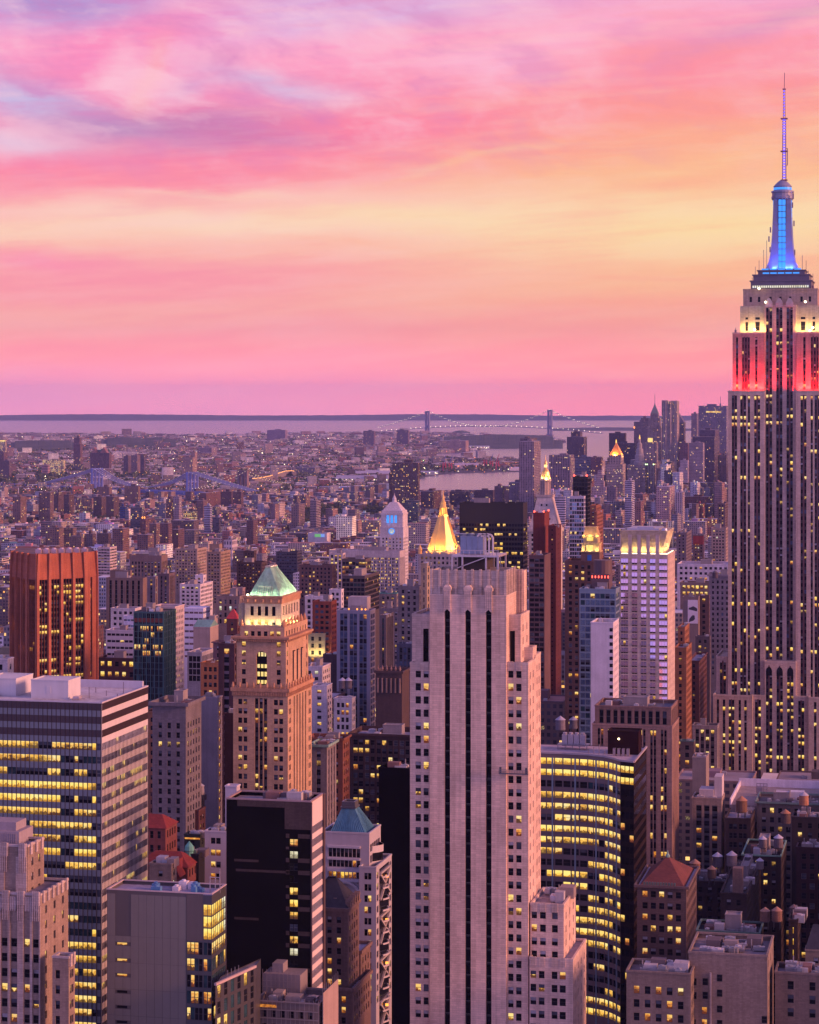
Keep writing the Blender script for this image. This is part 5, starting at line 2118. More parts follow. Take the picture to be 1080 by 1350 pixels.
 # antenna
 xa=xm+.9
 B=MB()
 for sx in (-1,1):
  for sy in (-1,1):
   B.bar((xa+sx*.95,ym+sy*.95,Zm(239)),(xa+sx*.75,ym+sy*.75,Zm(157)),.2)
   B.bar((xa+sx*.5,ym+sy*.5,Zm(157)),(xa+sx*.38,ym+sy*.38,Zm(118)),.15)
 B.bar((xa,ym,Zm(118)),(xa+.2,ym,Zm(96)),.16)
 for p_,w_ in ((157,1.9),(118,.9),(200,2.0),(238,1.8)):
  B.box(xa-w_,xa+w_,ym-w_,ym+w_,Zm(p_),Zm(p_)+.5,bottom=True)
 B.bar((xa+1.8,ym-1,Zm(218)),(xa+1.8,ym-1,Zm(196)),.22)
 B.bar((xa+.8,ym-1,Zm(218)),(xa+1.9,ym-1,Zm(218)),.15)
 B.bar((xa+.8,ym-1,Zm(196)),(xa+1.9,ym-1,Zm(196)),.15)
 part('antenna',B,M['metal'],root,(.30,.12,.16))
 G=MB()
 for k in range(22):
  p_=235-k*3.6
  G.box(xa-.8,xa+.8,ym-1.0,ym+.6,Zm(p_),Zm(p_-1.7),bottom=True)
 for k in range(9):
  p_=153-k*4.0
  G.box(xa-.38,xa+.38,ym-.6,ym+.3,Zm(p_),Zm(p_-1.9),bottom=True)
 part('antenna_lights',G,M['violet_glow'],root)
 # small masts and dishes round the deck
 B=MB()
 for p_,a,b in ((992,382,366),(996,382,352),(1001,372,344),(1007,363,330),(1011,360,318),(1058,363,338),(1063,371,345),(1066,382,358),(1072,383,362),(978,440,420),(970,440,432),(1085,440,425)):
  xx=X(p_,ym-8)
  B.bar((xx,ym-8,Zm(a)-1),(xx,ym-8,Zm(b)),.12)
  B.box(xx-.5,xx+.5,ym-8.5,ym-7.5,Zm(a),Zm(a)+2.2)
 for p_,b in ((1014,312),(1016,300),(1015.5,326),(1048,330),(1047,292),(1045,268),(1019,255),(1046,256)):
  xx=X(p_,ym-5)
  B.box(xx-.35,xx+.35,ym-5.3,ym-4.6,Zm(b)-3,Zm(b))
 part('small_antenna',B,M['metal'],root,(.25,.14,.18))
 # base wings
 yb=y0-7
 Lb=((945,948.2),(953,956.4),(961,963.8),(965.4,968.2),(973.8,977),(981.4,984.6))
 Rb=tuple((2058-b,2058-a) for a,b in reversed(Lb))
 face(940.5,992,Lb,Zt(920,yb),zlow,yb,yb=y1+8,c=(.42,.315,.28))
 face(1066,1117.5,Rb,Zt(920,yb),zlow,yb,yb=y1+8,c=(.42,.315,.28))
 Lm=((995.5,998.5),(1000.3,1003.3),(1010,1013.2),(1015,1018.2),(1024,1027.2),(1029,1032.2),(1038,1041.2),(1043,1046.2),(1052.6,1055.6),(1057.4,1060.4))
 ymid=y0-3
 face(1008.4,1049.6,Lm[2:8],Zt(874,ymid),zlow,ymid,yb=y0+4.4,drop=7)
 face(992.2,1008.2,Lm[:2],Zt(919,ymid),zlow,ymid,yb=y0+4)
 face(1049.8,1065.8,Lm[8:],Zt(919,ymid),zlow,ymid,yb=y0+4)
 for a,b in ((1010,1018.2),(1024,1032.2),(1038,1046.2)):
  G=MB()
  xx,rr=(X(a,ymid)+X(b,ymid))/2,(X(b,ymid)-X(a,ymid))/2
  pts=[(xx+rr*cos(pi*k/10),ymid-.05,Zt(886,ymid)+rr*1.6*sin(pi*k/10)) for k in range(11)]
  G.poly([(xx-rr,ymid-.05,Zt(891,ymid)),(xx+rr,ymid-.05,Zt(891,ymid))]+pts)
  part('arch_window',G,M['glass_dark'],root)
 face(944.5,960,((949.3,952.2),(954.2,957.2)),Zt(869,y0+3),Zt(921),y0+3,yb=y1-8,drop=3)
 windows(root,wins,OLD,7,frame=False)
 # the floodlights on the setbacks
 red,yel,blu=(1.0,.010,.008),(1.0,.55,.12),(.03,.10,1.0)
 zr,zy=Zt(517),Zt(440,yu)
 for a in (971,982,993,1003,1055,1065,1076,1087):
  flood(root,(X(a,y0),y0+.2,zr+1.2),(X(a,yu),yu+.3,zr+16),3.5,.8,RED_W,red)
 for a in (979,986,993,1000,1005,1053,1058,1065,1072,1079):
  flood(root,(X(a,yu),yu+1.0,zy+1.2),(X(a,yk),yk+.3,zy+10),2.0,.8,YEL_W,yel)
 for a in (1021,1029,1036,1044):
  flood(root,(X(a,ym-9),ym-9.5,Zm(356)+.5),(X(a*.5+516,ym),ym-4,Zm(310)),1.5,.8,2600,blu)
 for k in (-1,1):
  flood(root,(xm+k*10,ym-3,Zm(356)+.5),(xm+k*4,ym,Zm(300)),1.5,.8,2000,blu)
 L_=MB()
 for p_,q in ((995,434),(1072,432),(1068,436),(1009.5,398),(1001,380),(1062,398)):
  L_.lathe(X(p_,yu+1),yu+.6,[(.2,Zt(q,yu)-.6),(.75,Zt(q,yu)),(.2,Zt(q,yu)+.6)],8)
 part('lamp',L_,M['lamp_white'],root)
RED_W,YEL_W=11000,1000
great_skyscraper()
# ------------------------------------------------------------------ hotel tower with pink mirrored windows and a glowing crown
def glowing_crown_tower():
 D=1150
 x0,x1,y0,y1=plan(817.5,880.5,D,S=890)
 root=thing('mirror_window_tower', 'slender stone tower with pink mirrored windows under a glowing yellow flared crown', 'hotel tower',((x0+x1)/2,(y0+y1)/2,0))
 note(817,890,D,694,930,(x0,x1,y0,y1))
 wins=[]
 Zq=lambda p: Zf(p,870,y0)
 zc0,zc1=Zq(731),Zq(700)
 bays=((818.8,828.2),(833,840.4),(845,852.4),(857,864.4),(869.2,879.8))
 B=MB()
 rows,slots=[],[]
 z=zc0-2.2
 zb=Zq(945)
 while z>zb:
  rows.append((z-2.0,z))
  slots.append((z-2.75,z-2.2))
  z -= 3.38
 cols,W=[],x1-x0
 for a,b in bays:
  n=3 if b-a>8 else 2
  l,r=X(a,y0)-x0,X(b,y0)-x0
  for k in range(n):
   cols.append((l+(r-l)*k/n+.04,l+(r-l)*(k+1)/n-.04))
 rr=sorted(rows+slots)
 rng=random.Random(2)
 facade(B,(x0,y0),(1,0),W,0,zc0,cols,rr,.2,wins,
  kinds=lambda c,r: ('black' if r % 2==0 else ('mirror' if rng.random()<.96 else 'lit')))
 W2=y1-y0
 facade(B,(x1,y0),(0,1),W2,0,zc0,evenly(W2,9,.55,.8),storeys(zc0,zb,3.38,1.6,1),.12,wins,kinds=lambda c,r: 'pale')
 facade(B,(x1,y1),(-1,0),W,0,zc0,[],[])
 facade(B,(x0,y1),(0,-1),W2,0,zc0,[],[])
 part('wall',B,M['stone'],root,(.50,.38,.34))
 # crown: piers with inward-leaning panels between them, a flared corner
 C=MB()
 for a,b in ((817.5,818.8),(828.2,833),(840.4,845),(852.4,857),(864.4,869.2)):
  C.box(X(a,y0),X(b,y0),y0,y0+1.0,zc0,zc1-2.0)
 C.quad((x0,y0,zc0),(x1,y0,zc0),(x1,y1,zc0),(x0,y1,zc0))
 part('crown_pier',C,M['stone'],root,(.40,.32,.33))
 C=MB()
 xi=x1-3.2
 C.quad((x0,y0+3.0,zc0),(xi,y0+3.0,zc0),(x1-.2,y0+.2,zc1),(x0,y0+.2,zc1))
 C.quad((xi,y0+3.0,zc0),(xi,y1-2,zc0),(x1-.2,y1-.4,zc1),(x1-.2,y0+.2,zc1))
 C.quad((x0,y0+.2,zc1),(x1-.2,y0+.2,zc1),(x1-.2,y1,zc1),(x0,y1,zc1))
 C.quad((x0,y1,zc0),(x0,y0+3,zc0),(x0,y0+.2,zc1),(x0,y1,zc1))
 part('crown_panel',C,M['stone'],root,(.42,.33,.26))
 C=MB()
 for zz in (Zq(721),Zq(715.5),Zq(710)):
  f=(zz-zc0)/(zc1-zc0)
  yy=y0+3.0+(.2-3.0)*f
  for a,b in bays:
   C.box(X(a,y0),X(b-.5,y0),yy-.14,yy-.02,zz,zz+.25,bottom=True)
 part('crown_rail',C,M['metal'],root,(.5,.4,.3))
 C=MB()
 C.box(x0+3,x1-5,y0+5,y1-5,zc1,zc1+.9)
 C.box(x0+8,x0+16,y0+5,y0+11,zc1+.9,zc1+1.6)
 C.cyl(X(876,y0+4),y0+5,1.6,1.2,zc1,zc1+1.1,12)
 part('rooftop_unit',C,M['metal'],root,(.4,.4,.48))
 G=MB()
 for a,b in bays:
  G.box(X(a,y0)+.1,X(b,y0)-.1,y0+1.0,y0+1.4,zc0+.05,zc0+.45)
 G.box(x1-.7,x1-.4,y0+1,y1-3,zc0+.05,zc0+.35)
 part('crown_light',G,M['strip_light'],root)
 yl=(1.0,.66,.20)
 for a,b in bays:
  m_=X((a+b)/2,y0)
  flood(root,(m_,y0+.9,zc0+.6),(m_,y0+2.2,zc0+7),2.0,.5,500,yl)
 for k in range(4):
  yy=y0+2+(y1-y0-4)*(k+.5)/4
  flood(root,(x1-.3,yy,zc0+.6),(x1-1.6,yy,zc0+7),.5,2.0,800,yl)
 windows(root,wins,dict(mirror=1),5,frame=False)
glowing_crown_tower()
# ------------------------------------------------------------------ red tower with flared ribs, set across the grid
def red_ribbed_tower():
 P=[gxy(a,d) for a,d in ((14.5,1398),(36,1377),(49,1370),(113,1388),(128,1400),(122,1440),(22,1445))]
 z1=zat(731,*P[2])
 zc=zat(763,*P[2])
 root=thing('red_ribbed_tower', 'red brick tower set at an angle with flared ribs round its blank top', 'skyscraper',
    (sum(p[0] for p in P)/7,sum(p[1] for p in P)/7,0))
 note(14,128,1370,728,900,(P[0][0],P[4][0],P[2][1]-5,P[5][1]))
 cx,cy=ORI[root.name][:2]
 top=[(cx+(x-cx)*.955,cy+(y-cy)*.955) for x,y in P]
 red=(.36,.105,.058)
 B=MB()
 zb=zat(905,*P[2])
 wins=[]
 rng=random.Random(33)
 rib=MB()
 band=MB()
 for i in range(len(P)):
  a,b=P[i],P[(i+1) % len(P)]
  ta,tb=top[i],top[(i+1) % len(P)]
  L_=sqrt((b[0]-a[0]) ** 2+(b[1]-a[1]) ** 2)
  u=((b[0]-a[0])/L_,(b[1]-a[1])/L_)
  nrm=(u[1],-u[0])
  B.quad((*a,zc),(*b,zc),(*tb,z1),(*ta,z1))
  nb={0: 3,1: 1,2: 4,3: 1}.get(i,0)
  if not nb:
   facade(B,a,u,L_,0,zc,[],[])
   continue
  rows=sorted(storeys(zc-1.0,zb,3.3,2.1,.2))
  step=L_/nb
  cols=[]
  for k in range(nb):
   m0,m1=k*step+step*.15,(k+1)*step-step*.15
   n=max(1,int((m1-m0)/1.4)) if i<3 else 1
   if i==3:
    m0,m1=step*.42,step*.58
   for j in range(n):
    cols.append((m0+(m1-m0)*j/n+.03,m0+(m1-m0)*(j+1)/n-.03))
  tab=[runs(rng,len(cols),(.75 if (len(rows)-1-r) in (1,17,18,20) else .32 if i==2 else .1),['office', 'lit', 'bright'],['black', 'dark', 'black', 'grey'],1.6) for r in range(len(rows))]
  tab[-1]=['office' if i==0 else 'black']*len(cols)
  SPB=band
  facade(B,a,u,L_,0,zc,cols,rows,.1,wins,.9,SPB,kinds=lambda c,r: tab[r][c])
  for k in range(nb+1):
   t=min(max(k*step,.3),L_-.3)
   wdt=.8 if i==2 else .55
   p=(a[0]+u[0]*t,a[1]+u[1]*t)
   tp=(ta[0]+(tb[0]-ta[0])*t/L_,ta[1]+(tb[1]-ta[1])*t/L_)
   def sq(c,o):
    return [(c[0]-u[0]*wdt,c[1]-u[1]*wdt),(c[0]-u[0]*wdt+nrm[0]*o,c[1]-u[1]*wdt+nrm[1]*o),
      (c[0]+u[0]*wdt+nrm[0]*o,c[1]+u[1]*wdt+nrm[1]*o),(c[0]+u[0]*wdt,c[1]+u[1]*wdt)]
   rib.prism(sq(p,.9),0,zc,top=sq(p,.9),cap=False)
   rib.prism(sq(p,.9),zc,z1+.4,top=sq(tp,1.5))
 part('wall',B,M['brick'],root,red)
 part('spandrel',band,M['panel'],root,(.06,.028,.024))
 part('rib',rib,M['brick'],root,(.40,.125,.07))
 R=MB()
 R.poly([(*p,z1-.4) for p in top])
 part('roof',R,M['roofing'],root,(.2,.12,.11))
 for k in range(7):
  f=(k+.8)/7.6
  x=P[1][0]+(P[3][0]-P[1][0])*f
  y=P[1][1]+(P[3][1]-P[1][1])*f+7
  C=MB()
  C.box(x-1.7,x+1.7,y,y+3,z1-.4,z1+1.9)
  C.cyl(x,y+1.5,1.3,1.1,z1+1.9,z1+2.7,10)
  part('cooling_tower',C,M['metal'],root,(.5,.36,.38))
 windows(root,wins,dict(dark=1),2,frame=False)
red_ribbed_tower()
# ------------------------------------------------------------------ dark tower ruled with teal lines, a pink block behind
def teal_grid_tower():
 D=1250
 x0,x1,y0,y1=plan(176.5,215.5,D,S=231)
 z1=zat(807,x1,y0)
 root=thing('teal_grid_tower', 'dark glass tower ruled with teal mullions beside a pale pink stone block', 'office building',((x0+x1)/2,(y0+y1)/2,0))
 note(176,244,D,800,918,(x0,x1+4,y0,y1+18))
 rng=random.Random(19)
 wins,B=[],MB()
 zb=zat(930,x1,y0)
 rows=sorted(storeys(z1,zb,3.3,2.9,1.0))
 n=len(rows)
 tab=[runs(rng,14,{2: .6,4: .45,5: .5,6: .3,15: .6,24: .4}.get(n-1-r,.06),['warm', 'lit'],['black', 'dark', 'teal'],1.4) for r in range(n)]
 facade(B,(x0,y0),(1,0),x1-x0,0,z1,evenly(x1-x0,14,9,.2),rows,.08,wins,kinds=lambda c,r: tab[r][c])
 facade(B,(x1,y0),(0,1),y1-y0,0,z1,evenly(y1-y0,12,1.6,.4),rows,.08,wins,kinds=lambda c,r: rng.choice(['grey', 'dark', 'dark', 'teal']))
 B.chain([(x1,y1),(x0,y1),(x0,y0)],0,z1)
 part('wall',B,M['panel'],root,(.035,.06,.065))
 G=MB()
 for k in range(8):
  xx=x0+.15+(x1-x0-.3)*k/7
  G.box(xx-.2,xx+.2,y0-.4,y0-.004,0,z1+.2)
  yy=y0+.2+(y1-y0-.4)*k/7
  G.box(x1+.004,x1+.4,yy-.3,yy+.3,0,z1+.2)
 for zz in (z1-.6,z1-7.0):
  G.box(x0,x1,y0-.5,y0-.41,zz,zz+.6,bottom=True)
 part('mullion',G,M['paint'],root,(.04,.10,.11))
 G=MB()
 G.box(x0+.3,x1-.3,y0-.3,y0-.02,z1-5.6,z1-3.4,bottom=True)
 part('band',G,M['brick'],root,(.16,.04,.03))
 R=MB()
 R.quad((x0,y0,z1-.5),(x1,y0,z1-.5),(x1,y1,z1-.5),(x0,y1,z1-.5))
 part('roof',R,M['roofing'],root,(.1,.08,.09))
 clutter(root,x0+1,x1-1,y0+2,y1-1,z1-.5,4,7)
 w2=[]
 ye=x1/tt(243.5)
 tier(root,w2,x0+3,x1-.2,y1+.1,ye,0,zat(801,x1,y1),dict(col=(.50,.40,.40),mat='plain',bay=2.6,ww=1.3,wh=1.8,fl=3.2,zmin=zb))
 windows(root,wins+w2,dict(dark=30,grey=14,lit=14,pale=6),3,frame=False)
teal_grid_tower()
# ------------------------------------------------------------------ landmark spires further off
def gold_pyramid():
 D=1900
 x,y=gxy(584.5,D)
 Zq=lambda p: zat(p,x,y)
 k=D/F
 root=thing('gold_pyramid_building', 'stone building crowned by a floodlit golden pyramid spire', 'building',(x,y,0))
 note(556,614,D,648,790,(x-20,x+20,y-20,y+20))
 B,wins=MB(),[]
 h=17
 facade(B,(x-h,y-h),(1,0),2*h,0,Zq(729),evenly(2*h,9,1.8,1.5),storeys(Zq(729),60,3.8,2.1,2),.3,wins)
 facade(B,(x+h,y-h),(0,1),2*h,0,Zq(729),evenly(2*h,9,1.8,1.5),storeys(Zq(729),60,3.8,2.1,2),.3,wins)
 B.chain([(x+h,y+h),(x-h,y+h),(x-h,y-h)],0,Zq(729))
 B.quad((x-h,y-h,Zq(729)),(x+h,y-h,Zq(729)),(x+h,y+h,Zq(729)),(x-h,y+h,Zq(729)))
 part('wall',B,M['stone'],root,(.34,.28,.29))
 windows(root,wins,OLD,8,frame=False)
 C=MB()
 oc=lambda r: [(x+r*cos(pi/8+i*pi/4),y+r*sin(pi/8+i*pi/4)) for i in range(8)]
 C.prism(oc(13.2),Zq(729),Zq(725))
 for i in range(8):
  a=pi/8+i*pi/4
  C.cyl(x+12*cos(a),y+12*sin(a),.8,.5,Zq(725),Zq(717),8)
 for i in range(16):
  a=i*pi/8
  C.cyl(x+12.4*cos(a),y+12.4*sin(a),.3,.3,Zq(725),Zq(719),6)
 part('gallery',C,M['stone'],root,(.45,.36,.26))
 R=MB()
 R.prism(oc(12.2),Zq(724),Zq(718),top=oc(11.2))
 prof=[(11.2,718),(3.6,680)]
 R.prism(oc(11.2),Zq(718),Zq(680),top=oc(3.6))
 for i in range(8):
  a=pi/8+i*pi/4
  R.bar((x+11.3*cos(a),y+11.3*sin(a),Zq(718)),(x+3.7*cos(a),y+3.7*sin(a),Zq(680)),.3)
 part('pyramid_roof',R,M['gold'],root,(.80,.48,.13))
 L_=MB()
 L_.prism(oc(3.6),Zq(680),Zq(678))
 for i in range(8):
  a=pi/8+i*pi/4
  L_.cyl(x+2.7*cos(a),y+2.7*sin(a),.42,.38,Zq(678),Zq(669),6)
  L_.cyl(x+3.3*cos(a),y+3.3*sin(a),.3,.02,Zq(678),Zq(674),6)
 L_.lathe(x,y,[(2.9,Zq(669)),(2.3,Zq(667)),(2.1,Zq(662)),(1.2,Zq(660)),(.9,Zq(655)),(.35,Zq(652)),(.12,Zq(646.5))],8)
 part('lantern',L_,M['gold'],root,(.85,.52,.14))
 G=MB()
 G.cyl(x,y,1.2,1.2,Zq(678),Zq(669.5),8)
 part('lantern_light',G,M['gold_glow'],root)
 for sx in (-1,1):
  T=MB()
  xx=x+sx*16.0
  T.lathe(xx,y-15,[(1.6,Zq(730)),(1.6,Zq(724)),(2.0,Zq(723.5)),(.1,Zq(716))],8)
  part('corner_turret',T,M['gold'],root,(.7,.4,.14))
 yl=(1.0,.55,.10)
 for i in range(8):
  a=i*pi/4
  flood(root,(x+15.5*cos(a),y+15.5*sin(a),Zq(725)+.5),(x+6*cos(a),y+6*sin(a),Zq(700)),2,2,3600,yl)
 for i in range(4):
  a=pi/4+i*pi/2
  flood(root,(x+5.5*cos(a),y+5.5*sin(a),Zq(680)),(x,y,Zq(664)),1,1,500,yl)
 G=MB()
 for i in range(12):
  a=i*pi/6
  G.lathe(x+14*cos(a),y+14*sin(a),[(.2,Zq(728.7)),(.6,Zq(728)),(.2,Zq(727.2))],6)
 part('lamp',G,M['lamp_orange'],root)
gold_pyramid()
def marble_clock_tower():
 D=2080
 x,y=gxy(719.5,D)
 Zq=lambda p: zat(p,x,y)
 root=thing('campanile_tower', 'pale marble campanile with a sloping spire and small golden dome', 'tower',(x,y,0))
 note(700,742,D,600,720,(x-16,x+16,y-16,y+16))
 sq=lambda r: [(x-r,y-r),(x+r,y-r),(x+r,y+r),(x-r,y+r)]
 B,wins=MB(),[]
 facade(B,(x-13,y-13),(1,0),26,0,Zq(700),evenly(26,6,2,1.5),storeys(Zq(700),60,4,2.4,2),.3,wins)
 B.chain([(x+13,y-13),(x+13,y+13),(x-13,y+13),(x-13,y-13)],0,Zq(700))
 part('wall',B,M['stone'],root,(.50,.42,.40))
 windows(root,wins,OLD,4,frame=False)
 R=MB()
 R.prism(sq(14),Zq(700),Zq(696))
 R.prism(sq(13),Zq(696),Zq(668),top=sq(8.2))
 R.prism(sq(8.2),Zq(668),Zq(655),top=sq(6.6))
 part('spire',R,M['stone'],root,(.52,.43,.41))
 for row,(pz,n,hw) in enumerate(((692,5,11),(683,4,9.5),(674,3,8),(665,2,6))):
  for k in range(n):
   G=MB()
   xx=x-hw*.75+hw*1.5*(k+.5)/n
   half=13+(8.2-13)*((696-pz)/28.0)
   yy=y-half
   G.box(xx-.7,xx+.7,yy-.5,yy+1.4,Zq(pz+1.5),Zq(pz-1.0),bottom=True)
   part('dormer',G,M['glass_dark'],root)
 C=MB()
 C.prism(sq(7.4),Zq(655),Zq(652))
 for sx in (-1,1):
  for sy in (-1,1):
   C.box(x+sx*7-.5,x+sx*7+.5,y+sy*7-.5,y+sy*7+.5,Zq(652),Zq(648))
 part('balcony',C,M['stone'],root,(.42,.33,.31))
 C=MB()
 for i in range(12):
  a=i*pi/6
  C.cyl(x+4.3*cos(a),y+4.3*sin(a),.5,.45,Zq(652),Zq(634),6)
 C.cyl(x,y,3,3,Zq(652),Zq(634),8)
 C.cyl(x,y,5.2,5.2,Zq(634),Zq(631),12)
 part('colonnade',C,M['stone'],root,(.45,.35,.32))
 L_=MB()
 L_.lathe(x,y,[(3.8,Zq(631)),(4.0,Zq(627)),(3.4,Zq(622)),(2.0,Zq(618.5)),(1.2,Zq(617)),(1.3,Zq(612)),(1.6,Zq(611.5)),(1.0,Zq(608.5)),(.3,Zq(606)),(.12,Zq(600))],12)
 part('dome',L_,M['gold'],root,(.80,.50,.16))
 G=MB()
 G.cyl(x,y,1.35,1.35,Zq(616),Zq(612.5),10)
 G.cyl(x,y,4.1,4.1,Zq(630.4),Zq(629.2),12,cap=False)
 part('dome_light',G,M['yellow_glow'],root)
 for i in range(4):
  a=i*pi/2+.3
  flood(root,(x+6.5*cos(a),y+6.5*sin(a),Zq(631)),(x,y,Zq(621)),1,1,1500,(1.0,.6,.16))
marble_clock_tower()
def blue_clock_tower():
 D=2900
 x,y=gxy(520,D)
 Zq=lambda p: zat(p,x,y)
 root=thing('clock_tower', 'white stone tower with a blue lit clock and blue belfry openings', 'clock tower',(x,y,0))
 note(504,538,D,652,725,(x-16,x+16,y-16,y+16))
 sq=lambda r: [(x-r,y-r),(x+r,y-r),(x+r,y+r),(x-r,y+r)]
 h=14.5
 B,wins=MB(),[]
 st=storeys(Zq(706),40,4.2,2.3,2)
 facade(B,(x-h,y-h),(1,0),2*h,0,Zq(695),evenly(2*h,6,1.9,1.5),st,.3,wins)
 facade(B,(x+h,y-h),(0,1),2*h,0,Zq(695),evenly(2*h,6,1.9,1.5),st,.3,wins)
 B.chain([(x+h,y+h),(x-h,y+h),(x-h,y-h)],0,Zq(695))
 B.prism(sq(h-.8),Zq(695),Zq(678))
 B.prism(sq(h+.4),Zq(695),Zq(694))
 B.prism(sq(h-.2),Zq(678),Zq(675.5))
 part('wall',B,M['stone'],root,(.52,.46,.48))
 windows(root,wins,OLD,4,frame=False)
 B=MB()
 B.prism(sq(h-1.4),Zq(675.5),Zq(672.5))
 B.prism(sq(h-2.5),Zq(672.5),Zq(662),top=sq(4.5))
 B.lathe(x,y,[(3.2,Zq(662)),(2.6,Zq(659)),(2.8,Zq(658)),(1.5,Zq(655)),(.6,Zq(653)),(.15,Zq(650))],10)
 part('spire',B,M['stone'],root,(.52,.46,.50))
 for k in range(3):
  G=MB()
  xx=x-5+5*k
  G.box(xx-1.5,xx+1.5,y-h+.55,y-h+.78,Zq(688.5),Zq(678.8),bottom=True)
  part('belfry_opening',G,M['blue_bright'],root)
 for k in range(2):
  C=MB()
  xx=x-2.5+5*k
  C.cyl(xx,y-h+.3,.7,.6,Zq(689),Zq(678.5),8)
  part('column',C,M['stone'],root,(.5,.45,.5))
 C=MB()
 n=28
 cz,R_,r_=Zq(699.5),4.1,2.9
 for k in range(n):
  a,b=2*pi*k/n,2*pi*(k+.75)/n
  C.quad((x+R_*cos(a),y-h-.3,cz+R_*sin(a)),(x+R_*cos(b),y-h-.3,cz+R_*sin(b)),
   (x+r_*cos(b),y-h-.3,cz+r_*sin(b)),(x+r_*cos(a),y-h-.3,cz+r_*sin(a)))
 C.bar((x,y-h-.35,cz),(x-2.3,y-h-.35,cz+.6),.28)
 C.bar((x,y-h-.35,cz),(x+.6,y-h-.35,cz+1.6),.3)
 face=part('clock_face',C,M['blue_bright'],root)
 C=MB()
 C.poly([(x+2.8*cos(2*pi*k/24),y-h-.2,cz+2.8*sin(2*pi*k/24)) for k in range(24)])
 part('clock_dial',C,M['lit_pale'],root)
 flood(root,(x-6,y-h-4,Zq(690)),(x,y-h,Zq(682)),2,1,350,(.15,.35,1.0))
 # the office wings round it
 for nm,a,b,t_,S_,lab in (('office_wing',434,527,727,534.5, 'broad white stone office wing in front of the blue clock tower'),
        ):
  block(nm,lab,a,b,t_,2830,S=S_,st=dict(col=(.46,.40,.42),mat='stone',kind='strip',fl=4.0,bay=4.6,ww=3.0,pair=.5,wh=2.4,deep=.3,spcol=(.3,.26,.28),drop=8,
   mix=dict(dark=30,lit=20,grey=10,warm=10)),vb=790,cat='office building',n=5)
blue_clock_tower()
# ------------------------------------------------------------------ blue glass tower with a blank white party wall
def lantern_tower():
 D=1200
 st=dict(col=(.17,.095,.085),fl=3.1,bay=3.0,ww=1.7,wh=1.9,zmin=80,mix=dict(dark=40,grey=30,lit=8,pale=10,warm=4))
 root,(x0,x1,y0,y1,zr,z1),wins=block('lantern_tower', 'brown brick apartment tower topped by a glowing yellow lantern house',745,800,741,D,depth=20,st=st,vb=880,cat='apartment tower',cl=False)
 yl=y0+4
 c=X(778.5,yl)
 Zq=lambda p: Zf(p,778,yl)
 B=MB()
 B.box(X(766,yl),X(790.5,yl),yl,yl+10,zr,Zq(728))
 part('wall',B,M['brick'],root,st['col'])
 B=MB()
 B.box(X(774.5,yl),X(780,yl),yl-.12,yl-.004,Zq(743),Zq(731.5),bottom=True)
 part('blue_panel',B,M['paint'],root,(.03,.13,.42))
 B=MB()
 B.box(X(765,yl),X(791,yl),yl-.5,yl+10.5,Zq(728),Zq(726.5),bottom=True)
 B.box(X(767,yl),X(789.5,yl),yl,yl+10,Zq(726.5),Zq(717.5))
 B.box(X(766,yl),X(790.5,yl),yl-.4,yl+10.4,Zq(717.5),Zq(716),bottom=True)
 B.box(X(769,yl),X(788,yl),yl+.5,yl+9.5,Zq(716),Zq(707))
 B.box(X(768,yl),X(789,yl),yl+.1,yl+9.9,Zq(707),Zq(705.8),bottom=True)
 part('lantern_house',B,M['stone'],root,(.52,.38,.20))
 B=MB()
 B.prism([(X(769,yl),yl+.5),(X(788,yl),yl+.5),(X(788,yl),yl+9.5),(X(769,yl),yl+9.5)],Zq(705.8),Zq(696),
   top=[(X(771.5,yl),yl+2),(X(785.5,yl),yl+2),(X(785.5,yl),yl+8),(X(771.5,yl),yl+8)])
 B.box(X(770.8,yl),X(786.2,yl),yl+1.7,yl+8.3,Zq(696),Zq(694.8),bottom=True)
 part('mansard_roof',B,M['stone'],root,(.50,.33,.16))
 for a,b,t_,q in ((773,782.5,728.5,718.5),(773.8,782,715,708)):
  G=MB()
  G.box(X(a,yl),X(b,yl),yl-.15,yl+.45 if t_<720 else yl-.02,Zq(t_-2),Zq(q),bottom=True)
  part('lit_opening',G,M['lit_bright'],root)
 for px_ in (768,778,788):
  flood(root,(X(px_,yl),yl-1.2,Zq(728.5)+.8),(X(px_,yl),yl,Zq(718)),1,.5,200,(1,.72,.24))
  flood(root,(X(px_,yl),yl-.9,Zq(707)),(X(px_,yl),yl+2,Zq(700)),1,.5,160,(1,.66,.2))
 # dark cylinder-topped block to the right
 root2,(x0,x1,y0,y1,zr,z1),_=block('blue_glass_tower', 'pale blue glass apartment tower with a dark rounded top and red lights',764,812,778,1090,S=817,st=dict(
  col=(.20,.26,.33),mat='panel',kind='ribbon',fl=3.1,bay=2.2,wh=2.3,zmin=70,margin=.4,mix=dict(sky=40,blue=20,grey=14,teal=10,lit=3)),vb=940,cat='apartment tower',n=4)
 yq=y0+6
 B=MB()
 B.box(X(780,yq),X(803,yq),yq,yq+12,zr,Zf(757,790,yq))
 B.cyl(X(793,yq),yq+5,4.4,4.4,Zf(757,790,yq),Zf(739,790,yq),16)
 part('plant_drum',B,M['panel'],root2,(.10,.055,.06))
 for k in range(6):
  G=MB()
  xx=X(781+k*4.2,yq)
  G.box(xx-.22,xx+.22,yq-.2,yq-.05,Zf(762,790,yq),Zf(759,790,yq),bottom=True)
  part('red_lamp',G,M['lamp_red'],root2)
 B=MB()
 rng=random.Random(3)
 block('white_party_wall', 'blank white party-wall block with one column of small windows',779,808.5,822,1060,S=816,
  st=dict(col=(.56,.50,.55),mat='plain',kind='blank',side='punch',fl=3.2,bay=4,ww=1.2,wh=1.5,zmin=70,parapet=.8,roofcol=(.3,.28,.3)),vb=940,n=2,big=False)
lantern_tower()
r_=bpy.data.objects['white_party_wall']
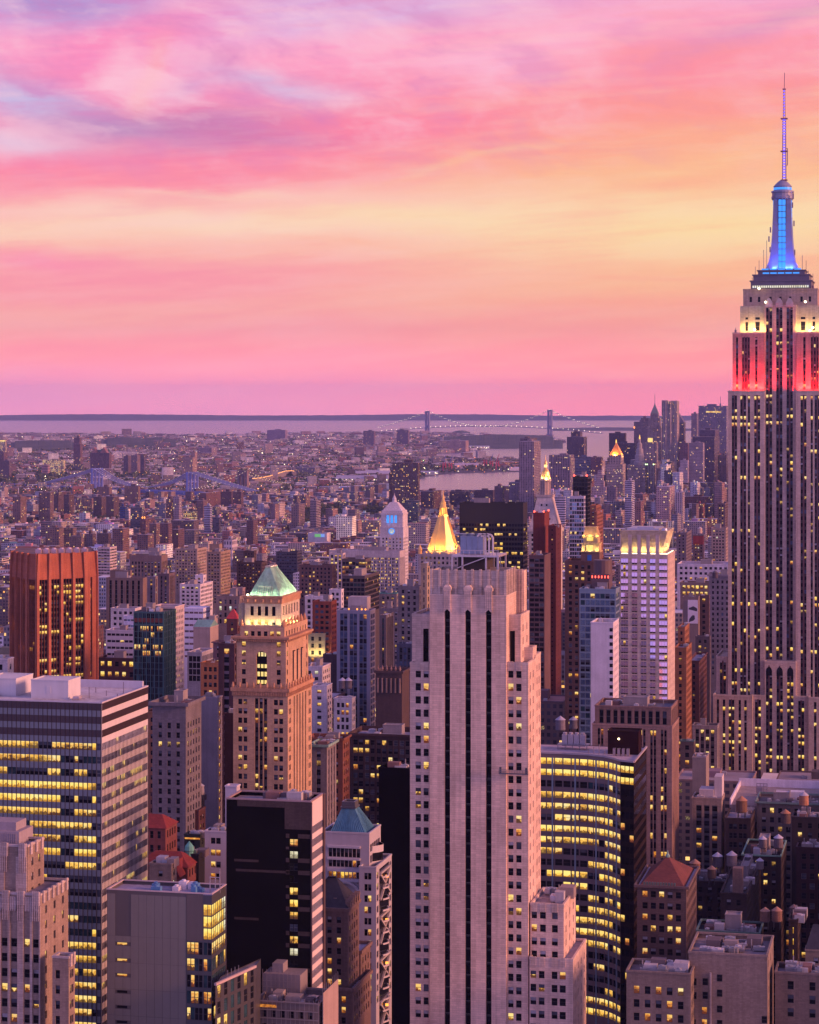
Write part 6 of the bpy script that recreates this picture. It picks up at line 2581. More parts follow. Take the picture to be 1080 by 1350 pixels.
_w=[]
_x0,_x1,_y0,_y1=plan(779,808.5,1060,S=816)
for _k in range(17):
 _z=Zf(828+_k*9.4,806,_y0)
 _w.append((X(806,_y0),_y0-.02,_z-1.6,1.5,1.6,.0, 'dark'))
windows(r_,_w,dict(dark=1),3)
# ================================================================== middle distance, placed from the photograph
def S_(col,kind='punch',**k):
 d=dict(col=col,kind=kind)
 d.update(k)
 return d
BRN,TAN,RED,WHT,GRY,DRK=(.17,.115,.105),(.36,.265,.215),(.27,.095,.07),(.55,.49,.54),(.29,.255,.28),(.06,.045,.052)
ORG,PNK,BEI=(.38,.17,.105),(.42,.31,.31),(.40,.325,.28)
# name, label, category, L, R, top, D, S, style, visible bottom
NEAR=[
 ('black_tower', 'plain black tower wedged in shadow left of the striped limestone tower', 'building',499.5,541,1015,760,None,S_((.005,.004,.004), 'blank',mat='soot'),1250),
 ('stone_corner_building', 'grey stone corner building with a bracketed cornice and a pale pink flank', 'building',201,245,931,820,265.5,S_((.19,.165,.19),fl=3.3,bay=3.0,ww=1.3,wh=2.0,side='punch',mat='stone',lip=1.2,coping=1.2,drop=6,mix=DARKOLD),1060),
 ('party_wall_tower', 'plain beige tower with one string of glowing orange windows', 'building',265,287,921,890,293,S_((.30,.255,.28), 'blank',side='punch',bay=6,ww=2.0,wh=1.8,fl=3.3,mat='plain',mix=dict(warm=8,lit=3)),1050),
 ('orange_brick_building', 'orange brick apartment building peeping out beside the office slab', 'building',190,211,940,880,224,S_(ORG,fl=3.1,bay=2.8,ww=1.2,wh=1.7,mix=DARKOLD),1050),
 ('dark_window_tower', 'maroon tower of dark windows with pale cross bands', 'building',288,309,850,1000,316,S_((.09,.045,.055), 'strip',fl=3.6,bay=3.2,ww=2.4,wh=2.4,spcol=(.16,.10,.12),mix=dict(black=20,dark=10,warm=3)),960),
 ('maroon_wall_building', 'windowless maroon brick building tight against the copper roofed tower', 'building',296,309,942,905,313,S_((.07,.03,.038), 'blank'),1040),
 ('dark_brick_building', 'wide dark brick office block with scattered white and yellow windows', 'office building',461,545,972,985,None,S_((.085,.05,.05), 'strip',fl=3.5,bay=5.6,ww=4.2,pair=.5,wh=2.1,spcol=(.06,.035,.035),lip=.6,coping=1.0,deep=.25,mix=dict(dark=30,grey=16,pale=14,lit=14,warm=4)),1075),
 ('red_brick_building', 'red brick building with a stone cornice right of the copper roofed tower', 'building',405,452,976,960,461,S_((.22,.085,.06),fl=3.6,bay=3.6,ww=1.6,wh=2.1,lip=.8,coping=.8),1070),
 ('grey_stone_building', 'narrow grey stone building with a green copper cornice', 'building',409,431,985,900,443.5,S_((.24,.20,.215), 'strip',fl=3.5,bay=3.6,ww=1.7,wh=2.2,mat='stone',lip=.9,coping=.9,capcol=(.22,.33,.28),deep=.3,spcol=(.17,.14,.15),mix=DARKOLD),1060),
 ('white_office_block', 'low white office block with ribbon windows behind the black slab', 'office building',270,299,1098,770,None,S_((.48,.42,.44), 'ribbon',fl=3.9,bay=1.9,wh=2.0,mat='panel',margin=2,roofcol=(.16,.13,.14),mix=dict(dark=20,grey=10,lit=10,warm=4)),1160),
 ('white_stair_tower', 'plain white stair tower rising behind the black slab', 'building',297,312,1038,790,None,S_((.50,.45,.49), 'blank',cl=False,mat='panel'),1095),
 ('maroon_apartments', 'dark red brick apartment house with a roof terrace', 'apartment building',204,262,1070,830,271,S_((.13,.055,.055),fl=3.2,bay=3.2,ww=1.5,wh=1.7,roofcol=(.35,.3,.36)),1110),
 ('maroon_upper_house', 'dark red brick block standing over the roof terrace', 'apartment building',200,227,1047,850,237,S_((.14,.06,.058),fl=3.2,bay=3.2,ww=1.4,wh=1.7),1080),
 ('ivy_wall_house', 'dark house with a string of orange lights under its roof', 'building',243,264,1102,800,270,S_((.035,.04,.035),fl=3.2,bay=3.4,ww=1.6,wh=1.6,mix=dict(dark=5,grey=3)),1130),
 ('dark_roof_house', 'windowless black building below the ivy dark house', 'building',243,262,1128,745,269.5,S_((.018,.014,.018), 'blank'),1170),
 ('tan_low_house', 'small tan flat roofed house below the red church roofs', 'building',197,226,1141,720,233,S_((.28,.215,.19),fl=3.2,bay=5,ww=1.4,wh=1.8),1165),
 ('stepped_stone_house', 'stepped grey house with a round tank between the beige walls', 'building',246,263,1052,870,270,S_((.24,.20,.19),fl=3.2,bay=4,ww=1.3,wh=1.8),1075),
 ('brown_stone_tower', 'brown stone tower with a glazed top storey in front of the mirrored windows', 'office building',784.5,885,934,930,893.5,S_((.26,.165,.145), 'strip',fl=9,bay=2.9,ww=1.7,wh=5.2,mat='stone',deep=.3,drop=1.4,roofcol=(.13,.12,.15),spcol=(.16,.10,.09),zmin=130,mix=dict(dark=20,grey=6)),960),
 ('brick_pyramid_building', 'brick building under a red tiled hip roof near the lower right', 'building',840,905,1172,735,918.5,S_((.17,.115,.115),cl=False,fl=3.6,bay=2.9,ww=1.7,wh=2.0,lip=.9,coping=.8,drop=1.2,mat='stone',parapet=.01,mix=dict(dark=24,blind=8,warm=14,lit=8)),1290),
 ('beige_brick_building', 'wide beige brick building with a patched wall in the lower right corner', 'building',908,1012,1262,600,1020,S_((.27,.205,.18), 'blank',big=False,side='punch',fl=3.4,bay=6,ww=1.4,wh=1.8,roofcol=(.22,.18,.2)),1350),
 ('beige_window_building', 'beige brick building with small paired windows beside the patched wall', 'building',826,911,1286,596,None,S_((.25,.19,.165),big=False,fl=3.45,bay=3.05,ww=1.5,wh=2.0,roofcol=(.2,.15,.16),drop=3.4,mix=dict(dark=26,warm=12,lit=10,grey=6)),1350),
 ('grey_brick_building', 'grey brick building at the very lower right corner', 'building',1022,1092,1287,604,None,S_((.20,.155,.145),big=False,fl=3.5,bay=5.0,ww=1.6,wh=2.2,mix=dict(dark=8,grey=5,lit=3)),1350),
 ('yellow_window_house', 'dark brick house with one column of bright yellow windows', 'building',1040,1052,1215,690,1056,S_((.062,.037,.034),fl=3.3,bay=3,ww=1.9,wh=1.9,mix=dict(bright=10)),1290),
 ('slate_roof_house', 'stone house with a dark mansard roof at the right edge', 'building',1062,1090,1255,660,None,S_((.27,.21,.18),cl=False,fl=3.4,bay=3,ww=1.4,wh=2.1,mix=DARKOLD),1290),
 ('tan_hotel', 'tan striped hotel with a pale lift tower on its roof', 'hotel',912.5,951.5,1054,950,955.5,S_((.36,.28,.25), 'strip',fl=3.0,bay=3.6,ww=2.2,wh=2.0,deep=.3,spcol=(.10,.10,.12),drop=3,roofcol=(.5,.46,.5),mix=dict(grey=16,dark=16,lit=4,warm=3)),1140),
 ('beige_cornice_building', 'broad loft building with a wide dusty roof and white parapet', 'building',998,1092,1062,945,None,S_((.198,.155,.149),fl=3.8,bay=3.4,ww=1.7,wh=2.2,lip=.8,coping=.7,capcol=(.16,.22,.2),roofcol=(.144,.114,.114),mix=DARKOLD),1150),
 ('brown_loft_building', 'brown loft building with wide windows between the hotel and the dusty roof', 'building',956,990,1081,930,1001,S_((.062,.040,.043),fl=3.6,bay=4.6,ww=3.2,wh=2.2,pair=.2,mix=dict(dark=20,grey=6,pale=4)),1130),
 ('dark_loft_building', 'dark loft building with shuttered windows at the right edge', 'building',1044,1092,1080,880,None,S_((.062,.046,.053),fl=3.5,bay=3.2,ww=1.6,wh=2.0,mix=dict(dark=30,grey=6,lit=2)),1130),
 ('maroon_loft_building', 'maroon brick loft with two bright yellow windows at the right edge', 'building',1050,1092,1120,830,None,S_((.081,.037,.040),fl=3.5,bay=3.3,ww=1.7,wh=2.1,mix=dict(dark=20,pale=5,lit=4)),1190),
 ('low_dark_building', 'low dark building with a green edged roof among the water tanks', 'building',978,1030,1130,850,1037,S_((.068,.046,.050),fl=3.4,bay=3.2,ww=1.5,wh=1.9,capcol=(.16,.28,.24),roofcol=(.042,.036,.042),mix=DARKOLD),1190),
 ('flat_roof_building', 'flat roofed brick building crowded with grey water tanks', 'building',900,972,1165,840,None,S_((.093,.062,.062),fl=3.4,bay=3.2,ww=1.5,wh=1.9,roofcol=(.204,.180,.228),mix=DARKOLD),1180),
 ('brown_brick_loft', 'brown brick loft with a tall chimney block right of the red hip roof', 'building',950,985,1180,790,1004,S_((.087,.056,.053),fl=3.4,bay=3.6,ww=1.5,wh=1.9,roofcol=(.084,.072,.078),mix=DARKOLD),1230),
 ('low_roof_building', 'low dark roof crowded with machinery behind the patched wall', 'building',918,1002,1232,700,None,S_((.043,.034,.037),fl=3.4,bay=3.2,ww=1.5,wh=1.9,roofcol=(.048,.042,.051),capcol=(.1,.16,.14)),1255),
 ('plain_beige_block', 'small blank beige lift house below the skyscraper base', 'building',913,931,1000,1010,935,S_((.31,.25,.24), 'blank',mat='plain'),1050),
 ('side_wing_building', 'stone building with a planted roof terrace left of the skyscraper base', 'building',913,946,958,1200,None,S_((.30,.245,.25), 'strip',fl=3.7,bay=6.0,ww=4.4,pair=.8,wh=2.1,mat='stone',deep=.3,roofcol=(.05,.065,.04),mix=dict(dark=20,grey=8,lit=16)),1010),
 ('avenue_corner_house', 'dark brick house with two orange windows at the street corner', 'building',897,915,978,1130,None,S_((.15,.105,.105),fl=3.6,bay=5,ww=2,wh=2.2,capcol=(.1,.16,.15),mix=dict(warm=6,dark=5)),1010),
 ('blue_striped_tower', 'blue glass apartment tower with white piers and a bright white edge', 'apartment tower',444,488,806,1250,495,S_((.30,.27,.33), 'strip',fl=3.25,bay=5.0,ww=4.0,pair=.15,wh=2.4,side='punch',deep=.25,spcol=(.07,.09,.15),mat='panel',mix=dict(blue=30,dark=20,grey=10,warm=2),roofcol=(.2,.15,.16)),915),
 ('blue_slim_tower', 'slim dark glass tower with green lit windows beside the blue striped one', 'apartment tower',501,509,812,1330,519,S_((.16,.13,.15), 'strip',fl=3.3,bay=3,ww=2,wh=2,mix=dict(teal=20,dark=10,lit=3)),880),
 ('blue_pinstripe_block', 'dark blue block with pale pinstripes left of the limestone tower', 'building',523,545,850,1200,None,S_((.10,.10,.15), 'strip',fl=3.4,bay=2.3,ww=1.5,wh=2.4,deep=.2,mix=dict(blue=10,dark=10)),890),
 ('ornate_brick_tower', 'dark brick penthouse block with columns and urns on its parapet', 'building',495.5,530,888,1020,540,S_((.10,.065,.068), 'blank',cl=False,lip=.7,coping=1.0),935),
 ('white_terraced_building', 'white terraced apartment building with stepped corners', 'apartment building',400,425,880,1180,436,S_((.50,.44,.47),fl=3.1,bay=3.4,ww=1.9,wh=1.7),925),
 ('white_lower_terrace', 'white lower terrace block in front of the terraced apartments', 'apartment building',411,431,905,1130,438,S_((.53,.47,.5),fl=3.1,bay=3.6,ww=2.1,wh=1.6),940),
 ('gothic_white_building', 'small white building with pointed gables', 'building',440,464,922,1120,None,S_((.52,.46,.48),fl=3.5,bay=2.6,ww=1.4,wh=2.2,mix=dict(dark=10,warm=3)),945),
 ('floodlit_stone_building', 'stone building with its lower storeys floodlit yellow', 'building',405,429,836,1480,435,S_((.36,.29,.24),fl=4.4,bay=4.0,ww=1.9,wh=2.6,mat='stone',mix=dict(dark=12,warm=8,lit=4)),862),
 ('dark_flank_building', 'dark brick building between the terraced apartments and the blue striped tower', 'building',426,444,864,1260,None,S_((.10,.065,.07), 'blank'),915),
 ('red_corner_building', 'red brick building with bluish windows left of the blue striped tower', 'building',412,437,794,1480,444,S_((.30,.085,.06),fl=3.4,bay=3.4,ww=2.2,wh=1.9,mix=dict(blue=10,dark=10,grey=6)),835),
 ('white_grid_block', 'white block with a regular grid of dark windows', 'building',402,432,787,1560,None,S_((.55,.50,.54),fl=3.7,bay=3.4,ww=2.2,wh=2.3,mix=dict(dark=10,grey=8)),815),
 ('white_grid_tower', 'taller narrow white block beside the white grid', 'building',434,450,778,1600,None,S_((.53,.48,.53),fl=3.5,bay=3.1,ww=1.9,wh=2.0,mix=dict(dark=10,grey=8)),805),
 ('grey_setback_building', 'grey stone setback building beside the limestone tower', 'building',525,553,774,1400,None,S_((.25,.205,.21),fl=3.5,bay=3.2,ww=1.6,wh=2.1,mat='stone',mix=MORELIT),850),
 ('tan_edge_tower', 'narrow tan tower with a white edge touching the limestone crown', 'building',555,563,744,1150,567,S_((.38,.29,.22),fl=3.6,bay=3.4,ww=2.4,wh=2.3,mix=dict(blue=10,dark=6)),830),
 ('green_trim_building', 'grey building with a green copper edge in the middle distance', 'building',500,523,783,1620,527,S_((.24,.20,.21),fl=3.6,bay=3.2,ww=1.6,wh=2.1,capcol=(.1,.25,.24)),800),
 ('long_white_roof', 'low building with a bright white roof below the green copper edge', 'building',502,528,803,1530,None,S_((.26,.22,.24),fl=3.6,bay=3.2,ww=1.7,wh=2.1,roofcol=(.65,.6,.68)),830),
 ('orange_stepped_building', 'orange brick setback building glowing in the evening light right of the mirrored tower', 'building',889,905,855,1240,912,S_((.33,.15,.095),fl=3.4,bay=2.7,ww=1.5,wh=1.9,mix=dict(dark=20,lit=5,warm=5)),1000),
 ('orange_stepped_top', 'top block of orange brick over the setback building', 'building',894,903,828,1262,909,S_((.34,.155,.10),fl=3.4,bay=2.6,ww=1.4,wh=1.9),855),
 ('long_red_building', 'long dark red building receding beside the avenue', 'building',908,922,872,1420,932,S_((.13,.055,.055),fl=3.5,bay=3.4,ww=1.6,wh=2.0,roofcol=(.22,.22,.30),lip=.7),930),
]
ROOT={}
PART_OF=dict(orange_stepped_top='orange_stepped_building',striped_brown_head='striped_brown_block',tan_apartment_head='tan_apartment_tower',white_terrace_head='white_terrace_block',
   dark_brown_hotel_head='dark_brown_hotel',arcaded_head='arcaded_tan_building',slant_glass_rear='slant_glass_tower',orange_brick_wing='orange_brick_slab',white_attic_building='colonnade_building',
   green_gable_chimney='green_gable_building',white_stair_tower='white_office_block',maroon_upper_tower='maroon_slab_tower',ribbed_tower_core='ribbed_tower',dark_harbour_top='dark_harbour_tower',
   dark_grid_top='dark_grid_tower',dark_slab_top='dark_slab_tower',clock_bank_top='clock_bank_tower',dark_office_base='clock_bank_tower',teal_storey='teal_top_tower',bridge_beige_head='bridge_beige_tower',
   brown_river_tower_wing='brown_river_tower')
def whose(nm):
 return ROOT[PART_OF[nm]][0] if nm in PART_OF else None
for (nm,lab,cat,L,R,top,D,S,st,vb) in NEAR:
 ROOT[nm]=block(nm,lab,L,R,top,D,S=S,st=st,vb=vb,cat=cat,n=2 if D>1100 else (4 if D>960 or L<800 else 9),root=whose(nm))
# --- details that belong to single buildings of the list
def extras():
 # fins and stepped top of the brown stone tower, tall lit strips below
 root,(x0,x1,y0,y1,zr,z1),_=ROOT['brown_stone_tower']
 wins=[]
 st=S_((.27,.165,.14), 'strip',fl=3.7,bay=4.4,ww=2.3,pair=.4,wh=2.4,mat='stone',deep=.4,spcol=(.07,.04,.04),drop=1.6,zmin=66,
   mix=dict(dark=30,warm=10,lit=10,grey=4))
 tier(root,wins,x0-.9,x1+.5,y0-1.2,y1+.6,0,Zf(958,885,y0),st)
 windows(root,wins,st['mix'],6,frame=False)
 # hip roof of the brick building
 root,(x0,x1,y0,y1,zr,z1),_=ROOT['brick_pyramid_building']
 R=MB()
 my=(y0+y1)/2
 cx=X(880.5,my)
 zt=Zf(1130,880,my)
 n_=6
 R.prism([(x0+.6,y0+.6),(x1-.6,y0+.6),(x1-.6,y1-.6),(x0+.6,y1-.6)],z1+.1,zt,top=[(cx-.4,my-.4),(cx+.4,my-.4),(cx+.4,my+.4),(cx-.4,my+.4)])
 part('roof',R,M['brick'],root,(.14,.042,.036))
 R=MB()
 R.lathe(cx,my,[(.7,zt),(.7,zt+.6),(.3,zt+1.1),(.1,zt+2.2)],8)
 part('finial',R,M['copper'],root,(.2,.35,.3))
 for f in (.3,.48):
  W_=MB()
  yy=y0+(y1-y0)*(.5+(f-.4)*.3)
  xx=x1-.6+(cx-x1)*f
  zz=z1+(zt-z1)*f
  W_.poly([(xx+.3,yy-1.1,zz-.1),(xx+.3,yy+1.1,zz-.1),(xx-1.5,yy+1.0,zz+1.35),(xx-1.5,yy-1.0,zz+1.35)])
  part('skylight',W_,M['lit_warm'],root)
 W_=MB()
 for k in range(12):
  xx=x0+2+(x1-x0-6)*k/11
  W_.box(xx,xx+.6,y0+.1,y0+.5,z1+.4,z1+1.6)
 part('parapet',W_,M['copper'],root,(.12,.16,.14))
 # urns on the ornate tower, big columns on its front
 root,(x0,x1,y0,y1,zr,z1),_=ROOT['ornate_brick_tower']
 for k in range(6):
  C=MB()
  xx=x0+(x1-x0)*(k+.5)/6
  C.cyl(xx,y0-.25,.5,.45,z1-8.5,z1-2.2,8)
  part('column',C,M['stone'],root,(.18,.125,.12))
  C=MB()
  C.lathe(xx,y0+.4,[(.35,z1+1),(.6,z1+1.8),(.25,z1+2.6),(.1,z1+3.4)],8)
  part('urn',C,M['stone'],root,(.22,.13,.11))
 # hotel lift tower
 root,(x0,x1,y0,y1,zr,z1),_=ROOT['tan_hotel']
 B=MB()
 B.box(X(942,y0+4),x1-.2,y0+4,y1-1,zr,Zf(1024,950,y0+4))
 B.box(X(922,y0+3),X(941,y0+3),y0+3,y1-2,zr,Zf(1041,930,y0+3))
 part('lift_tower',B,M['plain'],root,(.52,.45,.48))
 # the broad roof: white parapet and white shed
 root,(x0,x1,y0,y1,zr,z1),_=ROOT['beige_cornice_building']
 B=MB()
 yb=y1+26
 B.box(X(962,y0),x1,y0+1,yb,z1-8,z1-1.3)
 part('wall',B,M['brick'],root,(.3,.23,.22))
 B=MB()
 B.box(X(962,y0),x1,yb-.6,yb,z1-1.3,z1+2.0)
 B.box(X(962,y0),X(962,y0)+.6,y0+1,yb-.6,z1-1.3,z1+1.0)
 part('parapet',B,M['plain'],root,(.62,.56,.66))
 B=MB()
 ys=y0+14
 B.box(X(1023,ys),X(1060,ys),ys,ys+5,z1-1.3,z1+2.6)
 part('roof_shed',B,M['plain'],root,(.60,.54,.60))
 B=MB()
 for k in range(4):
  xx=X(998+k*4.5,ys+14)
  B.bar((xx,ys+14,z1-1.3),(xx,ys+14,z1+3.5),.14)
  B.bar((X(998,ys+14),ys+14,z1+k*1.1),(X(1011.5,ys+14),ys+14,z1+k*1.1),.12)
 B.box(X(999,ys+14),X(1006,ys+14),ys+12.5,ys+13.8,z1-.8,z1+2.0)
 part('steel_deck',B,M['metal'],root,(.32,.28,.34))
 # brown loft: chimney block
 root,(x0,x1,y0,y1,zr,z1),_=ROOT['brown_brick_loft']
 B=MB()
 ys=y0+2
 B.box(X(966,ys),X(979,ys),ys,ys+4,zr,Zf(1145,972,ys))
 part('chimney',B,M['brick'],root,(.26,.16,.13))
 B=MB()
 B.box(X(953,ys-1),X(965,ys-1),ys-1,ys+6,zr-6,Zf(1190,960,ys))
 part('white_shed',B,M['plain'],root,(.55,.48,.55))
 # patched wall: paler patch and few openings
 root,(x0,x1,y0,y1,zr,z1),_=ROOT['beige_brick_building']
 w=[]
 for px_,py_ in ((915,1290),(915,1308),(930,1290),(930,1308),(929,1328),(949,1285),(949,1305),(949,1326),(949,1345),(1008,1340),(929,1344),(904+10,1344)):
  w.append((X(px_,y0),y0-.02,Zf(py_+9,px_,y0),1.4,1.8,.0, 'warm' if px_==929 else 'dark'))
 windows(root,w,dict(dark=1),1)
 B=MB()
 B.box(X(936,y0),X(938.5,y0),y0-.35,y0-.004,70,Zf(1282,936,y0))
 part('pilaster',B,M['brick'],root,(.38,.31,.30))
 # floodlit base
 root,(x0,x1,y0,y1,zr,z1),_=ROOT['floodlit_stone_building']
 for k in range(4):
  xx=x0+(x1-x0)*(k+.5)/4
  flood(root,(xx,y0-3,z1-14),(xx,y0,z1-4),2,1,800,(1.0,.78,.25))
 for k in range(3):
  yy=y0+(y1-y0)*(k+.5)/3
  flood(root,(x1+3,yy,z1-14),(x1,yy,z1-4),2,1,900,(1.0,.78,.25))
 # roof garden of the blue striped tower
 root,(x0,x1,y0,y1,zr,z1),_=ROOT['blue_striped_tower']
 B=MB()
 ys=y0+7
 B.box(X(459,ys),X(484,ys),ys,ys+8,zr,Zf(787,470,ys))
 part('penthouse',B,M['plain'],root,(.42,.34,.33))
 B=MB()
 for p_ in (460,471,477,482):
  B.lathe(X(p_,y0+2),y0+2,[(.2,zr+1.4),(.5,zr+1.9),(.2,zr+2.4)],6)
 part('terrace_lamp',B,M['lamp_orange'],root)
 # ivy house lights
 root,(x0,x1,y0,y1,zr,z1),_=ROOT['ivy_wall_house']
 B=MB()
 for k in range(11):
  xx=x0+(x1-x0)*(k+.5)/11
  B.box(xx-.25,xx+.25,y0-.5,y0-.2,z1-1.2,z1-.7,bottom=True)
 part('string_light',B,M['lit_warm'],root)
 # mansard of the corner house
 root,(x0,x1,y0,y1,zr,z1),_=ROOT['slate_roof_house']
 B=MB()
 B.prism([(x0,y0),(x1,y0),(x1,y1),(x0,y1)],z1+.5,z1+7,top=[(x0+2,y0+2.5),(x1-2,y0+2.5),(x1-2,y1-2),(x0+2,y1-2)])
 part('mansard_roof',B,M['roofing'],root,(.05,.05,.07))
extras()
# --- red-roofed church group behind the office slab
def church():
 D=770
 for nm,lab,px_,top,eave,w,d in (('church_hall', 'tall red brick hall under a bright red hip roof beside the office slab',203,1073,1087,12,12),
          ('church_nave', 'low red brick nave with long red roofs and green domes',222,1122,1137,17,13)):
  dd=D if px_<210 else 745
  x,y=gxy(px_,dd)
  z0_,z1_=zat(eave,x,y),zat(top,x,y)
  r=thing(nm,lab, 'church',(x,y,0))
  B,wins=MB(),[]
  facade(B,(x-w/2,y-d/2),(1,0),w,0,z0_,evenly(w,4,1.2,1),storeys(z0_,z0_-16,4.5,2.4,1),.3,wins)
  facade(B,(x+w/2,y-d/2),(0,1),d,0,z0_,evenly(d,4,1.2,1),storeys(z0_,z0_-16,4.5,2.4,1),.3,wins)
  B.prism([(x+w/2,y+d/2),(x-w/2,y+d/2),(x-w/2,y-d/2)],0,z0_,cap=False)
  part('wall',B,M['brick'],r,(.16,.05,.045))
  R=MB()
  R.prism([(x-w/2-.5,y-d/2-.5),(x+w/2+.5,y-d/2-.5),(x+w/2+.5,y+d/2+.5),(x-w/2-.5,y+d/2+.5)],z0_,z1_,
    top=[(x-w/4,y-.3),(x+w/4,y-.3),(x+w/4,y+.3),(x-w/4,y+.3)])
  if px_>210:
   R.prism([(x+3,y-d/2-6),(x+8,y-d/2-6),(x+8,y),(x+3,y)],z0_-2,z0_+2.5,top=[(x+5.3,y-d/2-6),(x+5.7,y-d/2-6),(x+5.7,y),(x+5.3,y)])
  part('roof',R,M['brick'],r,(.18,.028,.025))
  if px_>210:
   for dx,dy in ((-7,-7),(6,3)):
    C=MB()
    C.lathe(x+dx,y+dy,[(1.3,z0_),(1.3,z1_-.5),(1.6,z1_),(1.4,z1_+1.2),(.7,z1_+2.1),(.1,z1_+2.8)],10)
    part('dome',C,M['copper'],r,(.10,.30,.25))
  else:
   for dx,dz in ((5,-9),(-1,-12)):
    C=MB()
    C.pyramid(x+dx-3,x+dx+3,y-d/2-5,y-d/2-.6,z0_+dz,z0_+dz+2.6)
    part('porch_roof',C,M['brick'],r,(.18,.028,.025))
    C=MB()
    C.box(x+dx-2.6,x+dx+2.6,y-d/2-4.6,y-d/2-.01,0,z0_+dz-.01)
    part('porch',C,M['brick'],r,(.15,.05,.045))
  windows(r,wins,dict(dark=1),2)
  note(px_-25,px_+25,dd,top,1160,(x-w/2,x+w/2,y-d/2,y+d/2))
church()
# --- the roof-top water tanks
for px_,base,D,h,lab,wood,rc in (
  (978,1070,925,6.2, 'brown water tank with a copper cone on the loft beside the hotel',(.16,.085,.06),(.36,.17,.09)),
  (1060,1061,880,5.0, 'orange lit water tank with a grey cone at the end of the dusty roof',(.34,.16,.10),(.4,.36,.4)),
  (1036,1085,880,5.2, 'dark water tank with a copper cone below the white roof shed',(.10,.065,.06),(.36,.17,.09)),
  (1006,1117,860,4.2, 'grey water tank, left one of the pair on the green edged roof',(.16,.13,.15),(.42,.40,.48)),
  (1026.5,1117,855,4.8, 'grey water tank, right one of the pair on the green edged roof',(.15,.12,.14),(.42,.40,.48)),
  (946,1142,830,5.0, 'tall grey water tank at the foot of the tan hotel',(.12,.10,.12),(.42,.40,.47)),
  (965,1141,828,5.2, 'broad lilac water tank right of the hotel foot',(.20,.16,.17),(.42,.38,.45)),
  (986,1138,835,3.2, 'low dark water tank under a grey cone between two bigger ones',(.09,.08,.1),(.26,.25,.32)),
  (1002,1145,825,3.8, 'small lilac water tank in front of the green roof edge',(.2,.16,.17),(.42,.38,.45)),
  (916.5,1152,815,5.2, 'orange lit water tank right of the brown stone tower',(.26,.13,.09),(.36,.19,.12)),
  (938.5,1157,812,4.2, 'dark brown water tank with a tan cone before the hotel',(.12,.08,.07),(.34,.19,.13)),
  (1009,1214,715,4.2, 'brown water tank, left one of two above the patched wall',(.22,.12,.09),(.34,.19,.13)),
  (1024.5,1214,713,4.4, 'brown water tank, right one of two above the patched wall',(.20,.11,.09),(.34,.18,.12)),
  (1047,1208,735,3.8, 'dim water tank near the bright window column',(.12,.08,.09),(.22,.13,.11)),
  (451.5,907,1120,5.0, 'grey water tank, left one of two at the foot of the blue striped tower',(.12,.10,.12),(.40,.37,.44)),
  (459.5,907,1120,5.0, 'grey water tank, right one of two at the foot of the blue striped tower',(.12,.10,.12),(.40,.37,.44)),
  (739,962,1010,6.0, 'grey water tank behind the curved office block',(.16,.14,.18),(.34,.32,.4)),
  (756,960,1000,5.0, 'dark water tank right of another behind the curved block',(.10,.09,.12),(.26,.25,.32)),
  (264,1047,850,4.2, 'domed grey water tank between beige walls',(.24,.21,.24),(.34,.32,.38)),
  (923,703,2300,6.5, 'round pale tank on a far roof near the skyscraper',(.5,.36,.30),(.5,.4,.4)),
  (943,762,1640,5.5, 'dark tank on the roof in front of the flat grey building',(.08,.06,.08),(.12,.1,.12))):
 water_tank(px_,base,D,h,lab,wood,rc)
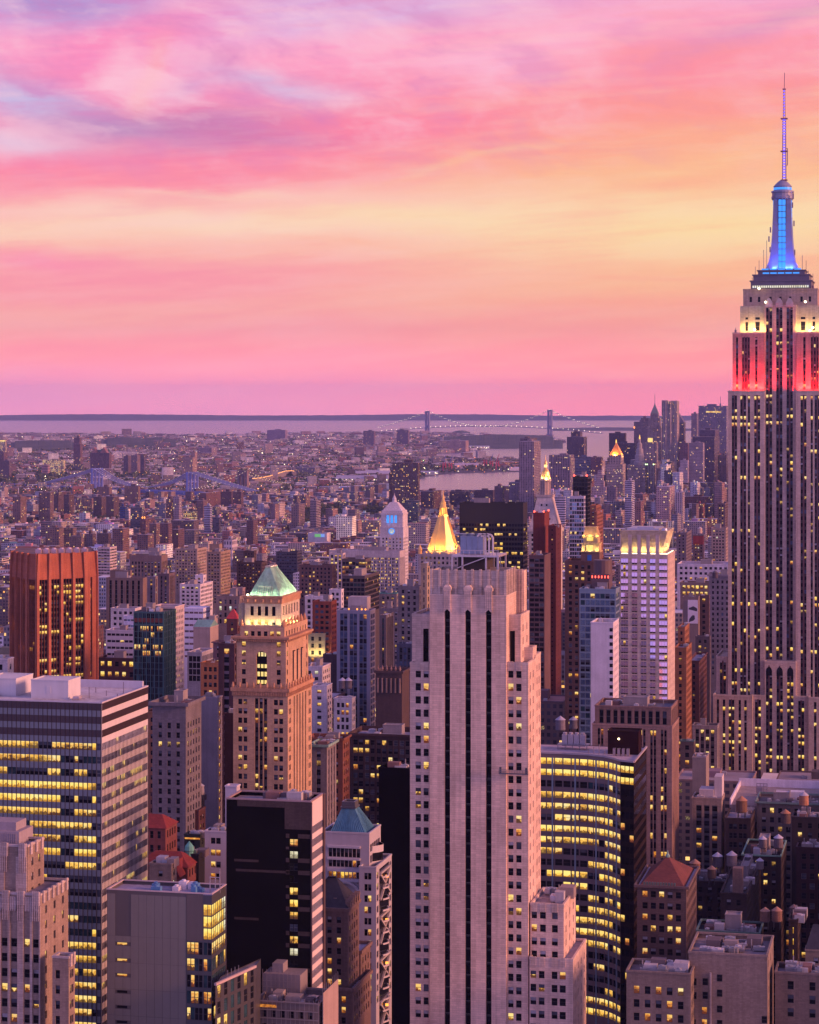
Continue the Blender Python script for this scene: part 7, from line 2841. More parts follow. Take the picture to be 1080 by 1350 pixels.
# ------------------------------------------------------------------ second ring, 1.4 to 3 km: also with real windows
MIDDLE=[
 ('black_glass_box', 'broad black glass office box with yellow lit rows behind the limestone crown', 'office building',606,690,664,1950,695.5,S_((.020,.012,.013), 'ribbon',fl=3.9,bay=2.4,wh=2.3,margin=.3,drop=17,mat='panel',mix=dict(black=70,dark=14,office=10,lit=8,bright=3)),770),
 ('banded_dark_tower', 'dark apartment tower of black and white bands with a red brick edge', 'apartment tower',697.5,718,733,1420,726,S_((.17,.10,.11), 'ribbon',side='blank',fl=3.0,bay=2.6,wh=1.9,margin=.3,mix=dict(black=26,dark=16,pale=14,grey=8)),930),
 ('maroon_slab_tower', 'plain maroon brick slab tower with small square openings', 'apartment tower',723,733,694,1450,740,S_((.13,.035,.04),fl=3.0,bay=7,ww=.9,wh=1.0,side='punch',mat='brick',mix=dict(black=20,warm=1)),930),
 ('maroon_upper_tower', 'red edged brick tower with red beacons in front of the campanile', 'apartment tower',703,718,677,1470,724.5,S_((.22,.055,.05), 'blank'),735),
 ('slab_glass_tower', 'thin glass tower of white edged floors left of a black one', 'apartment tower',751,770,655,2060,772,S_((.46,.42,.50), 'ribbon',fl=3.6,bay=2.2,wh=2.7,margin=.2,mat='panel',mix=dict(dark=20,sky=12,teal=8,lit=2)),745),
 ('black_glass_tower', 'tall black glass tower with two red beacons on its roof', 'apartment tower',755.5,775,629,2120,779,S_((.018,.012,.014), 'ribbon',fl=3.6,bay=2.4,wh=2.8,margin=.2,mat='panel',mix=dict(black=60,warm=1)),700),
 ('orange_brick_slab', 'slim orange brick apartment slab catching the evening light', 'apartment tower',778,786,667,1900,793,S_((.30,.135,.10),fl=3.0,bay=2.8,ww=1.5,wh=1.5),740),
 ('orange_brick_wing', 'lower wing of the slim orange brick apartment slab', 'apartment tower',784,787,675,1880,795.5,S_((.30,.13,.10),fl=3.0,bay=2.6,ww=1.4,wh=1.5),745),
 ('slant_glass_tower', 'dark glass tower with a slanting roof line', 'apartment tower',451,481,760,1700,500,S_((.10,.075,.08), 'ribbon',fl=3.3,bay=2.6,wh=2.3,margin=.2,mat='panel',mix=dict(dark=26,black=20,grey=8,warm=3,teal=3)),800),
 ('slant_glass_rear', 'upper rear part of the dark glass tower with a red edge', 'apartment tower',451,482,738,1760,489,S_((.13,.09,.09), 'ribbon',fl=3.3,bay=2.6,wh=2.2,margin=.2,mat='panel',mix=dict(dark=20,grey=8,warm=5,lit=3)),765),
 ('brown_apartment_house', 'big brown brick apartment house with a few lit windows', 'apartment building',394.5,438,746,2000,443.5,S_((.20,.115,.11),fl=3.4,bay=3.4,ww=1.7,wh=1.8,lip=.6,mix=dict(dark=30,grey=10,warm=5,lit=2)),790),
 ('striped_brown_block', 'brown office block with black vertical stripes', 'office building',140,188.5,763,1800,194,S_((.24,.165,.15), 'strip',side='blank',fl=3.6,bay=4.4,ww=2.0,wh=3.0,deep=.4,spcol=(.03,.022,.028),mix=dict(black=20,dark=10)),830),
 ('striped_brown_head', 'brown penthouse above the black striped office block', 'office building',145,172,753,1830,174,S_((.24,.165,.15), 'blank'),763),
 ('ribbed_grey_tower', 'ribbed grey apartment tower left of a darker twin', 'apartment tower',194,205,761,1750,208,S_((.26,.20,.22), 'strip',fl=3.0,bay=3,ww=1.6,wh=1.6,deep=.3),820),
 ('dark_ribbed_tower', 'dark ribbed apartment tower with balconied corner', 'apartment tower',208,223,757,1730,231,S_((.18,.13,.15), 'strip',fl=3.0,bay=2.8,ww=1.5,wh=1.6,deep=.3),820),
 ('colonnade_building', 'brown building with white columns and a band of lit windows at its top', 'building',171,213,733,2300,221,S_((.25,.175,.17), 'strip',fl=3.8,bay=3.4,ww=1.9,wh=2.2,spcol=(.12,.085,.085),deep=.4,drop=6),770),
 ('white_attic_building', 'white attic storey with yellow lit openings over the white columns', 'building',174,210,728,2325,219,S_((.5,.43,.45),fl=6,bay=3.2,ww=1.8,wh=1.6,mix=dict(lit=5,bright=3,dark=3)),735),
 ('beige_apartment_block', 'beige apartment block with a pink lit flank', 'apartment building',230.5,260,724,2400,272.5,S_((.38,.29,.26),fl=3.1,bay=3.1,ww=1.6,wh=1.7),765),
 ('tan_apartment_tower', 'tan apartment tower whose flank glows salmon with rows of windows', 'apartment tower',272.5,291,728,2300,304,S_((.34,.24,.19),fl=3.1,bay=3.2,ww=1.9,wh=1.7),785),
 ('tan_apartment_head', 'narrow tan top block over the glowing apartment tower', 'apartment tower',276,289,718,2330,293,S_((.33,.23,.18), 'blank'),728),
 ('white_stepped_flats', 'white stepped apartment house above the red ribbed tower', 'apartment building',129,145,722,2500,154,S_((.47,.39,.41), 'ribbon',fl=3.1,bay=3,wh=1.5,margin=.3),750),
 ('white_terrace_block', 'white terraced block with a sun-lit white stair head', 'apartment building',237,264,771,1900,280.5,S_((.56,.50,.55),fl=3.2,bay=3.6,ww=2.2,wh=1.8),800),
 ('white_terrace_head', 'white upper storeys over the terraced block', 'apartment building',257,268,759,1930,272,S_((.58,.52,.56),fl=3.2,bay=4,ww=2.0,wh=1.6),775),
 ('dark_brown_hotel', 'dark brown stepped hotel behind the copper roof', 'building',312,345,742,2350,None,S_((.105,.068,.07),fl=3.3,bay=3.0,ww=1.5,wh=1.8,mix=DARKOLD),790),
 ('dark_brown_hotel_head', 'dark brown tower top over the stepped hotel', 'building',321,335,727,2380,None,S_((.11,.07,.072),fl=3.3,bay=3.0,ww=1.4,wh=1.8,mix=DARKOLD),742),
 ('arcaded_tan_building', 'tan building with an arcade of slots left of the copper roof', 'building',285,316,787,1500,None,S_((.29,.22,.21),fl=4.2,bay=3.0,ww=1.5,wh=2.9),815),
 ('arcaded_head', 'small flat box with a white opening on the arcaded building', 'building',306,320,776,1540,None,S_((.42,.29,.28),fl=4.5,bay=4,ww=2,wh=2.5,mix=dict(pale=1)),787),
 ('white_glass_pavilion', 'white ribbed glass building with a tilted roof', 'building',243,268,803,1500,277,S_((.60,.60,.74), 'ribbon',cl=False,fl=4.0,bay=3.0,wh=1.3,margin=.1,mat='panel',mix=dict(sky=14,grey=6,pale=6)),862),
 ('white_ribbon_block', 'low white block with long dark ribbon windows', 'building',139.5,177,832,1500,None,S_((.55,.50,.56), 'ribbon',fl=4.2,bay=3.0,wh=1.5,margin=.8,mat='panel',mix=dict(dark=20,grey=6,lit=1)),853),
 ('white_corner_box', 'small white glass box above the ribbon windows', 'building',163,177,813,1560,None,S_((.55,.52,.64), 'ribbon',fl=3.8,bay=2.6,wh=1.2,margin=.1,mix=dict(sky=5,pale=5)),832),
 ('white_dot_block', 'white block dotted with small square windows', 'building',146,178,803,1640,None,S_((.5,.45,.49),fl=4.0,bay=4.0,ww=2.2,wh=2.0,mix=dict(dark=8,grey=3)),822),
 ('lit_arcade_building', 'dark red brick building with a glowing row of arched windows', 'building',128,180,869,1480,None,S_((.13,.06,.06),fl=6.5,bay=4.6,ww=2.6,wh=3.2,mix=dict(bright=5,lit=5,warm=4,dark=2)),895),
 ('green_gable_building', 'beige blank building with a green gabled end', 'building',255,277,828,1350,288,S_((.38,.29,.27), 'blank',cl=False,mat='plain'),855),
 ('green_gable_chimney', 'square beige chimney tower beside the green gable', 'building',276,283,813,1360,287,S_((.40,.31,.29), 'blank',mat='plain'),828),
 ('black_white_block', 'white building with a big black glass front', 'building',247,266,861,1300,282,S_((.40,.36,.40), 'ribbon',side='punch',fl=3.6,bay=2.4,wh=3.1,ww=1.6,margin=.8,mix=dict(black=10,dark=2)),890),
 ('orange_loft_building', 'orange brick loft with a sawtooth parapet', 'building',264.5,290,875,1150,None,S_((.40,.165,.085),fl=3.8,bay=3.0,ww=1.6,wh=2.2,mix=dict(dark=14,lit=4,grey=4)),920),
 ('purple_loft_building', 'purple brick loft with a dark cornice left of the copper roof', 'building',281,310,848,1230,None,S_((.20,.115,.13),fl=3.7,bay=3.2,ww=1.6,wh=2.1,lip=.8),880),
 ('red_pyramid_house', 'house with a bright red pyramid roof left of the copper roof', 'building',299,313,817,1480,None,S_((.18,.075,.07),cl=False,fl=3.7,bay=3.2,ww=1.4,wh=2.0),835),
 ('sign_building', 'white building carrying a green and blue lit screen', 'building',406,431,703,4100,None,S_((.56,.52,.57), 'blank',mat='plain'),720),
 ('slate_office_block', 'slate grey office block left of the brown apartment house', 'office building',364,392,728,2900,None,S_((.09,.08,.11), 'ribbon',fl=3.8,bay=3,wh=1.8,mix=dict(dark=20,grey=6,blue=4)),760),
 ('white_loft_building', 'white building with tall lit windows left of the slanted glass tower', 'building',434,452,730,2700,None,S_((.48,.41,.43), 'strip',fl=4,bay=4.2,ww=2.8,wh=2.4,deep=.3,mix=dict(dark=10,lit=8,warm=4)),770),
 ('long_white_hotel', 'long white building with rows of dark square windows by the skyscraper', 'building',893,962,745,1900,None,S_((.54,.48,.56),fl=4.3,bay=4.0,ww=2.2,wh=2.1,mix=dict(dark=20,grey=8,warm=3)),765),
 ('amber_window_building', 'building with two glowing rows of amber windows', 'building',897,936,769,1740,None,S_((.28,.2,.18),fl=4.6,bay=3.4,ww=2.2,wh=2.6,mix=dict(lit=12,warm=14,bright=4)),785),
 ('billboard_building', 'brick building with a tall white advertisement on its blank wall', 'building',900,921,788,1640,None,S_((.26,.19,.19), 'blank',mat='plain'),850),
 ('billboard_neighbour', 'brown brick building right of the tall advertisement', 'building',921,935,786,1650,None,S_((.16,.10,.105),fl=3.9,bay=4,ww=2.2,wh=2.2,mix=dict(dark=20,lit=4)),850),
 ('flatiron_building', 'grey stone building with a deep columned cornice beside the skyscraper', 'building',935,964,760,1700,None,S_((.23,.20,.245),fl=3.9,bay=3.0,ww=1.5,wh=2.2,mat='stone',lip=1.2,coping=1.3,drop=3,mix=dict(dark=24,grey=14,blue=4)),880),
 ('low_corner_building', 'dark low corner building with a pale roof by the avenue', 'building',917,936,840,1560,None,S_((.13,.10,.115),fl=4,bay=4,ww=1.8,wh=2.2,roofcol=(.5,.47,.58)),870),
 ('beige_far_hotel', 'beige brick apartment hotel left of the skyscraper shaft', 'apartment building',938,957,697,2400,960,S_((.36,.27,.25),fl=3.3,bay=3.2,ww=1.7,wh=1.8),735),
 ('red_top_house', 'brick house with a red painted top storey', 'building',914,928,706,2350,None,S_((.20,.15,.18),fl=3.3,bay=3.0,ww=1.5,wh=1.8),735),
 ('twin_grey_house', 'grey brick twin blocks right of the glowing crown', 'building',892,905,703,2300,912,S_((.20,.155,.185),fl=3.2,bay=3.0,ww=1.5,wh=1.8),735),
 ('tall_thin_flats', 'thin dark apartment tower with lit windows against the skyscraper', 'apartment tower',946,956,664,2900,960,S_((.17,.12,.14),fl=3.1,bay=2.8,ww=1.6,wh=1.7,mix=MORELIT),700),
 ('pale_stepped_house', 'pale stepped building behind the office slab at the left edge', 'building',-20,10,870,900,18,S_((.50,.44,.47),fl=3.6,bay=3.6,ww=1.6,wh=2.2),905),
]
for (nm,lab,cat,L,R,top,D,S,st,vb) in MIDDLE:
 ROOT[nm]=block(nm,lab,L,R,top,D,S=S,st=dict(st,zmin=max(8,265-(vb+14-526)*D/F)),vb=vb,cat=cat,n=1,root=whose(nm))
def middle_extras():
 root,(x0,x1,y0,y1,zr,z1),_=ROOT['black_glass_tower']
 B=MB()
 for xx in (x0+1,x1-1):
  B.lathe(xx,y0+1,[(.2,z1+.5),(.9,z1+1.4),(.2,z1+2.3)],6)
 part('beacon',B,M['lamp_red'],root)
 root,(x0,x1,y0,y1,zr,z1),_=ROOT['maroon_upper_tower']
 B=MB()
 for xx in (x0+.6,x1-.6,x1-.4):
  B.lathe(xx,y0+(1 if xx<x1-.5 else y1-y0-1),[(.2,z1+.5),(.55,z1+1.1),(.2,z1+1.7)],6)
 part('beacon',B,M['lamp_red'],root)
 root,(x0,x1,y0,y1,zr,z1),_=ROOT['red_pyramid_house']
 B=MB()
 B.pyramid(x0-.4,x1+.4,y0-.4,y1+.4,z1+.5,Zf(804,306,y0),tx=.6,ty=.6)
 part('roof',B,M['brick'],root,(.48,.06,.06))
 root,(x0,x1,y0,y1,zr,z1),_=ROOT['green_gable_building']
 B=MB()
 B.prism([(x0,y0),(x1,y0),(x1,y1),(x0,y1)],z1+.5,z1+4,top=[(x0,(y0+y1)/2-.2),(x1,(y0+y1)/2-.2),(x1,(y0+y1)/2+.2),(x0,(y0+y1)/2+.2)])
 part('roof',B,M['copper'],root,(.16,.30,.27))
 root,(x0,x1,y0,y1,zr,z1),_=ROOT['white_glass_pavilion']
 B=MB()
 xa=X(267,y0)
 B.prism([(x0,y0+.02),(x1-.02,y0+.02),(x1-.02,y1),(x0,y1)],z1+.5,z1+.6,
   top=[(x0,y0+.02),(x1-.02,y0+.02),(x1-.02,y1),(x0,y1)])
 part('roof',B,M['panel'],root,(.62,.6,.75))
 root,(x0,x1,y0,y1,zr,z1),_=ROOT['sign_building']
 B=MB()
 B.box(X(415,y0),X(423,y0),y0-.3,y0-.05,Zf(708,420,y0),Zf(704,420,y0),bottom=True)
 part('screen',B,M['screen_green'],root)
 B=MB()
 B.box(X(423.1,y0),X(428,y0),y0-.3,y0-.05,Zf(708,420,y0),Zf(704,420,y0),bottom=True)
 part('screen',B,M['screen_blue'],root)
 root,(x0,x1,y0,y1,zr,z1),_=ROOT['red_top_house']
 B=MB()
 B.box(x0-.1,x1+.1,y0-.15,y0-.01,z1-9,z1-.6,bottom=True)
 part('painted_storey',B,M['brick'],root,(.28,.05,.06))
 # the tall advertisement with a dark car drawn on it
 root,(x0,x1,y0,y1,zr,z1),_=ROOT['billboard_building']
 l,r,a,b=X(907,y0),X(920.3,y0),Zf(822,913,y0),Zf(791,913,y0)
 t=thing('billboard', 'tall white billboard showing a dark car and a wheel', 'billboard',((l+r)/2,y0-.4,a))
 B=MB()
 B.box(l,r,y0-.5,y0-.2,a,b,bottom=True)
 part('panel',B,M['paint'],t,(.60,.52,.62))
 B=MB()
 w,h=r-l,b-a
 def shape(pts):
  B.poly([(l+w*u,y0-.53,a+h*v) for u,v in pts])
 shape([(.08,.60),(.92,.52),(.96,.60),(.90,.66),(.72,.70),(.55,.74),(.35,.70),(.12,.66)])
 shape([(.12,.06),(.55,.12),(.72,.2),(.68,.34),(.5,.36),(.3,.28),(.15,.18)])
 part('picture',B,M['paint'],t,(.04,.035,.05))
middle_extras()
# ================================================================== far city: fronts drawn by the far_facade material
def far_mesh(name,boxes):
 """boxes: (poly ccw [(x,y)..], z0, z1, wall colour, roof colour, seed, kind 0/.5/.8, lit share, storey)"""
 n4=[b for b in boxes if len(b[0])==4]
 V,C,U,P,Fc=[],[],[],[],[]
 k=0
 for poly,z0,z1,col,rc,seed,kind,lit_,fl in boxes:
  n=len(poly)
  u=.0
  for i in range(n):
   a,b=poly[i],poly[(i+1) % n]
   L_=sqrt((b[0]-a[0]) ** 2+(b[1]-a[1]) ** 2)
   V+=[(a[0],a[1],z0),(b[0],b[1],z0),(b[0],b[1],z1),(a[0],a[1],z1)]
   U+=[(u,z0-z1,seed),(u+L_,z0-z1,seed),(u+L_,.0,seed),(u,.0,seed)]
   C+=[(*col,1)]*4
   P+=[(kind,lit_,fl)]*4
   Fc.append((k,k+1,k+2,k+3))
   k+=4
   u+=L_
  V+=[(p[0],p[1],z1) for p in poly]
  U+=[(0,0,seed)]*n
  C+=[(*rc,1)]*n
  P+=[(kind,.0,fl)]*n
  Fc.append(tuple(range(k,k+n)))
  k+=n
 V=np.array(V)
 o=np.array([V[:,0].mean(),V[:,1].mean(),V[:,2].min()]) if len(boxes)<60 else np.zeros(3)
 me=bpy.data.meshes.new(name)
 me.from_pydata((V-o).tolist(),[],Fc)
 for nm,ty,arr in (('col', 'FLOAT_COLOR',C),('uvm', 'FLOAT_VECTOR',U),('par', 'FLOAT_VECTOR',P)):
  at=me.attributes.new(nm,ty, 'POINT')
  at.data.foreach_set('color' if ty == 'FLOAT_COLOR' else 'vector',np.array(arr,dtype=np.float32).ravel())
 me.materials.append(M['far'])
 me.update()
 return me,tuple(float(v) for v in o)
def far_obj(name,boxes,label=None,cat=None,group=None,kind=None,parent=None):
 me,o=far_mesh(name,boxes)
 ob=bpy.data.objects.new(name,me)
 COL.objects.link(ob)
 if parent:
  o0=ORI[parent.name]
  ob.parent=parent
  ob.location=tuple(o[i]-o0[i] for i in range(3))
 else:
  ob.location=o
  ORI[ob.name]=o
 for k,v in (('label',label),('category',cat),('group',group),('kind',kind)):
  if v:
   ob[k]=v
 return ob
def rect(x0,x1,y0,y1):
 return [(x0,y0),(x1,y0),(x1,y1),(x0,y1)]
frng=random.Random(71)
def fplan(L,R,D,S=None,depth=None):
 return plan(L,R,D,S,depth)
def fbox(L,R,top,D,S=None,col=GRY,kind=.0,lit_=.06,fl=3.6,roof=(.2,.17,.2),depth=None,z0=.0):
 x0,x1,y0,y1=plan(L,R,D,S,depth)
 return (rect(x0,x1,y0,y1),z0,zat(top,x1,y0),col,roof,frng.random(),kind,lit_,fl),(x0,x1,y0,y1)
def far_building(name,label,cat,L,R,top,D,S=None,col=GRY,kind=.0,lit_=.06,fl=3.6,vb=None,roof=None,group=None,root=None):
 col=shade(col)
 b,(x0,x1,y0,y1)=fbox(L,R,top,D,S,col,kind,lit_,fl,roof or frng.choice(ROOFC))
 z1=b[2]
 t=root or thing(name,label,cat,((x0+x1)/2,(y0+y1)/2,0),group)
 far_obj('wall',[b],parent=t)
 w,d=x1-x0,y1-y0
 hx=x0+w*frng.uniform(.2,.45)
 hy=y0+d*frng.uniform(.25,.45)
 far_obj('bulkhead',[(rect(hx,hx+w*.32,hy,hy+d*.35),z1,z1+frng.uniform(3,6),tuple(c*.9 for c in col),(.2,.18,.2),frng.random(),0,0,9.0)],parent=t)
 note(L,max(R,S or R),D,top,vb or top+25,(x0,x1,y0,y1))
 return t,(x0,x1,y0,y1,z1)
VIO,DVI,LVI,PVI,MAR=(.24,.19,.26),(.12,.09,.14),(.36,.30,.38),(.40,.29,.32),(.15,.075,.085)
LBR,DBR=(.22,.14,.135),(.12,.075,.08)
FAR=[
 # downtown
 ('ribbed_tower', 'tall pale tower with vertical ribs between the harbour and the campanile', 'skyscraper',684.5,704,582,5000,713,(.30,.235,.28),.5,.02,3.6,680),
 ('ribbed_tower_core', 'dark upper core of the pale ribbed tower', 'skyscraper',686,699,578,5060,708,(.13,.10,.13),0,.01,3.6,600),
 ('grey_office_tower', 'broad grey office tower with scattered lit windows right of the campanile', 'office building',724,752,600,5300,757,(.27,.215,.275),.5,.07,3.8,650),
 ('dark_harbour_tower', 'dark flat tower standing before the bay', 'office building',747.5,770,576,6300,774,(.10,.07,.10),0,.03,3.8,600),
 ('dark_harbour_top', 'narrow top block of the dark tower before the bay', 'office building',753,765,569,6330,768,(.10,.07,.10),0,.03,3.8,578),
 ('blue_glass_block', 'blue glass block with bands of windows right of the grey office tower', 'office building',758,779,602,5700,780,(.16,.17,.27),.8,.05,3.8,630),
 ('maroon_office_block', 'maroon block with a few lit windows left of the gold pyramid court', 'office building',779,793,603,5650,794,(.16,.08,.11),0,.06,3.8,630),
 ('black_telephone_tower', 'near black tower standing before the bay left of the dark grid tower', 'office building',803,824,571,6300,826,(.055,.035,.055),0,.01,4,600),
 ('low_dark_office', 'dark lower block behind the gold pyramid court', 'office building',812,838,584,6200,839,(.075,.05,.075),0,.02,4,610),
 ('dark_grid_tower', 'dark tower with pale vertical lines left of the pointed tower', 'office building',836,855,556,6500,857,(.20,.16,.20),.5,.02,4,590),
 ('dark_grid_top', 'small raised top of the dark tower with vertical lines', 'office building',845,855,551,6530,857,(.16,.12,.16),0,0,4,556),
 ('dark_pointed_block', 'dark tower with a sloping top right of the rippled steel tower', 'office building',893,902,557,6500,904,(.10,.075,.10),.5,.03,3.8,590),
 ('maroon_low_tower', 'maroon block at the foot of the rippled steel tower', 'building',895,907,584,5800,909,(.17,.09,.12),0,.02,3.6,620),
 ('big_glass_tower', 'huge pale glass tower with an aerial at the far right', 'skyscraper',921,958,535,6800,962,(.22,.20,.30),.5,.05,4,600),
 ('pale_twin_tower', 'slender pale tower just left of the huge glass one', 'office building',911.5,919,545,6700,921,(.30,.24,.30),.5,.03,3.8,585),
 ('dark_slab_tower', 'dark slab tower with a violet flank in front of the huge glass one', 'office building',914,942,576,6000,949,(.085,.06,.10),0,.02,3.8,640),
 ('dark_slab_top', 'raised dark top storeys of the slab tower with a violet flank', 'office building',923,943,567,6040,948,(.085,.06,.10),0,.0,3.8,576),
 ('dotted_tower', 'grey tower with a dotted grid of white windows', 'apartment tower',908.5,927,584,5600,929,(.30,.25,.31),0,.03,3.4,640),
 ('tall_grey_block', 'tall grey block with blue shadow behind the dotted tower', 'office building',949,958,600,6100,960,(.18,.14,.19),.5,.03,3.8,640),
 ('blue_white_tower', 'slim blue and white tower standing clear before the city hall block', 'apartment tower',824,833,634,4300,837,(.40,.38,.52),.8,.02,3.4,675),
 ('pink_brick_block', 'pink brick block with lit flank below the city hall block', 'building',865,883,642,4600,890,PVI,0,.05,3.5,665),
 ('white_ribbed_block', 'small white block with vertical ribs right of the pink brick one', 'building',891,900,649,4500,903,(.45,.38,.45),.5,.02,3.5,670),
 ('red_roofline_block', 'long maroon block with red lamps along its roof', 'building',903,938,655,4700,940,MAR,0,.05,3.5,668),
 ('white_court_building', 'small white building right of the rippled steel tower', 'building',897,907,607,5500,908,(.45,.38,.46),0,.03,3.6,620),
 ('twin_vertical_tower', 'violet stone tower with vertical lines before the stepped spire', 'building',800,812,642,4750,814,VIO,.5,.02,3.6,665),
 ('white_low_depot', 'low white building near the campanile dome', 'building',729,745,655,4500,746,(.5,.46,.55),.8,.0,4.5,672),
 ('thin_red_flats', 'thin red flats with a bright white flank edge', 'building',837,845,661,4200,849,(.24,.13,.13),0,.03,3.3,680),
 # residential towers by the river
 ('brown_river_tower', 'tall dark brown apartment tower standing alone by the harbour', 'apartment tower',517,551,610,4900,553.5,(.115,.060,.062),.5,.09,3.0,660),
 ('brown_river_tower_wing', 'shaded left wing of the lone dark brown apartment tower', 'apartment tower',513,518,623,4950,520,(.10,.055,.06),0,.05,3.0,660),
 ('teal_glass_block', 'teal glass block at the foot of the lone brown tower', 'building',533.5,551,660,4300,553,(.06,.10,.13),.8,.05,3.6,685),
 ('red_brown_flats', 'red brown apartment slab right of the lone brown tower', 'apartment building',555,570,648,5200,582,(.15,.08,.085),0,.04,3.0,675),
 ('dark_twin_chimney_flats', 'dark apartment block with two chimney like tops', 'apartment building',593,618,648,5300,620,(.10,.07,.085),0,.03,3.0,670),
 ('dark_wide_flats', 'wide dark apartment block in front of the harbour water', 'apartment building',625,650,646,5300,652,(.105,.07,.09),0,.03,3.0,665),
 ('pink_slab_flats', 'group of pink apartment slabs in front of the harbour', 'apartment building',652,663,641,5250,667,(.22,.14,.16),0,.03,3.0,665),
 ('lit_stair_flats', 'apartment slab with two glowing stair strips', 'apartment building',665,678,641,5200,686,(.20,.14,.16),0,.08,3.0,662),
 ('pale_twin_slabs', 'pale grey twin slabs left of the ribbed tower base', 'apartment building',671,690,636,5100,694,(.27,.21,.25),0,.04,3.0,665),
 # east side housing
 ('pink_flank_tower', 'brown apartment tower with a pink flank near the left edge', 'apartment tower',17,27,655,4750,35,LBR,0,.03,3.0,695),
 ('ribbed_housing_tower', 'tall ribbed brown housing tower above the red ribbed tower', 'apartment tower',51,66,649,4800,71,(.21,.135,.14),.5,.04,3.0,692),
 ('housing_tower', 'dark housing tower left of the pink one beyond the red tower', 'apartment tower',71,77,649,5200,84,DBR,0,.03,3.0,680),
 ('housing_tower', 'dark narrow housing tower left of the broad lit hospital', 'apartment tower',84,91,652,5150,98,DBR,0,.03,3.0,682),
 ('hospital_block', 'broad pink building with many lit windows among housing towers', 'building',100,121,657,5300,123.5,(.26,.16,.16),.5,.12,3.6,680),
 ('housing_tower', 'left one of a pair of dark housing towers below the bridge', 'apartment tower',123,134,655,5100,140,DBR,0,.02,3.0,688),
 ('housing_tower', 'right one of a pair of dark housing towers with a pink edge', 'apartment tower',140,150,655,5050,157,DBR,0,.02,3.0,688),
 ('brown_bridge_flats', 'brown flats under the left bridge tower', 'apartment building',128,144,642,5700,148,LBR,0,.03,3.0,656),
 ('brown_bridge_flats', 'brown flats right of the left bridge tower', 'apartment building',164,182,641,5650,185,LBR,0,.03,3.0,656),
 ('bright_blue_tower', 'small bright blue wrapped tower among brown housing', 'building',158,165,668,4550,168,(.02,.07,.30),.8,.0,3.6,690),
 ('blue_balcony_tower', 'blue grey apartment tower with a few lit rooms right of the wrapped tower', 'apartment tower',172,187,669,4400,190,(.13,.13,.18),.8,.06,3.1,700),
 ('red_beacon_flats', 'maroon flats with two red beacons on the roof', 'apartment building',185,192,684,4300,204,MAR,0,.03,3.0,710),
 ('housing_slab', 'left brown slab of the housing cluster above the red tower', 'apartment building',60,78,696,3900,84,LBR,0,.04,3.0,724),
 ('housing_slab', 'right brown slab of the housing cluster above the red tower', 'apartment building',83,96,696,3950,101,LBR,0,.04,3.0,722),
 ('brown_cluster_low', 'lower brown slab in front of the housing cluster', 'apartment building',92,107,707,3700,113,LBR,0,.03,3.0,726),
 ('brown_cluster_ribs', 'ribbed brown slab right of the housing cluster', 'apartment building',112,122,704,3800,127,(.20,.125,.125),.5,.02,3.0,722),
 ('dark_broad_flats', 'dark broad flats between two housing clusters', 'apartment building',128,143,703,3700,147,DBR,0,.02,3.0,726),
 ('pink_side_tower', 'housing tower with a strongly pink lit flank and balconies', 'apartment tower',148,162,697,3600,170.5,(.21,.12,.115),0,.03,3.0,732),
 ('brown_flats_near_glow', 'brown flats just right of a glowing yellow lamp', 'apartment tower',181,195,705,3550,203,(.17,.10,.105),0,.03,3.0,728),
 ('brown_twin_tower', 'brown tower with a pink stripe, left one of three in a row', 'apartment tower',197,206,690,3750,211,LBR,0,.02,3.0,722),
 ('brown_tower', 'brown dotted tower, middle one of three in a row', 'apartment tower',211,222,690,3700,227,(.18,.10,.105),0,.02,3.0,722),
 ('brown_tower', 'dark brown tower with an orange flank, last of three in a row', 'apartment tower',227,235,698,3650,243,(.14,.075,.08),0,.02,3.0,722),
 ('pale_blue_tower', 'tall pale blue glass tower with a narrow front', 'apartment tower',269,277,667,4350,279.5,(.36,.36,.52),.8,.0,3.3,708),
 ('dark_blue_neighbour', 'dark blue tower standing right of the pale blue glass one', 'apartment tower',280,289,682,4300,291,(.07,.07,.12),.8,.02,3.3,708),
 ('grey_stepped_tower', 'grey stepped tower above a lit yellow block', 'building',228,236,655,4700,240,(.30,.25,.32),0,.03,3.4,690),
 ('red_grid_tower', 'narrow dark tower with red framed windows', 'building',219,226,658,4700,228,(.18,.07,.09),.8,.12,3.4,684),
 ('blue_lit_tower', 'blue grey tower left of the red framed one', 'building',208,218,665,4650,219,(.16,.17,.26),0,.06,3.4,688),
 ('yellow_lit_block', 'block full of yellow lit windows', 'building',242,258,674,4500,260,(.12,.09,.10),.8,.55,3.6,690),
 ('salmon_edge_tower', 'brown tower with a salmon edge left of the pale blue one', 'apartment tower',258,268,660,4900,274,(.20,.125,.13),0,.02,3.2,690),
 ('red_brown_slab', 'wide red brown housing slabs at the right end of the blue bridge', 'apartment building',262,272,650,5500,291,(.17,.085,.085),0,.02,3.0,672),
 ('red_brown_slab', 'red brown housing slab right of the wide slabs', 'apartment building',291,305,648,5450,307,(.15,.08,.085),0,.02,3.0,668),
 ('red_brown_slab', 'last red brown slab towards the stone bridge', 'apartment building',307,318,648,5400,321,(.15,.08,.085),0,.03,3.0,668),
 ('pink_powder_house', 'pink brick building with an orange flank and a tower', 'building',293,303,700,3700,307,(.30,.14,.14),0,.02,3.5,715),
 ('white_gable_block', 'pale box building with an orange flank right of the pink one', 'building',295,306,712,3500,313,(.46,.40,.46),0,0,9.0,726),
 ('brown_flats', 'brown flats with an orange edge left of the dark park', 'apartment building',325,334,686,3900,340,(.16,.09,.095),0,.02,3.0,706),
 ('pale_low_church', 'pale church tower with a pointed top at the left', 'building',35,41,698,4200,44,(.42,.36,.40),0,0,9.0,715),
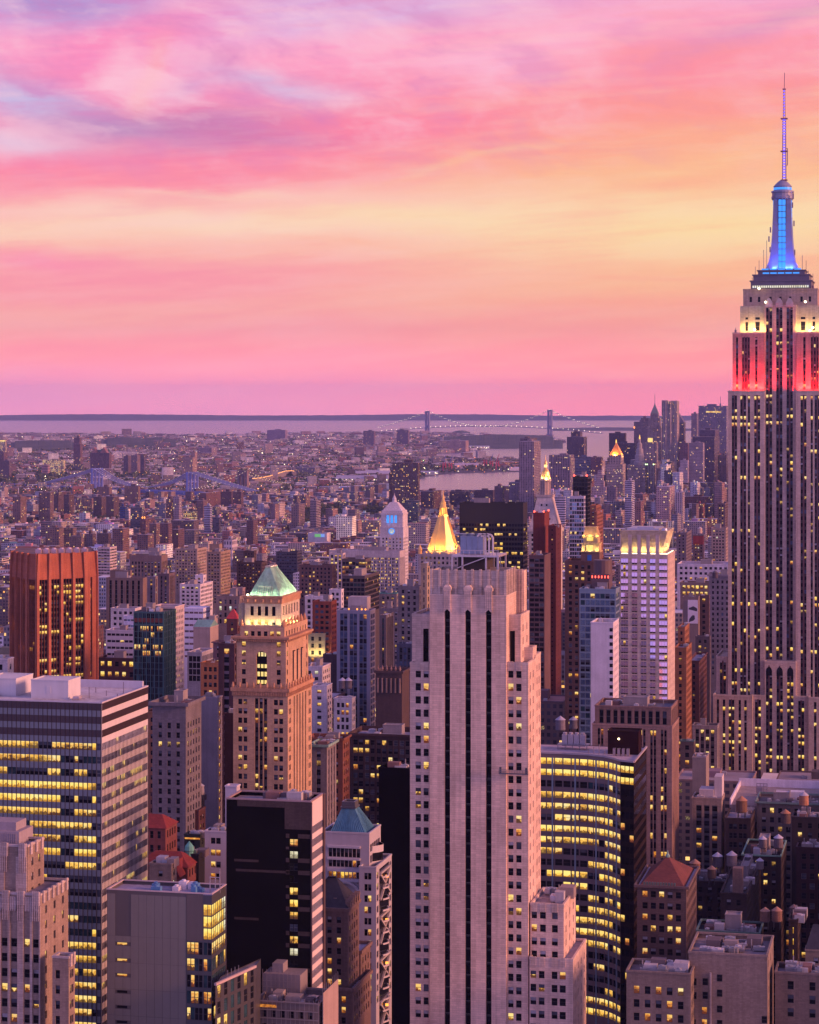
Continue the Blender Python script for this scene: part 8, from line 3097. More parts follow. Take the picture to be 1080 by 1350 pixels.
 ('black_white_slab', 'narrow slab with a black stripe and white banded flank', 'apartment building',409,417,660,4500,423,(.30,.25,.29),.8,.01,3.2,688),
 ('grey_mid_flats', 'grey flats with a tan flank left of the black striped slab', 'apartment building',384,394,665,4400,402,(.22,.165,.18),0,.02,3.2,680),
 # brooklyn centre
 ('lit_beige_courthouse', 'broad beige building glowing with warm light beyond the bridge', 'building',56,84,606,8300,86,(.42,.32,.27),.8,.42,5.5,632),
 ('red_white_slab', 'white slab tower with red edges in front of the glowing beige building', 'apartment tower',55,63,613,7900,66,(.38,.24,.27),0,0,9.0,640),
 ('clock_bank_tower', 'tall brown tower with a stepped top beyond the bridge', 'skyscraper',97,106,585,8600,109,(.16,.09,.10),0,.03,4.2,622),
 ('clock_bank_top', 'stepped head of the tall brown tower', 'skyscraper',97.5,105,577,8620,107.5,(.15,.085,.09),0,0,4.2,585),
 ('dark_office_base', 'dark office block with one lit storey at the foot of the brown tower', 'office building',94,110,612,8400,111.5,(.15,.12,.16),.8,.10,4.2,625),
 ('teal_top_tower', 'broad red tower with a teal top storey beyond the bridge', 'office building',119,144,597,8300,147,(.15,.075,.09),.5,.01,4.2,622),
 ('teal_storey', 'teal glass storey under the gables of the red tower', 'office building',124,144,593,8330,145,(.10,.30,.30),.8,0,4.2,598),
 ('ribbed_flats', 'left one of three ribbed apartment towers beyond the bridge', 'apartment tower',163,169,601,8200,173,(.15,.10,.12),.5,.01,3.2,634),
 ('ribbed_flats', 'middle one of three ribbed apartment towers, the pinkest', 'apartment tower',173,181,600,8150,185,(.26,.18,.20),.5,.01,3.2,634),
 ('ribbed_flats', 'right one of three ribbed apartment towers, the darkest', 'apartment tower',185,190,600,8100,192,(.11,.075,.10),.5,.01,3.2,634),
 ('bridge_beige_tower', 'beige stone building between the blue and the stone bridge', 'building',239.5,254,603,7400,259.5,(.33,.235,.22),0,.05,3.8,622),
 ('bridge_beige_head', 'narrow beige tower on top of the stone building between the bridges', 'building',252,257,596,7430,260,(.34,.24,.22),0,.02,3.8,604),
 ('grey_far_complex', 'long grey complex with a lit lower edge in far Brooklyn', 'building',261,279,590,10500,286,(.27,.20,.25),0,.03,4,600),
 ('lit_top_tower', 'tower with a bright lit top storey at the left edge', 'office building',-6,7,580,8300,9,(.36,.27,.27),.8,.25,4,600),
 ('dark_tower', 'dark brown tower below the lit one at the left edge', 'apartment tower',-8,5,596,7900,10,(.14,.08,.10),0,.04,3.4,640),
 ('slim_dark_block', 'slim dark block next to the dark brown tower at the left', 'apartment tower',3,12,607,7700,15,(.13,.09,.12),0,.05,3.4,638),
 ('shoreline_slab', 'pale slab on the far shoreline', 'apartment building',352,376,567,14500,379,(.26,.19,.25),0,.0,4,574),
 ('shoreline_slab', 'dark slab with an orange edge on the far shoreline', 'apartment building',479,493,568,13000,495,(.16,.105,.14),0,.03,4,581),
 ('shoreline_slab', 'dark slab left of the great bridge tower on the far shoreline', 'apartment building',523,538,567,13200,540,(.15,.10,.14),0,.02,4,580),
 ('striped_grey_block', 'grey striped block with a pink flank left of the lit pier', 'building',390,415,616,8000,421,(.22,.19,.26),.8,.08,3.8,632),
 ('terminal_block', 'long salmon warehouse above the wooded shore', 'building',578,614,581,11800,618,(.36,.24,.22),0,.03,5,590),
 ('beige_pair_block', 'pair of beige blocks left of the lone brown tower', 'building',497,508,606,9300,516,(.34,.25,.25),.5,.02,4,615),
]
for f in FAR:
 nm,lab,cat,L,R,top,D,S,col,kind,lt,fl,vb=f
 ROOT[nm]=far_building(nm,lab,cat,L,R,top,D,S,col,kind,lt,fl,vb,root=whose(nm))
def downtown():
 # pointed gothic tower
 D=6200
 x,y=gxy(863.5,D)
 Zq=lambda p: zat(p,x,y)
 k=D/F
 t=thing('gothic_tower', 'grey gothic tower with a steep pointed green roof, left of the rippled steel tower', 'skyscraper',(x,y,0))
 c=(.25,.20,.23)
 for hw,a,b in ((9,700,562),(7.6,562,551),(5.2,551,545)):
  h=hw*k
  far_obj('wall',[(rect(x-h,x+h,y-h,y+h),0 if a==700 else Zq(a),Zq(b),c,(.2,.2,.2),.37,.5,.07,3.8)],parent=t)
 B=MB()
 h=5.0*k
 B.prism(rect(x-h,x+h,y-h,y+h),Zq(545),Zq(535),top=rect(x-1.2*k,x+1.2*k,y-1.2*k,y+1.2*k))
 B.pyramid(x-1.2*k,x+1.2*k,y-1.2*k,y+1.2*k,Zq(535),Zq(530.5))
 B.bar((x,y,Zq(531)),(x,y,Zq(520)),.5)
 part('spire',B,M['copper'],t,(.16,.19,.19))
 note(855,872,D,531,590,None)
 # rippled steel tower
 D=6050
 x0,x1,y0,y1=plan(872.5,893,D,depth=40)
 z1=zat(529,x1,y0)
 t=thing('rippled_tower', 'tallest downtown tower with rippled shining steel sides', 'skyscraper',((x0+x1)/2,(y0+y1)/2,0))
 n=22
 pts=[]
 rng=random.Random(2)
 for side in range(2):
  pass
 for i in range(n+1):
  f=i/n
  pts.append((x0+(x1-x0)*f,y0+1.6*sin(f*19)+.8*sin(f*43)))
 for i in range(1,13):
  f=i/12
  pts.append((x1+1.4*sin(f*15),y0+(y1-y0)*f))
 pts+=[(x0,y1)]
 zz=[z1]*len(pts)
 far_obj('wall',[(pts,0,z1,(.42,.32,.31),(.3,.28,.3),.61,.5,.05,3.3)],parent=t)
 for a,b,top in ((872.5,880,527.5),(884,893,528)):
  far_obj('crown',[(rect(X(a,y0),X(b,y0),y0+3,y0+26),z1,zat(top,x1,y0),(.42,.32,.31),(.3,.28,.3),.2,0,0,9.)],parent=t)
 far_obj('wall',[(rect(X(868,y0-5),X(894,y0-5),y0-5,y0-2.5),0,zat(608,x1,y0),(.38,.28,.26),(.3,.28,.3),.61,0,.07,3.3)],parent=t)
 note(868,895,D,527,610,(x0,x1,y0,y1))
 # city hall block with its wedding-cake tower
 D=5650
 x0,x1,y0,y1=plan(827,851,D,S=853)
 t=thing('civic_tower', 'wide colonnaded civic building with a wedding cake tower and golden statue', 'government building',((x0+x1)/2,(y0+y1)/2,0))
 c=(.30,.245,.275)
 z1=zat(613,x1,y0)
 far_obj('wall',[(rect(x0,x1,y0,y1),0,z1,c,(.2,.17,.2),.71,.5,.04,3.8)],parent=t)
 a0,a1,b0,b1=plan(853,863,D+8,S=865)
 far_obj('wall',[(rect(a0,a1,b0,b1),0,z1,(.33,.26,.26),(.2,.17,.2),.41,.5,.04,3.8)],parent=t)
 xm,ym=X(843.5,y0+15),y0+15
 k=D/F
 Zq=lambda p: zat(p,xm,ym)
 B=MB()
 B.lathe(xm,ym,[(8*k,z1),(8*k,Zq(609)),(6.2*k,Zq(608)),(6.2*k,Zq(600)),(5.2*k,Zq(599)),(4.6*k,Zq(592)),(3.4*k,Zq(591)),(3.2*k,Zq(585)),(1.6*k,Zq(583)),(1.4*k,Zq(579))],12)
 part('stepped_tower',B,M['stone'],t,(.30,.26,.27))
 B=MB()
 B.lathe(xm,ym,[(.6*k,Zq(579)),(.9*k,Zq(577)),(.5*k,Zq(575)),(.12*k,Zq(573))],8)
 part('statue',B,M['gold_glow'],t)
 for px_,q in ((851.5,612),(853.5,612),(862,612)):
  B=MB()
  xx=X(px_,y0)
  B.lathe(xx,y0-1,[(.5,z1),(1.4,z1+1.5),(.5,z1+3)],8)
  part('roof_lamp',B,M['lamp_green'],t)
 note(827,865,D,575,655,(x0,a1,y0,y1))
 # court tower under a gold pyramid
 D=5500
 x0,x1,y0,y1=plan(800,821,D,S=825)
 t=thing('court_tower', 'square stone tower under an orange lit pyramid roof downtown', 'courthouse',((x0+x1)/2,(y0+y1)/2,0))
 z1=zat(600,x1,y0)
 far_obj('wall',[(rect(x0,x1,y0,y1),0,zat(612,x1,y0),(.32,.25,.26),(.3,.2,.2),.15,0,.09,3.8)],parent=t)
 far_obj('wall',[(rect(x0+5,x1-4,y0+4,y1-4),zat(612,x1,y0),z1,(.34,.26,.25),(.3,.2,.2),.25,.5,.02,6)],parent=t)
 B=MB()
 B.pyramid(x0+6,x1-5,y0+5,y1-5,z1,zat(583,x1,y0))
 part('pyramid_roof',B,M['gold'],t,(.70,.27,.06))
 xm,ym=(x0+x1)/2,(y0+y1)/2
 B=MB()
 B.lathe(xm,ym,[(1.6,zat(585,xm,ym)),(1.2,zat(581,xm,ym)),(.3,zat(579,xm,ym))],8)
 part('lantern',B,M['gold_glow'],t)
 for sx,sy in ((0,-1),(1,0)):
  flood(t,(xm+sx*26,ym+sy*26,z1+1),(xm+sx*8,ym+sy*8,z1+14),4,4,26000,(1,.45,.12))
 note(800,825,D,580,660,(x0,x1,y0,y1))
 # stepped pink spire
 D=5000
 x,y=gxy(791,D)
 Zq=lambda p: zat(p,x,y)
 k=D/F
 t=thing('stepped_spire', 'small pinkish stepped tower tapering to a blunt top', 'building',(x,y,0))
 for hw,a,b in ((13,None,652),(9.5,652,642),(6,642,634),(4.5,634,626),(2.6,626,620.5)):
  h=hw*k
  far_obj('wall',[(rect(x-h,x+h,y-h,y+h),0 if a is None else Zq(a),Zq(b),(.32,.24,.28),(.3,.25,.3),.3+hw,0,.03,3.6)],parent=t)
 note(778,804,D,620,660,(x-20,x+20,y-20,y+20))
 # lit roof building
 D=5900
 x0,x1,y0,y1=plan(849,866,D,S=868)
 t=thing('lit_roof_building', 'grey building with a glowing white lamp box on its roof', 'building',((x0+x1)/2,y0+10,0))
 z1=zat(583,x1,y0)
 far_obj('wall',[(rect(x0,x1,y0,y1),0,z1,(.26,.20,.22),(.2,.2,.2),.5,.5,.06,3.8)],parent=t)
 B=MB()
 B.box(X(854,y0),X(860,y0),y0+4,y0+12,z1,zat(577.5,x1,y0))
 part('lamp_box',B,M['lit_bright'],t)
 note(849,868,D,577,610,(x0,x1,y0,y1))
 # aerial on the huge glass tower; beacon on the dark grid tower; lights
 t,(x0,x1,y0,y1,z1)=ROOT['big_glass_tower']
 B=MB()
 xx=X(950,y0+10)
 B.bar((xx,y0+10,z1),(xx,y0+10,zat(523,xx,y0)),.6)
 B.box(xx-2,xx+2,y0+8,y0+12,z1,z1+7)
 part('aerial',B,M['metal'],t,(.2,.16,.22))
 B=MB()
 B.box(X(931,y0),X(951,y0),y0-.6,y0-.1,zat(544,x1,y0),zat(542,x1,y0),bottom=True)
 part('lit_storey',B,M['lit'],t)
 t,(x0,x1,y0,y1,z1)=ROOT['dark_grid_tower']
 B=MB()
 B.lathe(x0+1,y0-2,[(.5,zat(565,x0,y0)),(2.0,zat(563.5,x0,y0)),(.5,zat(562,x0,y0))],8)
 part('beacon',B,M['lamp_orange'],t)
 t,(x0,x1,y0,y1,z1)=ROOT['dark_pointed_block']
 B=MB()
 B.prism(rect(x0,x1,y0,y1),z1,zat(545,x1,y0),top=rect(x0,x0+3,y0+4,y1-4))
 part('sloping_roof',B,M['metal'],t,(.12,.09,.12))
 t,(x0,x1,y0,y1,z1)=ROOT['red_beacon_flats']
 B=MB()
 for xx in (x0+4,x1-2):
  B.lathe(xx,y0,[(.4,z1),(1.5,z1+2.2),(.4,z1+4.4)],8)
 part('beacon',B,M['lamp_orange'],t)
 t,(x0,x1,y0,y1,z1)=ROOT['lit_top_tower']
 B=MB()
 B.box(x0,x1,y0-.5,y0-.1,z1-5,z1-1,bottom=True)
 part('lit_storey',B,M['lit_bright'],t)
 t,(x0,x1,y0,y1,z1)=ROOT['teal_top_tower']
 B=MB()
 for a,b in ((121,127),(132,141)):
  l,r=X(a,y0),X(b,y0)
  B.prism([(l,y0),(r,y0),(r,y1),(l,y1)],z1,zat(589.5,r,y0),top=[((l+r)/2-.2,y0),((l+r)/2+.2,y0),((l+r)/2+.2,y1),((l+r)/2-.2,y1)])
 part('gable',B,M['brick'],t,(.24,.13,.13))
downtown()
# ================================================================== land, water, hills
def slab(name,pts,z0,z1,mat,world=False):
 P=pts if world else [gnd(*p) for p in pts]
 a=sum(P[i][0]*P[(i+1) % len(P)][1]-P[(i+1) % len(P)][0]*P[i][1] for i in range(len(P)))
 if a<0:
  P=P[::-1]
 B=MB()
 B.prism(P,z0,z1)
 return solo(name,B,mat,kind='structure',o=(P[0][0],P[0][1],z0))
def fan(D,px):
 return gxy(px,D)
B=MB()
B.quad((*fan(300,-3000),-.5),(*fan(300,3000),-.5),(*fan(31000,2200),-.5),(*fan(31000,-1000),-.5))
solo('water',B,M['water'],kind='structure',o=(0,0,-.5))
MANH=[(-120,664),(200,663.5),(300,663),(420,660),(520,654),(600,648),(690,645),(738,640),(744,613),(900,608),(1300,606)]
mp=[gnd(*p) for p in MANH]
mp+=[gxy(2600,3000),(1200,-400),(-1200,-400),gxy(-1500,3000)]
slab('manhattan_ground',mp,-3,.0,M['asphalt'],True)
BROOK=[(-140,571.5),(100,573),(250,574.5),(400,572.5),(500,571),(560,571.5),(640,575),(700,577),(738,580),(742,585),(690,589),(640,592),(600,596),
  (560,599),(500,601),(600,606),(640,606),(690,609),(700,616),(695,622),(640,623),(590,624.5),(560,629),(548,634),(510,644),(480,648),(380,652),(-140,654)]
slab('brooklyn_ground',BROOK,-3,.0,M['asphalt'])
slab('bay_channel',[(400,603),(446,602.6),(449,605.6),(400,606)],-.2,.1,M['water'])
def ridge(name,px0,px1,D,depth,prof,mat,seed=1,n=160):
 rng=random.Random(seed)
 B=MB()
 top,f,b=[],[],[]
 for i in range(n+1):
  p=px0+(px1-px0)*i/n
  y_=prof(p)+rng.uniform(-.25,.25)
  x,y=gxy(p,D)
  z=max(2.0,zat(y_,x,y))
  x2,y2=gxy(p,D+depth)
  top.append((gxy(p,D+depth*.5)[0],gxy(p,D+depth*.5)[1],z))
  f.append((x,y,-.4))
  b.append((x2,y2,-.4))
 for i in range(n):
  B.quad(f[i],f[i+1],top[i+1],top[i])
  B.quad(top[i],top[i+1],b[i+1],b[i])
 return solo(name,B,mat,kind='structure',o=(f[0][0],f[0][1],0))
ridge('far_hills',-1000,2100,29000,1600,lambda p: 548.6-1.3*sin(p*.004+.6)-.9*sin(p*.013)-1.0*math.exp(-((p-600)/160) ** 2)-(1.6 if p>740 else 0)*min(1,(p-740)/60 if p>740 else 0),M['woodland'],3,400)
ridge('island_hill',726,990,19500,1600,lambda p: 566.5-1.6*sin((p-726)*.02) if p<975 else 569,M['woodland'],5)
ridge('small_island',596,620,18200,300,lambda p: 570-2.2*sin((p-596)/24*pi),M['woodland'],6,24)
ridge('wooded_shore',585,742,12500,1500,lambda p: 579-3.5*sin((p-585)/157*pi)+5*(p>730),M['woodland'],7)
ridge('park_hill',14,108,11800,900,lambda p: 583.5-1.2*sin((p-14)/30)+(2 if p>95 or p<20 else 0),M['woodland'],8,60)
ridge('park_hill_right',134,232,12600,700,lambda p: 578.5-.8*sin(p/8)+(2 if p>215 or p<142 else 0),M['woodland'],9,60)
# ------------------------------------------------------------------ bridges
def blue_bridge():
 D1,D2=6700,6350
 p1,p2=gxy(128,D1),gxy(253.5,D2)
 t=thing('blue_suspension_bridge', 'blue steel suspension bridge with beads of light along its cables', 'bridge',(p1[0],p1[1],0))
 u=Vector((p2[0]-p1[0],p2[1]-p1[1],0))
 L_=u.length
 u.normalize()
 n=Vector((u.y,-u.x,0))
 blue=(.16,.20,.50)
 zt=[zat(617,*p1),zat(622,*p2)]
 zd=zat(645,*p1)
 def at(s,o,z):
  return (p1[0]+u.x*s+n.x*o,p1[1]+u.y*s+n.y*o,z)
 for s,ztop in ((0,zt[0]),(L_,zt[1])):
  B=MB()
  for o in (-17,-6,6,17):
   B.bar(at(s,o,0),at(s,o,ztop),2.6)
  for z in (ztop-3,(ztop+zd)/2+4,zd-3):
   B.bar(at(s,-17,z),at(s,17,z),1.6)
  for z0_,z1_ in ((zd,(ztop+zd)/2),((ztop+zd)/2,ztop-3)):
   B.bar(at(s,-17,z0_),at(s,-6,z1_),.8)
   B.bar(at(s,17,z0_),at(s,6,z1_),.8)
   B.bar(at(s,-6,z0_),at(s,6,z1_),.8)
  part('tower',B,M['paint'],t,blue)
 B=MB()
 B.bar(at(-L_*1.25,0,zd-1.5),at(L_*1.35,0,zat(651,*p2)),3.0)
 B.bar(at(-L_*1.25,-12,zd+1.5),at(L_*1.35,-12,zat(648,*p2)),1.2)
 B.bar(at(-L_*1.25,12,zd+1.5),at(L_*1.35,12,zat(648,*p2)),1.2)
 part('deck',B,M['paint'],t,blue)
 for o in (-15,-5,5,15):
  B,G=MB(),MB()
  def z_of(s):
   if 0<=s<=L_:
    f=s/L_
    return zt[0]+(zt[1]-zt[0])*f-4*47*f*(1-f)
   if s<0:
    f=-s/(L_*.72)
    return zt[0]+(zd+1-zt[0])*f ** .85
   f=(s-L_)/(L_*.9)
   return zt[1]+(zd-3-zt[1])*f ** .9
  ss=list(np.linspace(-L_*.72,L_*1.6,60))
  for a,b in zip(ss,ss[1:]):
   B.bar(at(a,o,z_of(a)),at(b,o,z_of(b)),1.1)
   if abs(o)==15:
    B.bar(at(a,o,z_of(a)),at(a,o,zd),.18)
    G.lathe(*at(a,o,0)[:2],[(.2,z_of(a)+.4),(.6,z_of(a)+1.1),(.2,z_of(a)+1.8)],6)
  part('cable',B,M['paint'],t,(.30,.28,.42))
  part('cable_lights',G,M['lamp_bead'],t)
blue_bridge()
def stone_bridge():
 D=6500
 p=gxy(320.5,D)
 q=gxy(430,6900)
 t=thing('stone_tower_bridge', 'stone towered bridge with pointed arches and strings of lights', 'bridge',(p[0],p[1],0))
 u=Vector((q[0]-p[0],q[1]-p[1],0)).normalized()
 n=Vector((u.y,-u.x,0))
 def at(s,o,z):
  return (p[0]+u.x*s+n.x*o,p[1]+u.y*s+n.y*o,z)
 zt,zd=zat(621,*p),zat(642,*p)
 B=MB()
 for o in (-13,0,13):
  B.prism([at(-5,o-3,0)[:2],at(5,o-3,0)[:2],at(5,o+3,0)[:2],at(-5,o+3,0)[:2]][::-1],0,zt-6)
 B.prism([at(-5,-16,0)[:2],at(5,-16,0)[:2],at(5,16,0)[:2],at(-5,16,0)[:2]][::-1],zt-6,zt)
 B.prism([at(-6,-17,0)[:2],at(6,-17,0)[:2],at(6,17,0)[:2],at(-6,17,0)[:2]][::-1],zt,zt+2)
 for o in (-6.5,6.5):
  for sgn in (-1,1):
   B.bar(at(-5,o+sgn*3.2,zt-14),at(-5,o,zt-5),1.6)
 part('tower',B,M['stone'],t,(.22,.15,.16))
 B=MB()
 B.bar(at(-240,0,zd),at(330,0,zat(645,*gxy(430,6900))),3.2)
 part('deck',B,M['paint'],t,(.10,.07,.09))
 for o in (-11,11):
  B,G=MB(),MB()
  zs=lambda s: zd+2+(zt-zd-2)*max(0,1-abs(s)/235.0) ** 1.5
  ss=list(np.linspace(-235,235,34))
  for a,b in zip(ss,ss[1:]):
   B.bar(at(a,o,zs(a)),at(b,o,zs(b)),.5)
   G.lathe(*at(a,o,0)[:2],[(.2,zs(a)+.4),(.6,zs(a)+1.1),(.2,zs(a)+1.8)],6)
  part('cable',B,M['paint'],t,(.14,.1,.12))
  part('cable_lights',G,M['lamp_bead'],t)
stone_bridge()
def great_bridge():
 D=17600
 pa,pb=gxy(563.8,D),gxy(725.2,D-500)
 t=thing('strait_bridge', 'great suspension bridge across the strait on the horizon with two tall towers', 'bridge',(pa[0],pa[1],0))
 u=Vector((pb[0]-pa[0],pb[1]-pa[1],0))
 L_=u.length
 u.normalize()
 n=Vector((u.y,-u.x,0))
 def at(s,o,z):
  return (pa[0]+u.x*s+n.x*o,pa[1]+u.y*s+n.y*o,z)
 zt=(zat(541.5,*pa),zat(540,*pb))
 zd=zat(564,*pa)
 for s,z in ((0,zt[0]),(L_,zt[1])):
  B=MB()
  for o in (-1,1):
   B.prism([at(s+o*12-5.5,-9,0)[:2],at(s+o*12+5.5,-9,0)[:2],at(s+o*12+5.5,9,0)[:2],at(s+o*12-5.5,9,0)[:2]][::-1],0,z)
  for za,zb in ((z-14,z),(zd+2,zd+22)):
   B.prism([at(s-6.4,-8,0)[:2],at(s+6.4,-8,0)[:2],at(s+6.4,8,0)[:2],at(s-6.4,8,0)[:2]][::-1],za,zb,bottom=True)
  B.prism([at(s-24,-16,0)[:2],at(s+24,-16,0)[:2],at(s+24,16,0)[:2],at(s-24,16,0)[:2]][::-1],-1,10)
  part('tower',B,M['paint'],t,(.17,.16,.24))
 B=MB()
 prev=None
 for i in range(31):
  s=-420+(L_+840)*i/30
  f=(s-L_/2)/(L_/2)
  z=zd+14*(1-f*f)
  if prev:
   B.bar(prev,at(s,0,z),2.2)
  prev=at(s,0,z)
 part('deck',B,M['paint'],t,(.17,.15,.22))
 for o in (-14,14):
  B,G=MB(),MB()
  def z_of(s):
   if 0<=s<=L_:
    f=s/L_
    return zt[0]+(zt[1]-zt[0])*f-4*122*f*(1-f)
   f=(-s if s<0 else s-L_)/420
   b=zt[0] if s<0 else zt[1]
   return b+(zd-b)*f ** .8
  ss=list(np.linspace(-420,L_+420,50))
  for a,b in zip(ss,ss[1:]):
   B.bar(at(a,o,z_of(a)),at(b,o,z_of(b)),.9)
   G.lathe(*at(a,o,0)[:2],[(.2,z_of(a)),(1.5,z_of(a)+1.6),(.2,z_of(a)+3.2)],6)
  part('cable',B,M['paint'],t,(.2,.17,.25))
  part('cable_lights',G,M['lamp_white'],t)
 G=MB()
 for i in range(44):
  s=-400+(L_+800)*i/43
  f=(s-L_/2)/(L_/2)
  G.lathe(*at(s,-6,0)[:2],[(.3,zd+14*(1-f*f)+4),(1.8,zd+14*(1-f*f)+6),(.3,zd+14*(1-f*f)+8)],6)
 part('deck_lights',G,M['lamp_white'],t)
great_bridge()
# ------------------------------------------------------------------ container cranes, pier, harbour sheds
def cranes():
 for px_,py_,boom,lab in ((586,621,1, 'red and blue container crane, leftmost on the quay'),(594,621.5,1, 'red and blue container crane, second from the left on the quay'),
        (640,618,0, 'low red container crane left of the tall pair'),(648,619,1, 'tall container crane with a blue boom'),(656,619,2, 'tall container crane with a red boom at the quay end')):
  x,y=gnd(px_,py_)
  D=dep(x,y)
  k=D/F
  t=thing('container_crane',lab, 'crane',(x,y,0), 'container cranes on the quay')
  B=MB()
  h=11.5*k
  for sx in (-1.9,1.9):
   for sy in (-2,2):
    B.bar((x+sx*k,y+sy*k,0),(x+sx*k*.8,y+sy*k,h),.8)
   B.bar((x+sx*k,y-2*k,h*.45),(x+sx*k,y+2*k,h*.45),.7)
  for sy in (-2,2):
   B.bar((x-1.9*k,y+sy*k,h*.7),(x+1.9*k,y+sy*k,h*.7),.9)
  part('gantry',B,M['paint'],t,(.55,.05,.07))
  B=MB()
  if boom:
   B.bar((x-.5*k,y-2*k,h),(x+2.8*k,y-2*k,h+9.5*k),.9)
   B.bar((x+.2*k,y-2*k,h),(x+.4*k,y-2*k,h+4.5*k),.7)
   B.bar((x+.4*k,y-2*k,h+4.5*k),(x+2.4*k,y-2*k,h+8.5*k),.3)
  else:
   B.bar((x-3*k,y-2*k,h),(x+3*k,y-2*k,h),1.0)
  part('boom',B,M['paint'],t,(.09,.10,.30) if boom==1 else (.45,.06,.09))
 def shed(nm,lab,px0,px1,py_,h,w,col,rc,lamps=0,mat_l='strip_light'):
  a,b=gnd(px0,py_),gnd(px1,py_)
  u=Vector((b[0]-a[0],b[1]-a[1],0)).normalized()
  nn=Vector((-u.y,u.x,0))
  poly=[a,b,(b[0]+nn.x*w,b[1]+nn.y*w),(a[0]+nn.x*w,a[1]+nn.y*w)]
  t=thing(nm,lab, 'shed',(a[0],a[1],0))
  B=MB()
  B.prism(poly,0,h)
  part('wall',B,M['plain'],t,col)
  B=MB()
  e=[(a[0]+nn.x*w/2,a[1]+nn.y*w/2),(b[0]+nn.x*w/2,b[1]+nn.y*w/2)]
  B.prism(poly,h+.01,h+w*.03,top=[e[0],e[1],e[1],e[0]])
  part('roof',B,M['plain'],t,rc)
  if lamps:
   G=MB()
   for i in range(lamps):
    f=(i+.5)/lamps
    x,y=a[0]+(b[0]-a[0])*f-nn.x*2,a[1]+(b[1]-a[1])*f-nn.y*2
    G.lathe(x,y,[(.4,h*.6),(2.1,h*.8),(.4,h)],6)
   part('shed_lights',G,M[mat_l],t)
 shed('lit_pier_shed', 'long pier shed with a row of bright white floodlights',442,512,637,13,260,(.35,.32,.27),(.35,.33,.42),17)
 shed('second_pier_shed', 'flat pale pier shed behind the floodlit one',462,514,629,12,260,(.4,.36,.4),(.42,.38,.46),0)
 shed('blue_roof_shed', 'long low shed with a bluish roof on the near quay',398,470,648,9,120,(.35,.22,.14),(.30,.36,.56),10, 'lamp_orange')
 shed('pier_terminal', 'bluish pier terminal with three white lamps by the water',555,578,626.5,11,90,(.28,.28,.36),(.34,.33,.44),3)
 shed('container_shed', 'long pale container shed between the cranes',600,632,618,13,200,(.46,.36,.40),(.45,.36,.42),4, 'lamp_orange')
 shed('white_dock_shed', 'white dock shed at the quay end',672,696,620.5,9,120,(.62,.54,.58),(.55,.48,.54),0)
 shed('green_dock_shed', 'pale dock shed with lamps on the wooded shore',618,646,592,12,160,(.42,.38,.42),(.34,.31,.37),6)
 shed('bright_market_hall', 'bright lit market hall in middle Brooklyn',380,414,601.5,13,160,(.6,.5,.32),(.3,.24,.28),9)
 shed('ramp_hall', 'dark quay building with orange lamps right of the stone bridge',338,366,648,10,100,(.2,.12,.12),(.16,.12,.14),7, 'lamp_orange')
cranes()
def expressway():
 pts=[(333,641.5),(345,640),(356,637.5),(366,634),(376,630.5),(384,629.8),(388,630.5)]
 w=[gnd(*p) for p in pts]
 t=thing('elevated_expressway', 'curving elevated expressway lit bright orange beyond the stone bridge', 'expressway',(w[0][0],w[0][1],0))
 B,G=MB(),MB()
 for a,b in zip(w,w[1:]):
  B.bar((*a,16),(*b,16),7)
  n=5
  for i in range(n):
   x,y=a[0]+(b[0]-a[0])*i/n,a[1]+(b[1]-a[1])*i/n
   G.bar((x,y,24),(x+(b[0]-a[0])/n*.7,y+(b[1]-a[1])/n*.7,24),.9)
  B.box(a[0]-3,a[0]+3,a[1]-3,a[1]+3,0,12)
 part('deck',B,M['plain'],t,(.2,.16,.16))
 part('road_lights',G,M['road_glow'],t)
expressway()
# ------------------------------------------------------------------ the fabric of streets and houses
def inside(pt,poly):
 x,y=pt
 c=False
 n=len(poly)
 for i in range(n):
  x1,y1=poly[i]
  x2,y2=poly[(i+1) % n]
  if (y1>y) != (y2>y) and x<(x2-x1)*(y-y1)/(y2-y1)+x1:
   c=not c
 return c
GR=random.Random(2024)
PALETTE=[(.20,.125,.12),(.26,.15,.135),(.34,.255,.23),(.40,.34,.36),(.50,.45,.50),(.13,.085,.09),(.24,.195,.215),
  (.17,.075,.07),(.30,.21,.19),(.44,.37,.37),(.21,.16,.17),(.26,.10,.08)]
PW=[10,11,12,9,10,8,10,8,10,9,9,8]
ROOFS=[(.38,.34,.40),(.15,.125,.15),(.50,.46,.52),(.22,.185,.21),(.10,.085,.10),(.27,.22,.25),(.62,.58,.64),(.30,.14,.13)]
footprints=[h[5] for h in HAND if h[5]]
def clear(x0,x1,y0,y1):
 for f in footprints:
  if x0<f[1]+2 and x1>f[0]-2 and y0<f[3]+2 and y1>f[2]-2:
   return False
 return True
def limit(px0,px1,D,y_top):
 """never rise in front of something the photograph shows"""
 for L,R,Dh,top,vb,fp in HAND:
  if Dh>D and px0<R+1 and px1>L-1:
   y_top=max(y_top,vb-4)
 return y_top
PARKS=[[(372,694),(398,676),(420,671),(445,671),(452,684),(430,694),(400,699)],[(460,684),(478,671),(512,672),(514,684),(490,692)],
  [(922,962),(929,884),(946,884),(947,962)],[(118,690),(126,684),(142,688),(136,696)],[(-10,690),(20,688),(24,697),(-10,699)],
  [(100,684),(106,680),(118,682),(112,690)],[(-10,728),(12,726),(16,738),(-10,741)],[(205,716),(225,712),(232,722),(210,726)],[(312,716),(325,712),(328,722),(314,725)]]
for q in ((553,700,9000,590,650),(700,745,9000,590,642),(738,862,12000,575,606),(40,430,6250,617,652)):
 HAND.append((*q,None))
FIELD = []     # candidate buildings: (screen size, box, info)
